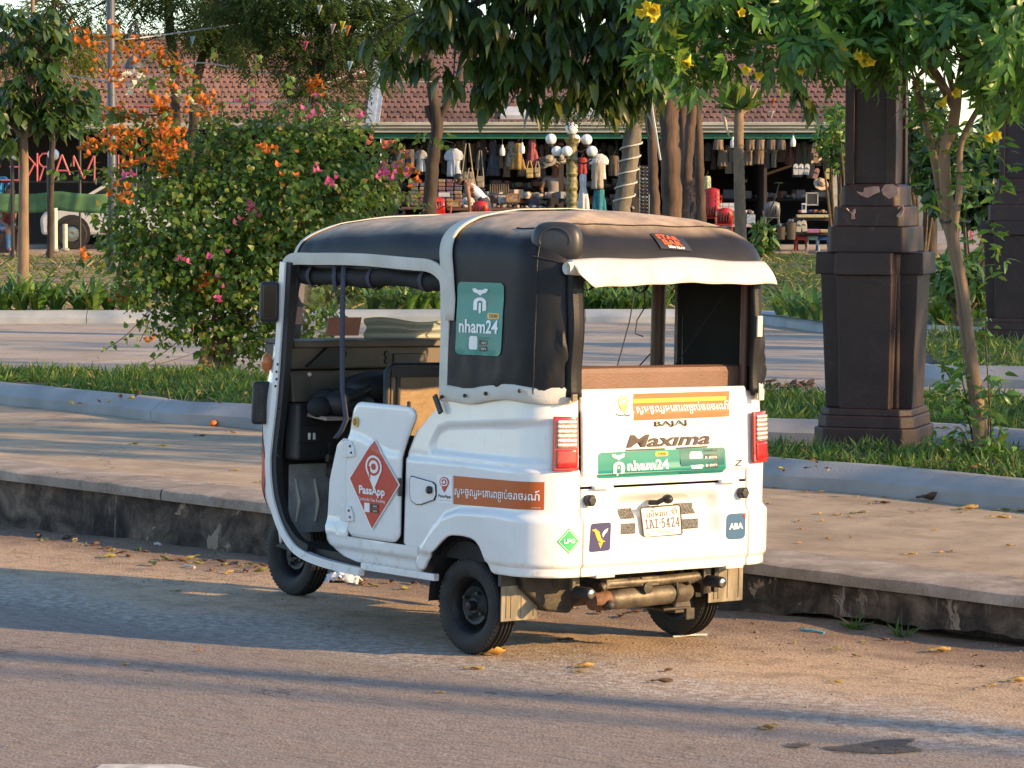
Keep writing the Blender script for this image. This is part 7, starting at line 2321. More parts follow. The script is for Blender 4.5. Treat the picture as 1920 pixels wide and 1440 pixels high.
def garment(kind, box, Y, c, label, c2=None, name=None, group=None, scale=9, cat=None):
 x0, y0, x1, y1 = box
 a, b = at(x0, y0, Y), at(x1, y1, Y); w, h = b.x - a.x, a.z - b.z
 prof = GARM[kind]; n = 13
 vs = np.unique(np.concatenate([np.linspace(0, 1, 12), [q[0] for q in prof]]))
 P = np.zeros((n, len(vs), 3))
 ph = random.uniform(0, 6)
 for j, v in enumerate(vs):
  l = float(np.interp(v, [q[0] for q in prof], [q[1] for q in prof])); r = float(np.interp(v, [q[0] for q in prof], [q[2] for q in prof]))
  for i in range(n):
   u = i / (n - 1); x = l + (r - l) * u
   dep = -.05 * math.sin(PI * u) - .018 * math.sin(x * 17 + ph) * v - .008 * math.sin(x * 41 + ph * 2 + v * 3)
   P[i, j] = (w * (x - .5), dep, -h * v)
 o = MB().grid(P).build(name or kind, cmat(c, c2, scale=scale), smooth=180)
 md = o.modifiers.new('t', 'SOLIDIFY'); md.thickness = .03; md.offset = 0
 o.location = ((a.x + b.x) / 2, Y, a.z)
 tag(o, label, cat or kind, group)
 mb = MB(); mb.tube([(0, 0, -.02), (0, 0, .04), (.03, 0, .07), (.02, 0, .10), (-.01, 0, .09)], .006, 5); mb.build('hanger', M_BLACK, o, smooth=60)
 return o
garment('shirt', (833, 279, 869, 331), 61.2, (.36, .40, .46), 'pale blue grey long shirt hanging beside the forked trunk', (.44, .47, .52))
garment('shirt', (777, 282, 801, 322), 61.4, (.55, .54, .52), 'white shirt with black hem hanging left of the forked trunk', (.10, .10, .11), scale=3)
garment('trousers', (762, 280, 776, 326), 61.6, (.10, .10, .11), 'dark trousers hanging next to the white shirt with black hem')
garment('shirt', (742, 276, 762, 312), 61.6, (.33, .32, .32), 'grey top hanging at the left end of the open stall')
garment('dress', (911, 264, 938, 330), 61.8, (.035, .042, .065), 'dark denim dress hanging behind the canvas bags', (.05, .055, .08))
garment('dress', (948, 266, 968, 314), 61.7, (.42, .40, .36), 'white dotted dress next to the mustard one', (.09, .09, .09), scale=40)
garment('dress', (956, 269, 986, 318), 61.3, (.30, .19, .05), 'mustard yellow patterned dress hanging under the fascia', (.22, .13, .035), scale=30)
garment('dress', (985, 260, 1012, 312), 61.5, (.30, .075, .085), 'faded red dress hanging right of the mustard one', (.22, .05, .06), scale=26)
garment('dress', (1081, 326, 1106, 396), 60.6, (.58, .57, .60), 'white dress with a dark belt beside the globe lamp post')
garment('shirt', (1104, 289, 1141, 336), 61.0, (.60, .60, .60), 'white shirt hanging behind the beige top')
garment('top', (1107, 305, 1134, 354), 60.5, (.33, .29, .235), 'beige top with round collar on a stand')
garment('skirt', (1109, 355, 1138, 398), 60.6, (.03, .20, .25), 'teal pleated skirt below the beige top', (.015, .12, .17), scale=20)
garment('top', (1080, 296, 1102, 326), 60.8, (.32, .03, .035), 'dark red blouse above the white belted dress')
garment('trousers', (1142, 292, 1160, 330), 61.6, (.12, .085, .06), 'brown trousers hanging behind the roped trunk')
for i, (x0, x1, y1, c) in enumerate(((1346, 1363, 312, (.17, .12, .085)), (1366, 1381, 304, (.14, .10, .08)), (1394, 1412, 310, (.19, .14, .10)), (1414, 1432, 308, (.15, .11, .085)))):
 garment('trousers', (x0, 282, x1, y1), 61.6, c, ('brown folded trousers nearest the central trunks', 'dim brown trousers just left of the palm trunk', 'tan trousers just right of the palm trunk', 'rightmost brown trousers of the row behind the palm')[i], group='trousers hung behind the palm')
for i, (x0, x1) in enumerate(((1338, 1356), (1398, 1416), (1418, 1434), (1438, 1454), (1456, 1472))):
 garment('trousers', (x0, 262, x1, 281), 61.3, ((.20, .15, .11), (.16, .11, .08), (.23, .18, .13), (.13, .10, .08), (.10, .09, .085))[i], ('folded tan cloth hung high beside the central trunks', 'folded brown cloth hung high right of the palm', 'light tan folded cloth hung under the green band', 'dim brown folded cloth hung under the green band', 'dark folded cloth hung under the green band')[i], name='folded_cloth', cat='cloth', group='folded cloths under the green band')
garment('trousers', (1318, 330, 1332, 372), 61.2, (.42, .44, .30), 'pale green printed cloth beside the red chairs', (.2, .26, .12), name='printed_cloth', scale=25, cat='cloth')

def satchel(box, Y, c, label, strap=.5):
 x0, y0, x1, y1 = box; a, b = at(x0, y0, Y), at(x1, y1, Y); w, h = b.x - a.x, a.z - b.z
 mb = MB(); mb.box((0, 0, -h / 2), (w, .10, h), top=.9)
 o = mb.build('bag', cmat(c), bevel=.03); o.location = ((a.x + b.x) / 2, Y, a.z); tag(o, label, 'bag')
 mb = MB(); mb.box((0, -.058, -h * .25), (w * .96, .016, h * .48)); mb.build('flap', cmat(c), o, bevel=.006)
 mb = MB(); mb.tube([(-w * .4, 0, -.02), (-w * .12, .0, strap), (w * .12, .0, strap), (w * .4, 0, -.02)], .012, 6); mb.build('strap', cmat(c), o, smooth=60)
satchel((864, 322, 889, 346), 61.0, (.33, .28, .19), 'khaki canvas satchel on a long strap beside the pale blue shirt', .55)
satchel((871, 344, 893, 358), 60.9, (.36, .31, .22), 'light canvas pouch below the khaki satchel', .3)
satchel((893, 330, 908, 352), 61.2, (.27, .24, .19), 'grey beige cloth bag right of the khaki satchel', .5)
satchel((986, 315, 1000, 334), 61.0, (.42, .31, .12), 'small yellow straw bag hanging below the red dress', .14)
satchel((1002, 314, 1013, 333), 61.0, (.34, .27, .17), 'small natural straw bag beside the yellow one', .12)
satchel((1203, 330, 1214, 352), 62.2, (.22, .08, .08), 'dull pink bag hanging behind the central trunks', .12)
mb = MB(); mb.lathe([(0, -.02), (.055, -.02), (.065, 0), (.055, .02), (0, .02)], (0, 0, 0), 18, 'Y'); o = mb.build('round_bag', cmat((.19, .11, .06)), smooth=40); o.location = at(979, 324, 61.1); tag(o, 'round brown bag between the dotted dress and yellow bag', 'bag')
mb = MB(); mb.tube([(0, 0, .05), (0, 0, .35)], .006, 5); mb.build('strap', M_BLACK, o)

def hat(px, py, Y, c, label, r=.14, c2=None):
 mb = MB(); mb.lathe([(0, .10), (.05, .098), (.075, .07), (.08, .0), (r, -.015), (r, -.022), (.078, -.012)], (0, 0, 0), 20)
 o = mb.build('hat', cmat(c, c2, scale=22), smooth=40); o.location = at(px, py, Y); o.rotation_euler = (.9, random.uniform(-.3, .3), 0); tag(o, label, 'hat');
 mb = MB(); mb.lathe([(.0805, .0), (.079, .022), (.083, .022), (.083, 0)], (0, 0, 0), 18); mb.build('band', cmat((.05, .04, .04)), o)
hat(1540, 344, 60.9, (.55, .47, .33), 'straw hat with flowers hanging left of the broad pillar', .15, (.3, .16, .1))
hat(1030, 300, 61.4, (.33, .29, .22), 'pale cloth hat above the standing man')
hat(1052, 296, 61.6, (.40, .36, .28), 'straw hat just left of the globe lamp column')
hat(1018, 304, 61.5, (.18, .14, .10), 'brown hat left of the pale cloth hat')
hat(905, 282, 62, (.13, .08, .06), 'dark brown hat hung beside the canvas bags', .12)
hat(1291, 284, 62.5, (.50, .42, .28), 'straw hat glimpsed between the central trunks', .10)
hat(905, 376, 60.3, (.50, .47, .40), 'cream hat lying on the table by the bending woman', .14)
hat(878, 378, 60.2, (.55, .53, .47), 'white hat on the table left of the cream one', .13)

def bulb(px, py, label):
 mb = MB(); mb.lathe([(0, -.10), (.045, -.09), (.055, -.03), (.048, .04), (.02, .08), (.018, .12), (0, .12)], (0, 0, 0), 14)
 o = mb.build('light_bulb', pm('milky_bulb', (.62, .62, .60), rough=.3), smooth=60); o.location = at(px, py, 60.9); tag(o, label, 'lamp')
 mb = MB(); mb.tube([(0, 0, .12), (0, 0, .26)], .006, 5); mb.build('cord', M_BLACK, o)
bulb(942, 283, 'unlit white bulb hanging left of the dotted dress'); bulb(979, 279, 'unlit white bulb hanging before the mustard dress'); bulb(1374, 268, 'unlit white bulb left of the palm trunk'); bulb(1487, 266, 'unlit white bulb under the green band at right')

for k, px in enumerate(list(range(748, 1186, 13)) + list(range(1318, 1584, 14))):
 w = random.uniform(11, 19); y0 = random.uniform(262, 272); c = random.choice([(.24, .22, .23), (.36, .31, .26), (.17, .19, .26), (.44, .41, .38), (.26, .13, .13), (.55, .52, .49), (.15, .19, .17), (.34, .24, .14)])
 garment(random.choice(['shirt', 'dress', 'top', 'trousers']), (px, y0, px + w, y0 + random.uniform(30, 66)), 63.4 + random.uniform(0, .8), c, 'muted garment hung in the shaded back rows of the open stalls', name='garment', cat='garment', group='muted garments in the shaded back rows', scale=random.choice([6, 20, 34]))
# counters, tables
def table(x0, x1, py, Y, c, label, dep=.7, leg=True, th=.05, name='table'):
 a, b = at(x0, py, Y), at(x1, py, Y); w = b.x - a.x
 mb = MB(); mb.box((0, dep / 2, -th / 2), (w, dep, th)); o = mb.build(name, cmat(c), bevel=.008); o.location = ((a.x + b.x) / 2, Y, a.z); tag(o, label, 'table')
 h = a.z - MZ - th
 for sx in (-1, 1):
  for yy in (.06, dep - .06):
   mb = MB(); mb.box((sx * (w / 2 - .05), yy, -th - h / 2), (.045, .045, h)); mb.build('leg', M_BLACK, o)
 return a.z
table(752, 868, 388, 60.4, (.10, .055, .04), 'dark wooden counter at the left end of the open stall')
table(838, 1000, 390, 59.9, (.12, .07, .05), 'long dark goods table behind the red chairs')
table(985, 1075, 392, 60.6, (.07, .05, .045), 'dark table in front of the standing man')
table(1329, 1428, 421, 58.2, (.50, .36, .34), 'pink topped table before the red chairs', .6)
table(1490, 1565, 409, 59.8, (.09, .07, .06), 'dark table that holds the cream trays', .5)
table(1456, 1565, 436, 59.3, (.10, .07, .055), 'low dark bench in front of the cream trays', .4)
# folded textiles in stacks
cl = [(.17, .10, .13), (.13, .10, .16), (.21, .13, .10), (.11, .08, .12), (.26, .19, .12), (.15, .07, .08), (.10, .10, .14)]
tn = ['plum', 'violet grey', 'brown', 'dusk purple', 'tan', 'wine', 'slate']
ks = 0
for col, (x0, x1) in enumerate(((770, 784), (786, 800), (821, 835), (836, 850), (851, 866))):
 for row in range(7):
  y1 = 386 - row * 7.2
  if row > 5 and col not in (2, 3): continue
  a, b = at(x0, y1 - 6.6, 60.6), at(x1, y1, 60.6)
  mb = MB(); mb.box((0, 0, 0), (b.x - a.x - .006, .30, a.z - b.z)); c = cl[(col * 3 + row * 2) % 7]
  o = mb.build('folded_textile', cmat(c), bevel=.02); o.location = ((a.x + b.x) / 2 + random.uniform(-.008, .008), 60.75, (a.z + b.z) / 2)
  pos = ('bottom', 'second', 'third', 'fourth', 'fifth', 'sixth', 'topmost')[row]
  tag(o, '%s folded textile, %s in the %s stack on the left counter' % (tn[(col * 3 + row * 2) % 7], pos, ('first', 'second', 'third', 'fourth', 'fifth')[col]), 'textile', 'folded textiles on the left counter')
def card(name, box, Y, c, label, cat, c2=None, th=.02, scale=12, frame=None):
 x0, y0, x1, y1 = box; a, b = at(x0, y0, Y), at(x1, y1, Y)
 mb = MB(); mb.box((0, 0, 0), (b.x - a.x, th, a.z - b.z)); o = mb.build(name, cmat(c, c2, scale=scale), bevel=.004); o.location = ((a.x + b.x) / 2, Y, (a.z + b.z) / 2); tag(o, label, cat)
 if frame:
  w, h = b.x - a.x, a.z - b.z
  for (cx, cz, ww, hh) in ((0, h / 2, w + .03, .025), (0, -h / 2, w + .03, .025), (w / 2, 0, .025, h), (-w / 2, 0, .025, h)):
   mb = MB(); mb.box((cx, -.004, cz), (ww, th + .012, hh)); mb.build('frame_bar', cmat(frame), o)
 return o
card('price_card', (822, 361, 843, 369), 60.2, (.50, .52, .58), 'pale blue price card before the stacked textiles', 'sign')
card('picture', (839, 377, 863, 387), 59.9, (.45, .38, .25), 'small framed print with light wooden edge on the goods table', 'picture', (.16, .10, .06), frame=(.30, .17, .07), scale=30)
card('picture', (950, 364, 974, 378), 59.9, (.40, .30, .20), 'brown framed print propped right of the bending woman', 'picture', (.13, .07, .05), frame=(.28, .15, .07), scale=30)
card('picture', (934, 366, 948, 380), 60.0, (.50, .50, .50), 'white printed panel between the framed prints', 'picture', (.2, .2, .22), scale=30)
card('sign', (1503, 381, 1512, 399), 59.6, (.62, .62, .64), 'white card with a dark square standing above the trays', 'sign')
mb = MB(); mb.box((0, -.014, .02), (.05, .006, .09)); mb.build('dark_square', M_BLACK, bpy.data.objects['sign'])
card('sign', (1400, 402, 1416, 421), 58.5, (.52, .56, .58), 'pale printed board leaning beside the palm trunk', 'sign', (.25, .3, .32), scale=24)
card('mirror', (1512, 362, 1533, 384), 60.4, (.03, .035, .04), 'small dark square mirror standing on the trays table', 'mirror', frame=(.33, .33, .33))
card('hanging_cloth', (1346, 396, 1378, 420), 58.9, (.36, .36, .08), 'yellow green patterned cloth hung below the white boxes', 'cloth', (.08, .16, .05), scale=30)
# bottles and carved figures
for i in range(9):
 p = at(919 + i * 4.2, 361, 60.9); mb = MB(); mb.lathe([(0, 0), (.020, 0), (.022, .08), (.010, .12), (.013, .15), (0, .17)], (0, 0, 0), 10)
 o = mb.build('figurine', cmat((.06, .045, .035), (.14, .10, .06)), smooth=50); o.location = p; tag(o, 'small dark carved figurine in the row behind the bending woman', 'figurine', 'figurines on the shelf behind the bending woman')
mb = MB(); a, b = at(915, 363, 60.85), at(960, 363, 60.85); mb.box((0, .1, -.02), (b.x - a.x, .3, .03)); o = mb.build('shelf', M_DARKWALL); o.location = ((a.x + b.x) / 2, 60.85, a.z); tag(o, 'dark shelf that carries the row of figurines', 'shelf')
mb = MB(); mb.box((0, .1, -.3), (.04, .3, .56)); mb.build('upright', M_DARKWALL, o)
# trinkets on the tables: jumbled small goods
def jumble(x0, x1, py, Y, n, cols, label, nm, cat, r=(.02, .05)):
 for i in range(n):
  px = x0 + (x1 - x0) * (i + .5) / n + random.uniform(-1.5, 1.5)
  s = random.uniform(*r); mb = MB()
  k = i % 3
  if k == 0: mb.lathe([(0, 0), (s * .7, 0), (s, s * .6), (s * .8, s * 1.2), (s * .9, s * 1.3)], (0, 0, 0), 10)
  elif k == 1: mb.box((0, 0, s * .8), (s * 2, s * 1.5, s * 1.6), rz=random.random())
  else: mb.ball((0, 0, s * .75), s, 8, 6, (1.3, 1, .75))
  o = mb.build(nm, cmat(cols[i % len(cols)]), smooth=40); o.location = at(px, py, Y + random.uniform(-.05, .2)) ; tag(o, label, cat, label)
jumble(745, 1190, 352, 63.6, 40, [(.38, .33, .27), (.24, .20, .23), (.48, .45, .42), (.30, .16, .12), (.20, .23, .27)], 'small goods crowded on the shaded back shelves', 'goods', 'goods', (.05, .12))
jumble(1318, 1580, 372, 63.6, 24, [(.38, .33, .27), (.24, .20, .23), (.48, .45, .42), (.30, .16, .12), (.20, .23, .27)], 'small goods crowded on the shaded right back shelves', 'goods', 'goods', (.05, .12))
for x0_, x1_, py_ in ((745, 1190, 353), (1318, 1580, 373), (745, 1190, 385)):
 a, b = at(x0_, py_, 63.5), at(x1_, py_, 63.5); mb = MB(); mb.box(((a.x + b.x) / 2, 63.7, a.z - .02), (b.x - a.x, .5, .03)); mb.build('shelf', M_BARK2, hall)
jumble(745, 1190, 384, 63.5, 34, [(.38, .33, .27), (.50, .46, .40), (.42, .17, .14), (.28, .16, .12), (.20, .23, .32)], 'small goods crowded on the lower back shelves', 'goods', 'goods', (.06, .14))
jumble(868, 1075, 372, 61.6, 22, [(.34, .30, .26), (.20, .17, .20), (.45, .43, .40), (.30, .14, .09), (.16, .2, .24)], 'mixed small goods piled in the middle of the open stall', 'goods', 'goods', (.06, .12))
jumble(868, 990, 389, 60.1, 16, [(.40, .38, .33), (.16, .10, .07), (.10, .11, .14), (.33, .20, .12), (.07, .06, .07)], 'small jumbled trinkets spread along the long goods table', 'trinket', 'trinket')
jumble(988, 1030, 391, 60.8, 8, [(.30, .31, .33), (.14, .14, .16)], 'small silvery trinkets on the dark table before the man', 'trinket', 'trinket')
jumble(1496, 1560, 399, 60.0, 9, [(.30, .10, .07), (.10, .12, .07), (.34, .20, .06), (.08, .12, .22)], 'small coloured goods lying in the cream trays', 'trinket', 'trinket')
jumble(1388, 1412, 401, 59.0, 4, [(.16, .10, .08), (.36, .34, .3)], 'dim small goods on the counter behind the palm', 'trinket', 'trinket', (.03, .06))
# white boxes
for i in range(3):
 for j in range(2):
  a = at(1349 + i * 11.5, 391.5 - j * 7.6, 58.8); mb = MB(); mb.box((0, 0, 0), (.107, .14, .068)); o = mb.build('carton', cmat((.52, .54, .57), (.44, .46, .5))); o.location = a
  tag(o, 'white carton, %s of the %s row beside the red chairs' % (('left', 'middle', 'right')[i], ('lower', 'upper')[j]), 'box', 'white cartons beside the red chairs')
a = at(1361, 397, 58.8); mb = MB(); mb.box((0, 0, -.23), (.40, .25, .46)); o = mb.build('counter', cmat((.20, .18, .12))); o.location = a; tag(o, 'low counter under the white cartons', 'counter')
# cream trays
for i in range(4):
 a = at(1502 + i * 17, 405, 59.75); mb = MB(); mb.box((0, 0, 0), (.165, .20, .055), top=1.12)
 o = mb.build('tray', cmat((.52, .47, .26), (.46, .42, .22)), bevel=.006); o.location = a; tag(o, '%s cream plastic tray on the dark table left of the pillar' % ('leftmost', 'second', 'third', 'rightmost')[i], 'tray', 'cream trays on the dark table')
a = at(1523, 433, 59.2); mb = MB(); mb.box((0, 0, 0), (.23, .25, .07), top=1.1); o = mb.build('tray', cmat((.42, .16, .32)), bevel=.01); o.location = a; tag(o, 'pink plastic tray above the light blue stool', 'tray')
a = at(1545, 433, 59.2); mb = MB(); mb.box((0, 0, 0), (.16, .22, .06), top=1.1); o = mb.build('tray', cmat((.50, .42, .18)), bevel=.01); o.location = a; tag(o, 'yellow plastic tray beside the pink one', 'tray')
def slipper(px, py, Y, c, label, rot):
 mb = MB(); mb.prism([(-.045, -.10), (.045, -.10), (.05, .0), (.045, .09), (0, .12), (-.045, .09), (-.05, 0)], -.012, .012, 'XZ'); mb.tube([(-.045, -.01, .02), (0, -.045, .05), (.045, -.01, .02)], .012, 6)
 o = mb.build('sandal', cmat(c), bevel=.004); o.location = at(px, py, Y); o.rotation_euler = (0, rot, 0); tag(o, label, 'sandal', 'sandals hung and stood by the pillar')
slipper(1498, 425, 58.9, (.42, .40, .33), 'cream sandal standing left above the red stool', .1); slipper(1508, 424, 58.9, (.45, .43, .36), 'cream sandal standing right above the red stool', -.1)
slipper(1527, 278, 61, (.22, .15, .10), 'brown sandal hung highest beside the grey pole', .2); slipper(1530, 296, 61, (.26, .18, .12), 'brown sandal hung below the highest one', -.1)
for i, px in enumerate((1492, 1502, 1513)): slipper(px, 318, 61, (.50, .50, .50), ('white sandal hung at the left of three', 'white sandal hung in the middle of three', 'white sandal hung at the right of three')[i], .05 * i)
slipper(1530, 326, 60.9, (.30, .16, .14), 'reddish sandal hung above the straw hat', .3); slipper(1553, 326, 60.9, (.48, .42, .15), 'yellow sandal hung above the straw hat', 0)
# wicker baskets with goods
for i, (px, py, w) in enumerate(((1465, 449, .085), (1483, 449, .095))):
 mb = MB(); mb.lathe([(0, 0), (w * .8, 0), (w, .23 + .08 * i), (w * 1.05, .24 + .08 * i), (w * .9, .23 + .08 * i), (w * .75, .05)], (0, 0, 0), 16)
 o = mb.build('basket', pm('wicker', (.22, .15, .09), (.13, .085, .05), scale=60, rough=.8, stretch=(1, 1, 2), bump=.6, bscale=90), smooth=40); o.location = at(px, py, 58.6); tag(o, ('lower wicker basket full of dark goods left of the stools', 'taller wicker basket with a yellow cloth left of the stools')[i], 'basket', 'wicker baskets by the plastic stools')
 for k in range(5):
  mb = MB(); mb.ball((random.uniform(-.05, .05), random.uniform(-.05, .03), .27 + .08 * i), .035, 8, 6); mb.build('contents', cmat(((.06, .06, .07), (.40, .28, .04))[i] if k % 2 else (.2, .2, .22)), o, smooth=60)
def stool(px, py, Y, c, label):
 m = pm('stool_plastic', c, tuple(q * .85 for q in c), rough=.4)
 mb = MB(); mb.box((0, 0, .27), (.21, .21, .03)); o = mb.build('stool', m, bevel=.012); o.location = (at(px, py, Y).x, Y, MZ); tag(o, label, 'stool', 'plastic stools in front of the stall')
 for sx in (-1, 1):
  for sy in (-1, 1):
   mb = MB(); mb.tube([(sx * .085, sy * .085, .26), (sx * .115, sy * .115, 0)], .017, 6); mb.build('leg', m, o)
 mb = MB(); mb.box((0, -.104, .235), (.15, .01, .05)); mb.build('apron', m, o)
stool(1502, 450, 59.7, (.55, .04, .03), 'red plastic stool, leftmost of the row of three'); stool(1523, 450, 59.7, (.30, .52, .58), 'light blue plastic stool between the red and blue ones'); stool(1543, 450, 59.7, (.03, .10, .42), 'blue plastic stool partly behind the broad pillar')
def chair(px, py, Y, c, label, n=1, rz=0.0, seat_px=None, group=None):
 m = pm('chair_plastic', c, tuple(q * .85 for q in c), rough=.4)
 root = empty('plastic_chair', at(px, py, Y), rz, label, 'chair', group); root.scale = (.66, .66, .70)
 mb = MB(); mb.box((0, 0, 0), (.44, .42, .03)); mb.build('seat', m, root, bevel=.012)
 P = []
 for i in range(9):
  u = i / 8; x = -.22 + .44 * u
  P.append([(x, .20 + .02 * math.sin(PI * u), .02), (x, .23 + .05 * math.sin(PI * u), .22), (x * .95, .26 + .06 * math.sin(PI * u), .40 + .05 * math.sin(PI * u))])
 mb = MB().grid(np.array(P)); b = mb.build('backrest', m, root, smooth=60); md = b.modifiers.new('t', 'SOLIDIFY'); md.thickness = .02
 for q in (-.11, -.04, .04, .11): mb = MB(); mb.box((q, .215 + .05, .21), (.022, .06, .24)); mb.build('slot', M_DARKWALL, b)
 for sx in (-1, 1):
  mb = MB(); mb.tube([(sx * .23, .24, .22), (sx * .25, .0, .21), (sx * .25, -.18, .19), (sx * .23, -.20, .0)], .018, 6); mb.build('armrest', m, root, smooth=60)
  for sy in (-1, 1):
   mb = MB(); mb.tube([(sx * .19, sy * .18, 0), (sx * .23, sy * .22, -.42)], .020, 6); mb.build('leg', m, root)
 return root
RED = (.42, .018, .016)
for k in range(4): chair(1336, 409 - k * 8.5, 58.9, RED, 'red plastic chair, %s in the stack right of the central trunks' % ('lowest', 'second lowest', 'third', 'topmost')[k], rz=PI * .96, group='red stacked chairs')
chair(1358, 421, 58.3, RED, 'single red plastic chair right of the stack', rz=PI)
chair(826, 401, 58.6, RED, 'red plastic chair half hidden by the forked trunk', rz=.4)
chair(901, 408, 58.6, RED, 'red plastic chair just above the tuk-tuk roof', rz=PI)
chair(1447, 408, 60.3, (.16, .17, .18), 'tall grey plastic chair in the dark opening', rz=PI)
for px, py, lab, rz in ((1805, 430, 'red plastic chair behind the leaning trunk', 2.6), (1830, 420, 'red plastic chair furthest right behind the trees', 3.3)):
 chair(px, py, 58, (.52, .05, .10), lab, rz=rz)
# sunglasses rack
rk = empty('display_rack', at(1208, 402, 60.0), 0, 'tall narrow rack of sunglasses left of the central trunks', 'rack')
mb = MB(); mb.box((0, .03, .46), (.17, .03, .94)); mb.build('board', cmat((.05, .05, .055)), rk)
for sx in (-1, 1):
 mb = MB(); mb.tube([(sx * .09, 0, 0), (sx * .09, 0, .93)], .008, 6); mb.build('rail', M_CHROME, rk)
for k in range(13):
 z = .05 + k * .07; mb = MB()
 for sx in (-1, 1): mb.ball((sx * .035, -.01, z), .026, 8, 6, (1.1, .4, .8))
 mb.box((0, -.01, z + .005), (.02, .008, .008)); mb.build('sunglasses', cmat(((.03, .03, .03), (.08, .05, .10), (.10, .07, .03), (.05, .10, .09), (.22, .22, .24))[k % 5], rough=.2), rk, smooth=50)
mb = MB(); mb.box((0, .06, -.2), (.06, .06, .42)); mb.build('stand', M_BLACK, rk)

# ------------------------------------------------------------------ people
def person(label, joints, edges, rad, matf, mats, hair=None, loc=(0, 0, 0), rz=0.0, face=None):
 """one continuous skinned body; joints are named points in metres"""
 names = list(joints)
 me = bpy.data.meshes.new('person')
 me.from_pydata([joints[k] for k in names], [(names.index(a), names.index(b)) for a, b in edges], [])
 o = put('person', me)
 sk = o.modifiers.new('skin', 'SKIN'); sk.use_smooth_shade = True
 sd = o.modifiers.new('sub', 'SUBSURF'); sd.levels = 2; sd.render_levels = 2
 for i, k in enumerate(names):
  r = rad[k]; me.skin_vertices[0].data[i].radius = r if isinstance(r, tuple) else (r, r)
  me.skin_vertices[0].data[i].use_root = (k == 'pelvis')
 dg = bpy.context.evaluated_depsgraph_get(); dg.update()
 m2 = bpy.data.meshes.new_from_object(o.evaluated_get(dg))
 o.modifiers.clear(); o.data = m2; bpy.data.meshes.remove(me); m2.name = 'person'
 m2.materials.clear()
 for m in mats: m2.materials.append(m)
 J = np.array([joints[k] for k in names])
 for p in m2.polygons:
  c = np.array(p.center); p.material_index = matf(names[int(np.argmin(((J - c) ** 2).sum(1)))], c); p.use_smooth = True
 o.location = loc; o.rotation_euler = (0, 0, rz); tag(o, label, 'person')
 h = Vector(joints['head'])
 if hair:
  mb = MB(); mb.ball(h + Vector((0, .018, .028)), .103, 14, 9, (.88, 1.0, 1.02)); hb = mb.build('hair', hair, o, smooth=180)
  bm = bmesh.new(); bm.from_mesh(hb.data)
  bmesh.ops.delete(bm, geom=[v for v in bm.verts if v.co.y < h.y - .045 and v.co.z < h.z + .045], context='VERTS'); bm.to_mesh(hb.data); bm.free()
 f = MB()
 f.ball(h + Vector((0, -.098, -.012)), .017, 8, 6, (.8, 1, 1.2)); f.build('nose', mats[0], o, smooth=180)
 for s in (-1, 1):
  mb = MB(); mb.ball(h + Vector((s * .034, -.084, .014)), .011, 8, 6); mb.build('eye', M_BLACK, o, smooth=180)
  mb = MB(); mb.ball(h + Vector((s * .088, .0, -.005)), .022, 8, 6, (.4, .8, 1.2)); mb.build('ear', mats[0], o, smooth=180)
 mb = MB(); mb.box(h + Vector((0, -.088, -.055)), (.045, .012, .010)); mb.build('mouth', cmat((.25, .09, .08)), o, bevel=.003)
 return o
def fingers(J, E, R, wr, hand, d, side, s):
 """five bent fingers rooted in the palm"""
 d = Vector(d).normalized(); side = Vector(side).normalized(); hd = Vector(J[hand]); curl = d.cross(side).normalized()
 for k, L in enumerate((.058, .066, .062, .048)):
  b = hd + side * (.026 - .018 * k) + d * .03; m = b + d * L * .55 + curl * .008; e = m + d * L * .38 + curl * .022
  for nm, q, r in (('a', b, .0095), ('b', m, .0085), ('c', e, .007)): J['%s_f%d%s' % (s, k, nm)] = tuple(q); R['%s_f%d%s' % (s, k, nm)] = r
  E += [(hand, '%s_f%da' % (s, k)), ('%s_f%da' % (s, k), '%s_f%db' % (s, k)), ('%s_f%db' % (s, k), '%s_f%dc' % (s, k))]
 b = hd + side * .034 - d * .012; m = b + side * .018 + d * .028 + curl * .012
 J[s + '_ta'] = tuple(b); J[s + '_tb'] = tuple(m); R[s + '_ta'] = .011; R[s + '_tb'] = .009
 E += [(hand, s + '_ta'), (s + '_ta', s + '_tb')]
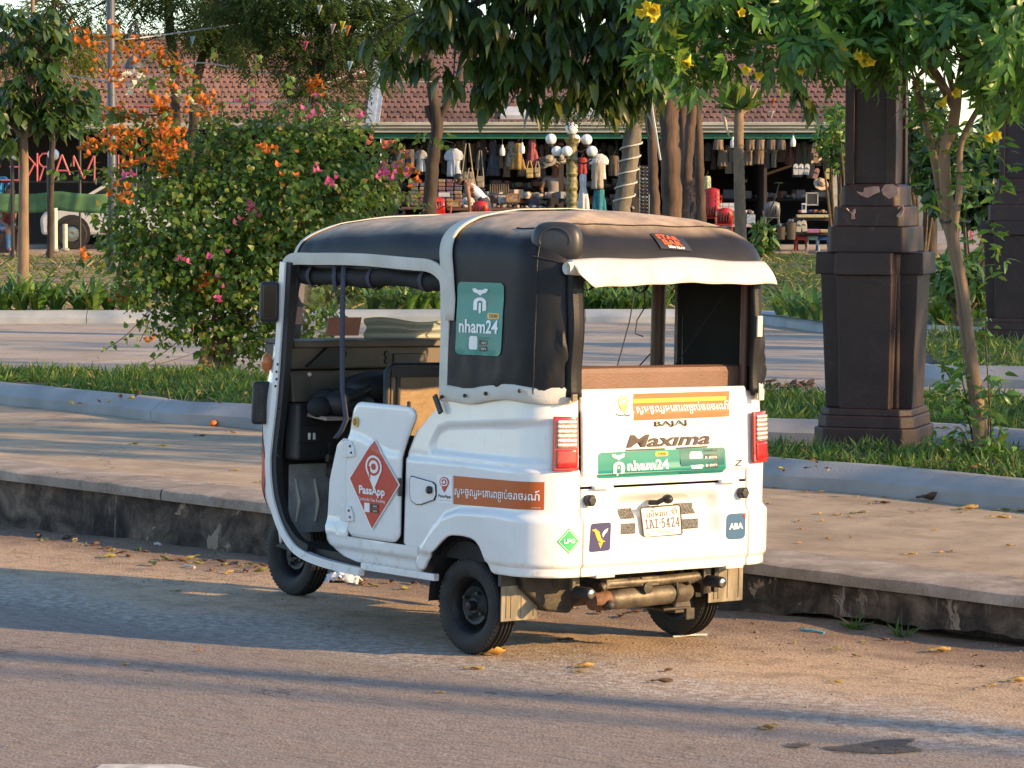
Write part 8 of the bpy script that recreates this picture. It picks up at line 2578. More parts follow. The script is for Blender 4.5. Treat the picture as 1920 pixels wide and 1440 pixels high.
def body(lean=0.0, arms=None, knees=None, squash=1.0, head_fwd=.0, foot=None, arm_l=None, arm_r=None, hip=.92, legs=None):
 J = {'pelvis': (0, 0, hip)}
 cs, sn_ = math.cos(lean), math.sin(lean)
 def T(x, y, z): return (x, y * cs - z * sn_, hip + y * sn_ + z * cs)
 J['waist'] = T(0, 0, .16); J['chest'] = T(0, .0, .36); J['neck'] = T(0, .0, .54); J['head0'] = T(0, -.01 - head_fwd * .5, .60); J['head'] = T(0, -.02 - head_fwd, .70); J['crown'] = T(0, -.015 - head_fwd, .77)
 R = {'pelvis': (.155, .115), 'waist': (.140, .10), 'chest': (.165, .115), 'neck': .055, 'head0': .060, 'head': (.086, .100), 'crown': .070}
 E = [('pelvis', 'waist'), ('waist', 'chest'), ('chest', 'neck'), ('neck', 'head0'), ('head0', 'head'), ('head', 'crown')]
 for s, sx in (('l', -1), ('r', 1)):
  a = (arm_l if s == 'l' else arm_r) or ((.20, .0, .47), (.25, .02, .20), (.25, -.06, -.04), (.25, -.08, -.12))
  for nm, q, r in zip(('sh', 'el', 'wr', 'hd'), a, (.060, .043, .030, (.036, .020))): J[s + nm] = T(sx * q[0], q[1], q[2]); R[s + nm] = r
  E += [('chest', s + 'sh'), (s + 'sh', s + 'el'), (s + 'el', s + 'wr'), (s + 'wr', s + 'hd')]
  d = Vector(J[s + 'hd']) - Vector(J[s + 'wr']); side = Vector((0, -1, .1)) if abs(d.normalized().y) < .7 else Vector((-sx, 0, 0))
  fingers(J, E, R, s + 'wr', s + 'hd', d, side - d.normalized() * side.dot(d.normalized()), s)
  g = (legs[0] if s == 'l' else legs[1]) if legs else ((.10, 0, hip - .04), (.105, -.01, hip * .52), (.105, .02, .09), (.11, -.10, .04))
  for nm, q, r in zip(('hp', 'kn', 'an', 'ft'), g, (.085, .062, .043, .038)): J[s + nm] = (sx * q[0], q[1], q[2]); R[s + nm] = r
  E += [('pelvis', s + 'hp'), (s + 'hp', s + 'kn'), (s + 'kn', s + 'an'), (s + 'an', s + 'ft')]
 return J, E, R
SKIN = pm('brown_skin', (.24, .125, .075), (.21, .105, .06), scale=12, rough=.55)
HAIR = pm('black_hair', (.012, .010, .010), (.02, .017, .016), scale=30, rough=.5)
def wear(top, low, shoe, sleeve=('sh',)):
 def f(nm, c):
  if nm in ('head', 'crown', 'head0', 'neck'): return 0
  if nm[1:] in sleeve or nm in ('waist', 'chest'): return 1
  if nm == 'pelvis' or nm[1:] in ('hp', 'kn'): return 2
  if nm[1:] == 'an': return 2
  if nm[1:] == 'ft': return 3
  return 0
 return f
J, E, R = body(arm_l=((.19, 0, .46), (.27, .03, .22), (.26, -.16, .10), (.25, -.24, .09)), arm_r=((.19, 0, .46), (.25, .03, .20), (.24, -.10, -.02), (.235, -.14, -.10)))
mp = at(1040, 400, 62.4)
person('man in a grey printed shirt standing in the stall behind the globe lamp', J, E, R, wear(1, 2, 3), [SKIN, cmat((.33, .30, .30), (.29, .26, .26)), cmat((.03, .03, .035)), M_BLACK], HAIR, (mp.x, 62.4, MZ + .02), .12)
J, E, R = body(lean=.85, head_fwd=.05, arm_l=((.17, 0, .46), (.22, -.12, .22), (.16, -.28, .10), (.14, -.34, .05)), arm_r=((.17, 0, .46), (.24, -.14, .24), (.20, -.30, .10), (.18, -.36, .05)))
wp = at(912, 400, 59.2)
person('woman in a white sleeveless top bending over the goods table', J, E, R, wear(1, 2, 3, ()), [SKIN, cmat((.58, .60, .66), (.5, .52, .58)), cmat((.04, .045, .07)), M_BLACK], HAIR, (wp.x, 59.3, MZ + .02), PI * 1.42)
sit = [((.10, 0, .42), (.13, -.40, .46), (.14, -.42, .09), (.14, -.54, .04))] * 2
J, E, R = body(hip=.46, lean=.18, legs=sit, arm_l=((.18, 0, .46), (.24, -.08, .22), (.16, -.30, .12), (.14, -.36, .10)), arm_r=((.18, 0, .46), (.24, -.08, .22), (.16, -.28, .10), (.14, -.34, .08)))
sp_ = at(12, 470, 58.2)
person('seated person in a dark red top and blue jeans at the left edge', J, E, R, wear(1, 2, 3), [SKIN, cmat((.20, .03, .04)), cmat((.06, .16, .33), (.08, .2, .38)), cmat((.33, .12, .06))], HAIR, (sp_.x, 58.4, MZ), .5)
mb = MB(); mb.box((0, 0, .20), (.42, .40, .40)); o = mb.build('box_seat', cmat((.10, .06, .05)), bevel=.02); o.location = (sp_.x, 58.4, MZ); tag(o, 'dark box under the seated person at the left edge', 'seat')
mb = MB(); mb.box((0, 0, .41), (.40, .38, .03)); mb.build('cushion', cmat((.3, .05, .05)), o, bevel=.01)
J, E, R = body()
sp_ = at(-6, 470, 60.5)
person('person in a bright blue shirt standing at the left edge', J, E, R, wear(1, 2, 3, ('sh', 'el')), [SKIN, cmat((.02, .20, .45)), cmat((.45, .38, .10)), M_BLACK], HAIR, (sp_.x, 60.5, MZ), .3)

# ------------------------------------------------------------------ lamp posts
M_GLOBE = pm('white_glass_globe', (.80, .80, .80), (.74, .74, .74), scale=3, rough=.25, coat=.4)
M_GOLDIRON = pm('green_gold_iron', (.05, .06, .03), (.26, .21, .07), scale=14, rough=.5, bump=.5, bscale=40)
def globe_lamp():
 Y = 57.0; g = on_z(1072, 470, MZ); base = Vector((at(1072, 400, Y).x, Y, .50))
 root = empty('globe_lamp_post', base, 0, 'ornate green and gold lamp post with seven white globes before the stalls', 'lamp post')
 top = at(1072, 262, Y).z - base.z
 mb = MB()
 prof = [(.16, 0), (.16, .12), (.13, .15)]
 z = .2
 while z < top - .15:
  prof += [(.100, z), (.112, z + .04), (.096, z + .08), (.108, z + .16), (.092, z + .24)]; z += .26
 prof += [(.09, top - .10), (.13, top - .02), (.15, top + .02), (.06, top + .03), (.05, top + .10)]
 mb.lathe(prof, (0, 0, 0), 12); mb.build('column', M_GOLDIRON, root, smooth=30)
 G = ((1072, 241, 0.0, .118), (1033, 261, -.05, .102), (1100, 262, .05, .102), (1079, 261, .30, .090), (1044, 284, -.28, .098), (1063, 284, -.36, .100), (1110, 284, -.15, .102))
 for px, py, dy, r in G:
  c = at(px, py, Y + dy) - base
  mb = MB(); mb.ball(c, r, 20, 14); gl = mb.build('globe', M_GLOBE, root, smooth=180)
  mb = MB(); mb.lathe([(0, -.03), (.05, -.03), (.055, .02), (.045, .03)], c - Vector((0, 0, r)), 12); mb.build('cup', M_BLACK, gl, smooth=40)
  if px != 1072:
   z0 = c.z - r - .03; mid = Vector((c.x * .55, c.y * .5, z0 - .09))
   mb = MB(); mb.tube(smooth_path([Vector((0, 0, z0 + .01)), mid, Vector((c.x, c.y, z0 - .02))], 6), .016, 6); mb.build('arm', M_BLACK, root, smooth=60)
globe_lamp()
def left_globes():
 Y = 57.5
 for i, (px, label) in enumerate(((92, 'black lamp post with white globe left of the bougainvillea'), (24, 'white globe lamp on a black post at the far left'))):
  base = Vector((at(px, 400, Y).x, Y, .5)); root = empty('globe_lamp_post', base, 0, label, 'lamp post')
  c = at((100, 31)[i], 290, Y) - base
  mb = MB(); mb.tube([(0, 0, 0), (0, 0, c.z - .05)], .035, 8); mb.lathe([(.07, 0), (.07, .1), (.04, .15)], (0, 0, 0), 10); mb.build('pole', M_BLACK, root, smooth=40)
  mb = MB(); mb.ball(c, .11, 18, 12); mb.build('globe', M_GLOBE, root, smooth=180)
  mb = MB(); mb.tube([(0, 0, c.z - .2), (c.x, 0, c.z - .12)], .015, 6); mb.build('arm', M_BLACK, root)
left_globes()
def tall_lamp():
 Y = 49.0; base = Vector((at(211, 400, Y).x, Y, .45)); root = empty('street_lamp', base, 0, 'tall grey lamp post with scrolled bracket and domed shade above the bougainvillea', 'street lamp')
 M_POST = pm('blue_grey_post', (.06, .07, .09), (.085, .095, .12), scale=4, rough=.5)
 mb = MB(); z2 = at(211, -60, Y).z - base.z; mb.lathe([(.10, 0), (.085, .5), (.072, 1.5), (.085, 1.52), (.070, 1.56), (.066, z2)], (0, 0, 0), 14); mb.build('pole', M_POST, root, smooth=40)
 c = at(252, 60, Y) - base
 mb = MB(); pts = [at(211, 76, Y) - base, at(240, 76, Y) - base, at(258, 74, Y) - base, at(259, 55, Y) - base, at(252, 44, Y) - base, at(245, 50, Y) - base, at(246, 62, Y) - base, at(253, 64, Y) - base, at(254, 55, Y) - base]
 mb.tube(smooth_path(pts, 5), .022, 6); mb.tube([at(252, 76, Y) - base, at(251, 104, Y) - base], .012, 6); mb.build('bracket', M_BLACK, root, smooth=60)
 s = at(251, 120, Y) - base; mb = MB(); mb.lathe([(0, .14), (.03, .13), (.09, .09), (.14, .0), (.16, -.06), (.15, -.07), (.12, -.02)], s, 18); mb.build('shade', M_POST, root, smooth=40)
 mb = MB(); a = at(226, 55, Y) - base; mb.add([at(216, 45, Y) - base, at(231, 70, Y) - base, at(217, 78, Y) - base], [(0, 1, 2)]); o = mb.build('pennant', cmat((.42, .30, .04))); md = o.modifiers.new('t', 'SOLIDIFY'); md.thickness = .01; o.parent = root
tall_lamp()

# ------------------------------------------------------------------ reversed tube letters of the market sign, seen from behind
M_PINK = pm('pink_letter_tube', (.42, .08, .10), (.50, .13, .13), scale=8, rough=.4)
sg_ = empty('letter_sign', at(100, 312, 60.2), 0, 'pink outline letters of the market sign seen mirrored from behind', 'sign')
def letter(nm, strokes, parent=sg_, r=.018):
 mb = MB()
 for s in strokes: mb.tube([at(px, py, 60.2) - Vector(parent.location) for px, py in s], r, 6)
 mb.build('letter', M_PINK, parent, smooth=60)
letter('t', [[(-30, 288), (-2, 288)], [(-14, 288), (-14, 340)]])
letter('e', [[(2, 288), (36, 288)], [(36, 288), (36, 338)], [(18, 313), (36, 313)], [(2, 338), (36, 338)]])
letter('k', [[(70, 287), (70, 340)], [(70, 313), (50, 290)], [(64, 308), (49, 337)]])
letter('r', [[(90, 288), (90, 340)], [(90, 288), (80, 288), (73, 295), (73, 306), (80, 313), (90, 313)], [(82, 313), (74, 338)]])
letter('a', [[(99, 340), (116, 290)], [(116, 290), (131, 328)], [(106, 320), (128, 320)]])
letter('m', [[(138, 292), (138, 312)], [(138, 292), (157, 335)], [(157, 335), (176, 292)], [(177, 292), (177, 340)]])
for px in (222, 245): letter('i', [[(px, 290), (px, 338)]])
letter('n', [[(168, 212), (170, 200), (178, 197), (194, 198), (194, 214)]]); letter('i', [[(205, 198), (228, 199)], [(217, 199), (217, 216)]]); letter('h', [[(258, 198), (286, 200)]])
mb = MB(); mb.tube([at(-40, 341, 60.25) - sg_.location, at(260, 341, 60.25) - sg_.location], .02, 6); mb.tube([at(-40, 216, 60.25) - sg_.location, at(300, 216, 60.25) - sg_.location], .02, 6)
for px in (-20, 150, 255): mb.tube([at(px, 216, 60.25) - sg_.location, at(px, 470, 60.25) - sg_.location], .025, 6)
mb.build('sign_frame', M_BLACK, sg_)
# green cloth barrier, posts
P = np.zeros((24, 6, 3))
for i in range(24):
 u = i / 23; px = -30 + 280 * u; sag = 6 * math.sin(PI * ((u * 2) % 1))
 for j in range(6):
  v = j / 5; p = at(px, 358 + sag + 36 * v, 57.8); P[i, j] = (p.x, p.y + .04 * math.sin(u * 30 + v), p.z)
o = MB().grid(P).build('cloth_barrier', cmat((.085, .19, .085), (.065, .15, .07)), smooth=180); tag(o, 'long green cloth barrier strung between posts at left', 'barrier'); md = o.modifiers.new('t', 'SOLIDIFY'); md.thickness = .01
for px, y0, y1, r, m, lab in ((103, 388, 470, .045, cmat((.62, .60, .54)), 'white post below the green barrier'), (122, 418, 468, .045, cmat((.60, .57, .50)), 'short white post right of the other below the barrier')):
 a, b = at(px, y0, 57.3), at(px, y1, 57.3); mb = MB(); mb.tube([(0, 0, 0), (0, 0, a.z - b.z - .02)], r, 8); o = mb.build('post', m, smooth=40); o.location = (a.x, 57.3, b.z); tag(o, lab, 'post'); mb = MB(); mb.ball((0, 0, 0), r * 1.8, 8, 6, (1, 1, .5)); mb.build('foot', cmat((.35, .33, .3)), o)
# white car behind the barrier
car = empty('parked_car', (at(215, 400, 61.6).x, 61.7, MZ), 0, 'white car parked behind the green barrier, mostly hidden by the bougainvillea', 'car')
WC = pm('white_car_paint', (.52, .54, .57), (.47, .49, .52), rough=.25, coat=.6)
mb = MB(); mb.prism([(-1.35, .28), (2.6, .28), (2.65, .75), (2.4, .92), (.9, .98), (-.55, .96), (-1.2, .86), (-1.38, .6)], -.78, .78); mb.build('body', WC, car, bevel=.06)
mb = MB(); mb.prism([(-.62, .95), (1.9, .95), (1.3, 1.36), (.15, 1.38)], -.66, .66); mb.build('cabin', pm('car_glass', (.015, .018, .022), rough=.08, coat=.5), car, bevel=.04)
mb = MB(); mb.prism([(-.02, 1.355), (1.35, 1.345), (1.25, 1.42), (.12, 1.425)], -.64, .64); mb.build('roof', WC, car, bevel=.03)
mb = MB(); mb.prism([(-.66, .95), (-.56, .95), (.20, 1.38), (.10, 1.40)], -.69, -.60); mb.build('windscreen_pillar', WC, car)
for x in (-.75, 1.75):
 for y in (-.72, .72):
  w = empty('wheel', (x, y, .30)); w.parent = car
  mb = MB(); mb.lathe([(.18, -.09), (.28, -.09), (.30, -.06), (.30, .06), (.28, .09), (.18, .09)], (0, 0, 0), 24, 'Y'); mb.build('tyre', M_RUBBER, w, smooth=40)
  mb = MB(); mb.lathe([(0, -.07), (.05, -.08), (.18, -.06), (.18, .06), (0, .05)], (0, 0, 0), 18, 'Y'); mb.build('rim', M_CHROME, w, smooth=40)
  if y < 0:
   mb = MB(); mb.lathe([(0, 0), (.36, 0), (.36, .02)], (0, -.785 + .72, .02), 22, 'Y'); mb.build('arch', M_BLACK, w)
# ------------------------------------------------------------------ cables and bunting
def cable(label, pts, r=.012, c=(.45, .46, .47), n=5):
 P = [at(*p) for p in pts]; b = P[0]
 mb = MB(); mb.tube([p - b for p in smooth_path(P, 6)], r, n); o = mb.build('cable', cmat(c), smooth=60); o.location = b; tag(o, label, 'cable')
cable('pale cable sagging from the roof corner to the forked trunk', [(690, 150, 54), (760, 154, 54), (840, 152, 54), (862, 151, 54)])
cable('long pale cable crossing low before the orange roof', [(90, 135, 54), (250, 155, 53), (360, 118, 52), (480, 135, 51), (600, 150, 50.5), (690, 152, 51)])
cable('thin cable rising to the feathery tree trunk', [(520, 180, 52), (585, 165, 50.2), (640, 145, 52), (690, 132, 54)])
cable('taut grey cable below the ridge at far left', [(-20, 78, 56), (120, 80, 55), (215, 76, 49.2), (330, 62, 50), (480, 40, 52)])
cable('pale cable along the lower orange roof', [(330, 190, 53), (480, 192, 52), (590, 186, 50.2)])
cable('black cable dropping past the central trunks', [(1206, 40, 41), (1207, 150, 41), (1212, 240, 41), (1220, 262, 41)], .012, (.02, .02, .02))
cable('white conduit curving down the left central trunk', [(1232, 150, 41.5), (1222, 190, 41.6), (1230, 250, 41.7), (1238, 300, 41.8)], .016, (.5, .5, .5))
# rope spiral on the leaning trunk
rp = []
for k in range(60):
 u = k / 59; px = 1168 + 18 * u; py = 390 - 135 * u; a = u * 2 * PI * 5.5
 c = at(px, py, 50); rp.append(c + Vector((.17 * math.cos(a), .17 * math.sin(a), 0)))
mb = MB(); mb.tube([p - rp[0] for p in rp], .014, 6); o = mb.build('rope', cmat((.55, .53, .48)), smooth=60); o.location = rp[0]; tag(o, 'white rope wound up the leaning light trunk', 'rope')
for (px, py, Y, c, lab, s) in ((643, 40, 48, (.62, .48, .03), 'yellow pennant among the feathery branches', 9), (653, 48, 48, (.55, .20, .03), 'orange pennant next to the yellow one', 9), (625, 45, 48, (.42, .30, .30), 'faded pink pennant left of the yellow one', 9), (574, 78, 48, (.50, .08, .12), 'red pennant low in the feathery tree', 8), (657, 115, 48, (.35, .45, .5), 'pale blue pennant before the orange roof', 9), (600, 10, 48, (.5, .5, .5), 'white pennant high in the feathery tree', 8), (765, 50, 50, (.03, .30, .15), 'green pennant beside the dark drooping tree', 9), (362, 68, 50, (.30, .42, .40), 'pale green pennant between the two dark trunks', 9), (58, 86, 54, (.5, .52, .55), 'white pennant on the taut cable at far left', 10), (28, 84, 54, (.30, .42, .46), 'pale blue pennant on the taut cable at far left', 10), (100, 90, 54, (.26, .36, .20), 'green pennant on the taut cable', 10), (118, 90, 54, (.55, .50, .36), 'cream pennant on the taut cable', 10), (1312, 170, 44, (.62, .14, .02), 'orange flag hanging beside the central trunks', 9), (1272, 200, 44, (.60, .12, .02), 'small orange flag low beside the thick trunk', 6), (1450, 185, 45, (.62, .14, .02), 'orange flag before the dull red roof', 7), (1447, 208, 45, (.55, .52, .40), 'cream flag below the orange one before the roof', 7), (1570, 135, 40, (.64, .16, .03), 'orange flag left of the pillar top', 8)):
 p = at(px, py, Y); k = Y / FPX * s
 P = [[(-k * .6 + k * 1.2 * u * (1 - v) + .02 * v, .02 * math.sin(u * 5), -k * 2.2 * v) for v in np.linspace(0, 1, 5)] for u in np.linspace(0, 1, 5)]
 o = MB().grid(np.array(P)).build('pennant', cmat(c), smooth=60, fix=False); o.location = p; md = o.modifiers.new('t', 'SOLIDIFY'); md.thickness = .006; tag(o, lab, 'flag')
# thin sapling in front of the dark opening
sb = at(1436, 470, 57); root = empty('sapling', (sb.x, 57, .5), 0, 'thin sapling with one leaf tuft before the dark stall opening', 'plant')
mb = MB(); p, r = limb(rel(root, [Vector((sb.x, 57, .5)), at(1440, 410, 57), at(1452, 375, 57), at(1461, 345, 57)]), .018, .008); mb.tube(p, r, 6); mb.build('stem', M_TWIG, root, smooth=60)
P = [np.array(at(1461, 343, 57))] * 9; X = [rdir(1, -.2, .4)[0] for _ in P]
foliage(root, OVAL, np.array(P), np.array(X), np.tile([0, 0, 1.0], (9, 1)), rng.uniform(.08, .14, 9), G_TECOMA, 9, minpx=3)
feather_tree('dark bare trunk and its pale neighbour just right of the broad pillar', 56, [(1744, 470), (1744, 400), (1742, 330), (1740, 240)], .13, .10, [], 0)

# ================================================================== litter on road and pavement
G_LITTER = leaf_mat('dry_fallen_leaf', [(0, (.42, .27, .06)), (.4, (.50, .38, .14)), (.7, (.34, .20, .06)), (1, (.16, .09, .05))], .15, .6)
M_YLEAF = pm('yellow_leaf', (.42, .31, .11), (.32, .20, .06), scale=18, rough=.6)
M_BLEAF = pm('brown_leaf', (.13, .07, .045), (.07, .04, .03), scale=18, rough=.75)
M_GLEAF = pm('olive_leaf', (.19, .20, .05), (.28, .24, .07), scale=18, rough=.7)
M_OLEAF = pm('crumpled_golden_leaf', (.48, .27, .05), (.38, .18, .035), scale=14, rough=.6)

def fallen(pt, L, mat, label, rz=None, curl=.5, w=.5, group=None, tilt=.1):
 n = 9; P = np.zeros((n, 5, 3))
 for i in range(n):
  u = i / (n - 1); ww = w * .5 * math.sin(PI * u ** .75) ** .8 + .004
  for j in range(5):
   v = j / 2 - 1
   P[i, j] = ((u - .5) * L, v * ww * L + .05 * L * math.sin(u * 4), L * (curl * .20 * v * v * math.sin(PI * u) + curl * .45 * (u - .5) ** 2 * (1.4 if u > .5 else .5) + .05 * math.sin(u * 7 + v * 2.5)))
 P[:, :, 2] -= P[:, :, 2].min()
 o = MB().grid(P).build('fallen_leaf', mat, smooth=180, fix=False)
 md = o.modifiers.new('t', 'SOLIDIFY'); md.thickness = .0007; md.offset = 1
 o.location = Vector(pt) + Vector((0, 0, .003)); o.rotation_euler = (random.uniform(-tilt, tilt), random.uniform(-tilt, tilt), random.uniform(0, 6.28) if rz is None else rz)
 tag(o, label, 'leaf', group)
 mb = MB(); mb.tube([(-L * .5, 0, P[0, 2, 2] + .002), (-L * .62, .004, .004), (-L * .72, .01, .002)], .0014, 4); mb.build('stalk', mat, o)
 return o
def rd(px, py):
 p = on_road(px, py); p.z = road_h(p.x, p.y); return p
fallen(rd(926, 1231), .10, M_OLEAF, 'crumpled golden leaf against the left rear tyre', .2, 1.5, .75)
fallen(rd(888, 1257), .085, M_YLEAF, 'flat yellow leaf on the road nearest the left rear tyre', .1, .35, .42)
fallen(rd(1096, 1254), .085, M_YLEAF, 'upper of two overlapping yellow leaves behind the tuk-tuk', .5, .9, .6)
fallen(rd(1084, 1263), .06, M_YLEAF, 'lower of two overlapping yellow leaves behind the tuk-tuk', -.2, .5, .5)
fallen(rd(1254, 1260), .05, M_BLEAF, 'small brown curled leaf above the dark one behind the tuk-tuk', .9, .8, .5)
fallen(rd(1241, 1281), .085, M_BLEAF, 'dark brown curled leaf on the road behind the tuk-tuk', .1, .8, .32)
fallen(rd(1440, 1369), .075, M_YLEAF, 'lone yellow leaf on the asphalt at lower right', -.3, .9, .6)
fallen(rd(1762, 1224), .10, M_YLEAF, 'yellow leaf lying on the dirt beside the kerb at right', .35, .7, .5)
fallen(rd(1567, 1282), .055, M_YLEAF, 'small tan leaf on the pale road edge at right', 0, .6, .5)
fallen(rd(1907, 1280), .085, M_YLEAF, 'yellow leaf at the right edge of the road', .2, .9, .6)
fallen(rd(1858, 1287), .05, M_YLEAF, 'small pale leaf left of the one at the right edge', .5, .3, .5)
fallen(rd(1567, 1216), .05, M_GLEAF, 'small green leaf on the dirt at right', .6, .3, .4)
fallen(rd(1060, 1204), .07, M_BLEAF, 'dark crumbled leaf behind the silencer', .1, .4, .7)
fallen(rd(825, 1300), .04, M_YLEAF, 'tiny pale leaf on the road left of the rear wheel', .1, .3, .5)
fallen(rd(330, 1110), .05, M_GLEAF, 'small olive leaf in the tuk-tuk shadow', .2, .3, .4)
fallen(rd(373, 1222), .03, M_OLEAF, 'tiny orange petal in the sunny road strip', 0, .9, .7)
fallen(rd(232, 1248), .045, M_YLEAF, 'small yellow leaf on the sunny road at left', .1, .3, .5)
# drift of dead leaves along the foot of the kerb at left
mats = [M_BLEAF, M_GLEAF, M_BLEAF, M_YLEAF, M_GLEAF, M_BLEAF]
rs = random.Random(5)
for k, (px, py) in enumerate(((70, 1008), (82, 1014), (128, 1012), (142, 1018), (160, 1024), (178, 1026), (200, 1030), (212, 1034), (226, 1040), (236, 1036), (262, 1030), (270, 1036), (300, 1052), (312, 1050), (340, 1052), (352, 1058), (372, 1056), (382, 1052), (412, 1056), (420, 1062), (440, 1060), (452, 1066), (468, 1064), (478, 1070), (488, 1066), (494, 1076), (462, 1076), (446, 1074), (205, 1046), (240, 1044), (100, 1016), (286, 1060), (398, 1072), (430, 1078), (358, 1048))):
 fallen(rd(px, py), rs.uniform(.04, .085), mats[k % 6], 'dead leaf in the drift along the kerb foot left of the tuk-tuk', rs.uniform(0, 6.28), rs.uniform(.4, 1.3), rs.uniform(.35, .6), 'dead leaves drifted along the kerb foot', .3)
for px, py in ((1010, 1120), (1125, 1150), (1190, 1150), (1165, 1158), (680, 1096), (700, 1098), (735, 1092), (760, 1106), (775, 1094)):
 fallen(rd(px, py), rs.uniform(.05, .09), mats[rs.randint(0, 5)], 'dead leaf on the dirt under the tuk-tuk', rs.uniform(0, 6.28), rs.uniform(.4, 1.2), .45, 'dead leaves under the tuk-tuk', .3)
for px, py in ((1410, 1172), (1660, 1200), (1830, 1232), (1700, 1206), (1604, 1232), (1740, 1246), (1505, 1186), (1620, 1206), (1840, 1252), (1490, 1205)):
 fallen(rd(px, py), rs.uniform(.02, .045), mats[rs.randint(0, 5)], 'leaf crumb on the dirt below the kerb at right', rs.uniform(0, 6.28), rs.uniform(.4, 1.2), .5, 'leaf crumbs on the dirt at right', .3)
# pavement: leaves and fallen blossoms
def pv(px, py):
 p = on_pave(px, py); p.z = pave_h(p.x, p.y); return p
fallen(pv(1745, 940), .16, M_BLEAF, 'large brown curled leaf against the grey kerb at right', .1, 1.1, .5)
fallen(pv(1655, 945), .08, M_BLEAF, 'small dark leaf on the pavement left of the large brown one', 0, .5, .5)
fallen(pv(1815, 957), .11, M_YLEAF, 'yellow green leaf on the pavement near the kerb at right', .15, .8, .45)
fallen(pv(1611, 964), .09, M_GLEAF, 'pale green leaf lying flat on the pavement', 0, .2, .3)
fallen(pv(1882, 958), .07, M_GLEAF, 'green leaf by the kerb near the right edge', .2, .5, .45)
fallen(pv(1912, 960), .07, M_YLEAF, 'yellow leaf by the kerb at the right edge', .1, .5, .45)
fallen(pv(1875, 972), .11, M_YLEAF, 'long tan leaf on the pavement at the right edge', .1, .2, .22)
fallen(pv(1706, 1041), .07, M_YLEAF, 'thin straw coloured leaf on the sunlit pavement', .05, .15, .18)
for px, py in ((1452, 916), (1510, 923), (1539, 924), (1608, 933), (1630, 946), (1659, 934), (1536, 965), (1563, 968), (1576, 967), (1594, 971), (1498, 979), (1541, 979), (1503, 993), (1553, 1012), (1596, 1010), (1500, 1020), (1755, 995), (1763, 1037), (1785, 1035), (1893, 1024), (1800, 963), (1441, 947)):
 fallen(pv(px, py), rs.uniform(.025, .04), M_OLEAF, 'fallen yellow blossom on the pavement right of the tuk-tuk', rs.uniform(0, 6.28), .8, .5, 'fallen yellow blossoms on the pavement')
for px, py in ((252, 835), (305, 838)):
 fallen(pv(px, py), .07, M_GLEAF, ('left', 'right')[px > 280] + ' of two olive leaves on the shaded pavement at left', .1, .7, .4)
fallen(pv(442, 884), .06, M_YLEAF, 'yellow leaf on the pavement left of the tuk-tuk nose', .2, .4, .4)
fallen(pv(490, 906), .07, M_YLEAF, 'yellow leaf half behind the tuk-tuk nose', .4, .5, .4)
fallen(pv(435, 812), .08, M_YLEAF, 'tan leaf lying near the corner of the left kerb', 0, .4, .35)
fallen(pv(375, 818), .07, M_BLEAF, 'brown leaf lying near the left kerb', 0, .3, .35)
mb = MB(); mb.ball((0, 0, .02), .03, 12, 8, (1, 1, .75)); o = mb.build('orange_peel', pm('orange_skin', (.62, .16, .03), rough=.5), smooth=180); o.location = pv(400, 799); tag(o, 'small orange fruit or petal lying at the foot of the left kerb', 'fruit')
mb = MB(); mb.tube([(0, 0, .04), (.004, 0, .052)], .003, 5); mb.build('stem', M_TWIG, o)
# crumpled tissue behind the front wheel
mb = MB(); P = np.zeros((16, 9, 3))
for i in range(16):
 for j in range(9):
  u, v = i / 15 - .5, j / 8 - .5
  P[i, j] = (u * .20, v * .12, max(0, .035 * (1 - 3.2 * (u * u + v * v)) + .028 * fbm((u * 9, v * 9, 1)) + .012))
o = mb.grid(P).build('crumpled_tissue', pm('white_tissue', (.66, .68, .70), (.56, .58, .61), scale=20, rough=.85), smooth=40, fix=False); o.location = rd(640, 1090); o.rotation_euler = (0, 0, -.3); tag(o, 'crumpled white tissue on the ground behind the front wheel', 'litter')
md = o.modifiers.new('t', 'SOLIDIFY'); md.thickness = .002
def stick(px0, py0, px1, py1, c, label, r=.006):
 a, b = rd(px0, py0), rd(px1, py1); mb = MB(); mb.tube([Vector((0, 0, r)), (b - a) * .5 + Vector((0, 0, r * 1.6)), b - a + Vector((0, 0, r))], r, 6); o = mb.build('plastic_straw', cmat(c, rough=.4), smooth=60); o.location = a; tag(o, label, 'litter')
stick(1502, 1187, 1545, 1191, (.10, .38, .50), 'blue plastic straw on the dirt beside the kerb'); stick(1262, 1195, 1325, 1191, (.60, .60, .58), 'white plastic strip under the right rear tyre', .005)
stick(290, 1023, 302, 1024, (.6, .58, .55), 'white paper scrap by the kerb foot at left', .008); stick(345, 1064, 365, 1067, (.55, .53, .5), 'white stub on the dirt left of the front wheel', .007)
# white plastic bag by the nose
P = np.zeros((10, 8, 3))
for i in range(10):
 for j in range(8):
  u, v = i / 9, j / 7
  p = at(478 + 26 * u, 942 - 44 * u * (1 - v), 15.9); P[i, j] = (p.x, p.y + .05 * math.sin(u * 5 + v * 4), p.z)
a = at(490, 930, 15.75)
# weeds growing from the washed-out foot of the kerb
for (px, py, n, lab) in ((1600, 1180, 26, 'green weed growing from the broken kerb foot, left of two'), (1690, 1190, 18, 'green weed growing from the broken kerb foot, right of two')):
 b = rd(px, py); root = empty('weed', b, 0, lab, 'plant')
 P = np.tile(np.array(b), (n, 1)) + rng.uniform(-.03, .03, (n, 3)) * np.array([1, 1, 0]); foliage(root, BLADE, P, rdir(n, .2, 1.0), rdir(n, .1, 1), rng.uniform(.05, .10, n), G_GRASS, 30, minpx=5)
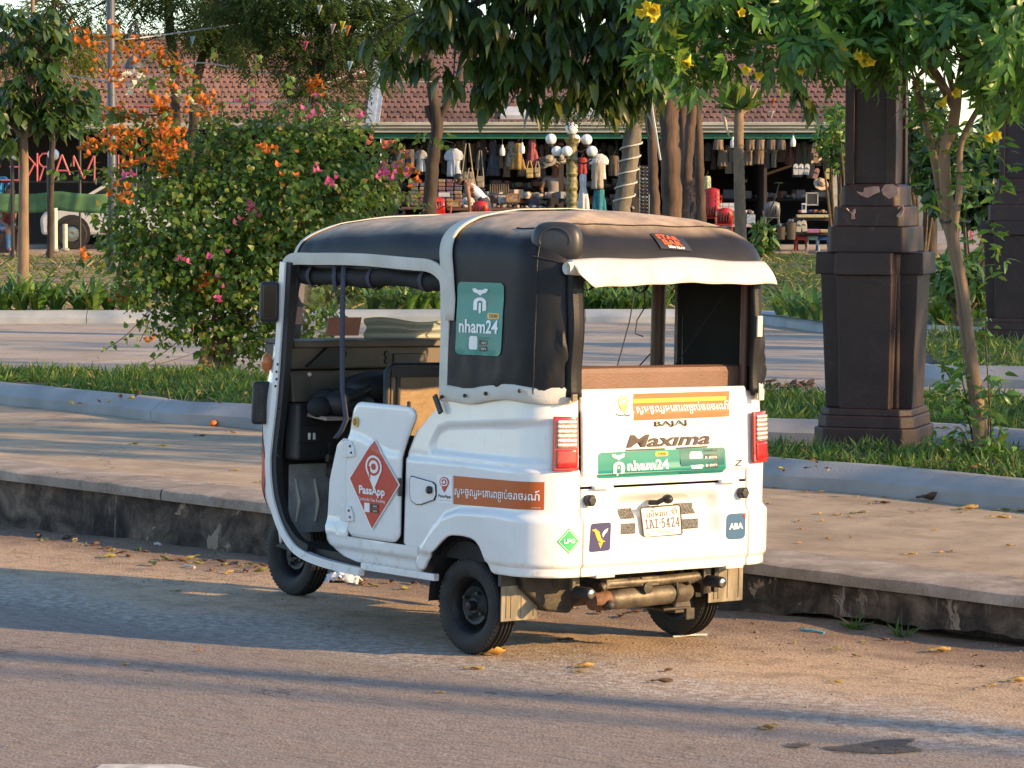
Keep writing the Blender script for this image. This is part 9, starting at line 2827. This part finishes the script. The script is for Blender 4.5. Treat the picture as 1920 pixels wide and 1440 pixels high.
# dead leaves lying in the grass
for (x0, x1, y0, y1, n, lab, cat) in ((1440, 1525, 716, 732, 26, 'brown leaves piled at the edge of the middle grass bed', 'a'),):
 for k in range(n):
  p = on_z(rs.uniform(x0, x1), rs.uniform(y0, y1), .41); fallen(p, rs.uniform(.06, .10), [M_BLEAF, M_BLEAF][k % 2], lab, rs.uniform(0, 6.28), 1.0, .5, lab, .5)
for k in range(20):
 px = rs.uniform(120, 480); py = rs.uniform(722, 762); p = on_z(px, py, .44); fallen(p, rs.uniform(.04, .07), mats[k % 6], 'dry leaf caught in the left grass bed', rs.uniform(0, 6.28), .8, .5, 'dry leaves in the left grass bed', .6)
for k in range(22):
 px = rs.uniform(1440, 1910); py = rs.uniform(862, 884); p = on_z(px, py, .44); fallen(p, rs.uniform(.03, .06), mats[k % 6], 'dry leaf caught in the grass round the broad pillar', rs.uniform(0, 6.28), .8, .5, 'dry leaves in the grass round the broad pillar', .6)
# loose stones and grit along the dirt verge
stone = MB(); stone.ball((0, 0, .3), 1, 7, 5, (1, .8, .6)); sm = mesh_np('pebble', stone.v, stone.f, [pm('pebble', (.25, .19, .14), (.15, .11, .09), scale=3, rough=.9)], 180)
V = []; F = []
for k in range(900):
 s = rng.uniform(-17, -3.5); d = abs(rng.normal(0, .8)); n_ = N0 - .02 - d
 x, y = from_sn(s, n_); r = rng.uniform(.002, .007) * (1.8 if rng.random() < .05 else 1); z = road_h(x, y); b = len(V)
 V += [(x + v[0] * r, y + v[1] * r, z + v[2] * r) for v in stone.v]; F += [tuple(b + i for i in f) for f in stone.f]
tag(put('grit', mesh_np('grit', V, F, [sm.materials[0]], 180)), kind='stuff')

# ================================================================== added trees beyond the frame, placed and shaped to throw shade into the scene
def added_shade_tree(s, n, h, rx, rz_, crown_n, label, trunk=.16):
 """s,n: along-sun distance and across-sun offset from the tuk-tuk"""
 sd = Vector((SUNV.x, SUNV.y, 0)).normalized(); cr = Vector((-sd.y, sd.x, 0))
 p = Vector((0.3, 13.6, 0)) + sd * s + cr * n
 base = Vector((p.x, p.y, .1)); root = empty('added_shade_tree', base, 0, label, 'tree', 'added shade trees outside the view')
 mb = MB(); q, r = limb([Vector((0, 0, -.4)), Vector((.05, 0, h * .4)), Vector((0, .1, h))], trunk, trunk * .5); mb.tube(q, r, 8); mb.build('trunk', M_BARK2, root, smooth=60)
 cen, d = blob_points([((p.x, p.y, h), (rx, rx, rz_)), ((p.x + rx * .4, p.y - rx * .3, h + rz_ * .3), (rx * .7, rx * .7, rz_ * .8))], crown_n, .1)
 me = leaves_mesh('crown', OVAL, cen - np.array(base), nrmz(rdir(crown_n) + np.array([0, 0, -.4])), rdir(crown_n, 0, 1), rng.uniform(.25, .45, crown_n), G_BROAD); tag(put('crown', me, root), kind='stuff')
 return root
for i, (s, n, h, rx, rz_, cn) in enumerate(((15, 5.2, 6.6, 1.8, 4.2, 640), (17, 8.4, 6.6, 2.0, 4.2, 640), (16, 11.8, 6.6, 2.0, 4.0, 560), (18, 15.6, 6.4, 2.3, 3.6, 520), (20, 20.2, 7.0, 2.6, 3.8, 600), (21, 25.2, 7.4, 2.8, 4.2, 640), (22, 30.8, 7.8, 3.0, 4.4, 680), (24, 37.0, 8.4, 3.2, 4.8, 720), (26, 43.5, 9.0, 3.4, 5.2, 760), (26, 50.5, 9.2, 3.6, 5.2, 800))):
 added_shade_tree(s, n, h, rx, rz_, cn, 'added leafy shade tree outside the view to the right, number %s from the road' % ('one', 'two', 'three', 'four', 'five', 'six', 'seven', 'eight', 'nine', 'ten')[i])
for i, (s, n, tr) in enumerate(((24, -1.95, .17), (30, -2.38, .11))):  # two added stems; their trunks throw the thin shade bands on the road
 added_shade_tree(s, n, 13, .8, .9, 60, 'added tall bare stemmed shade tree outside the view, %s of two' % ('nearer', 'farther')[i], tr)
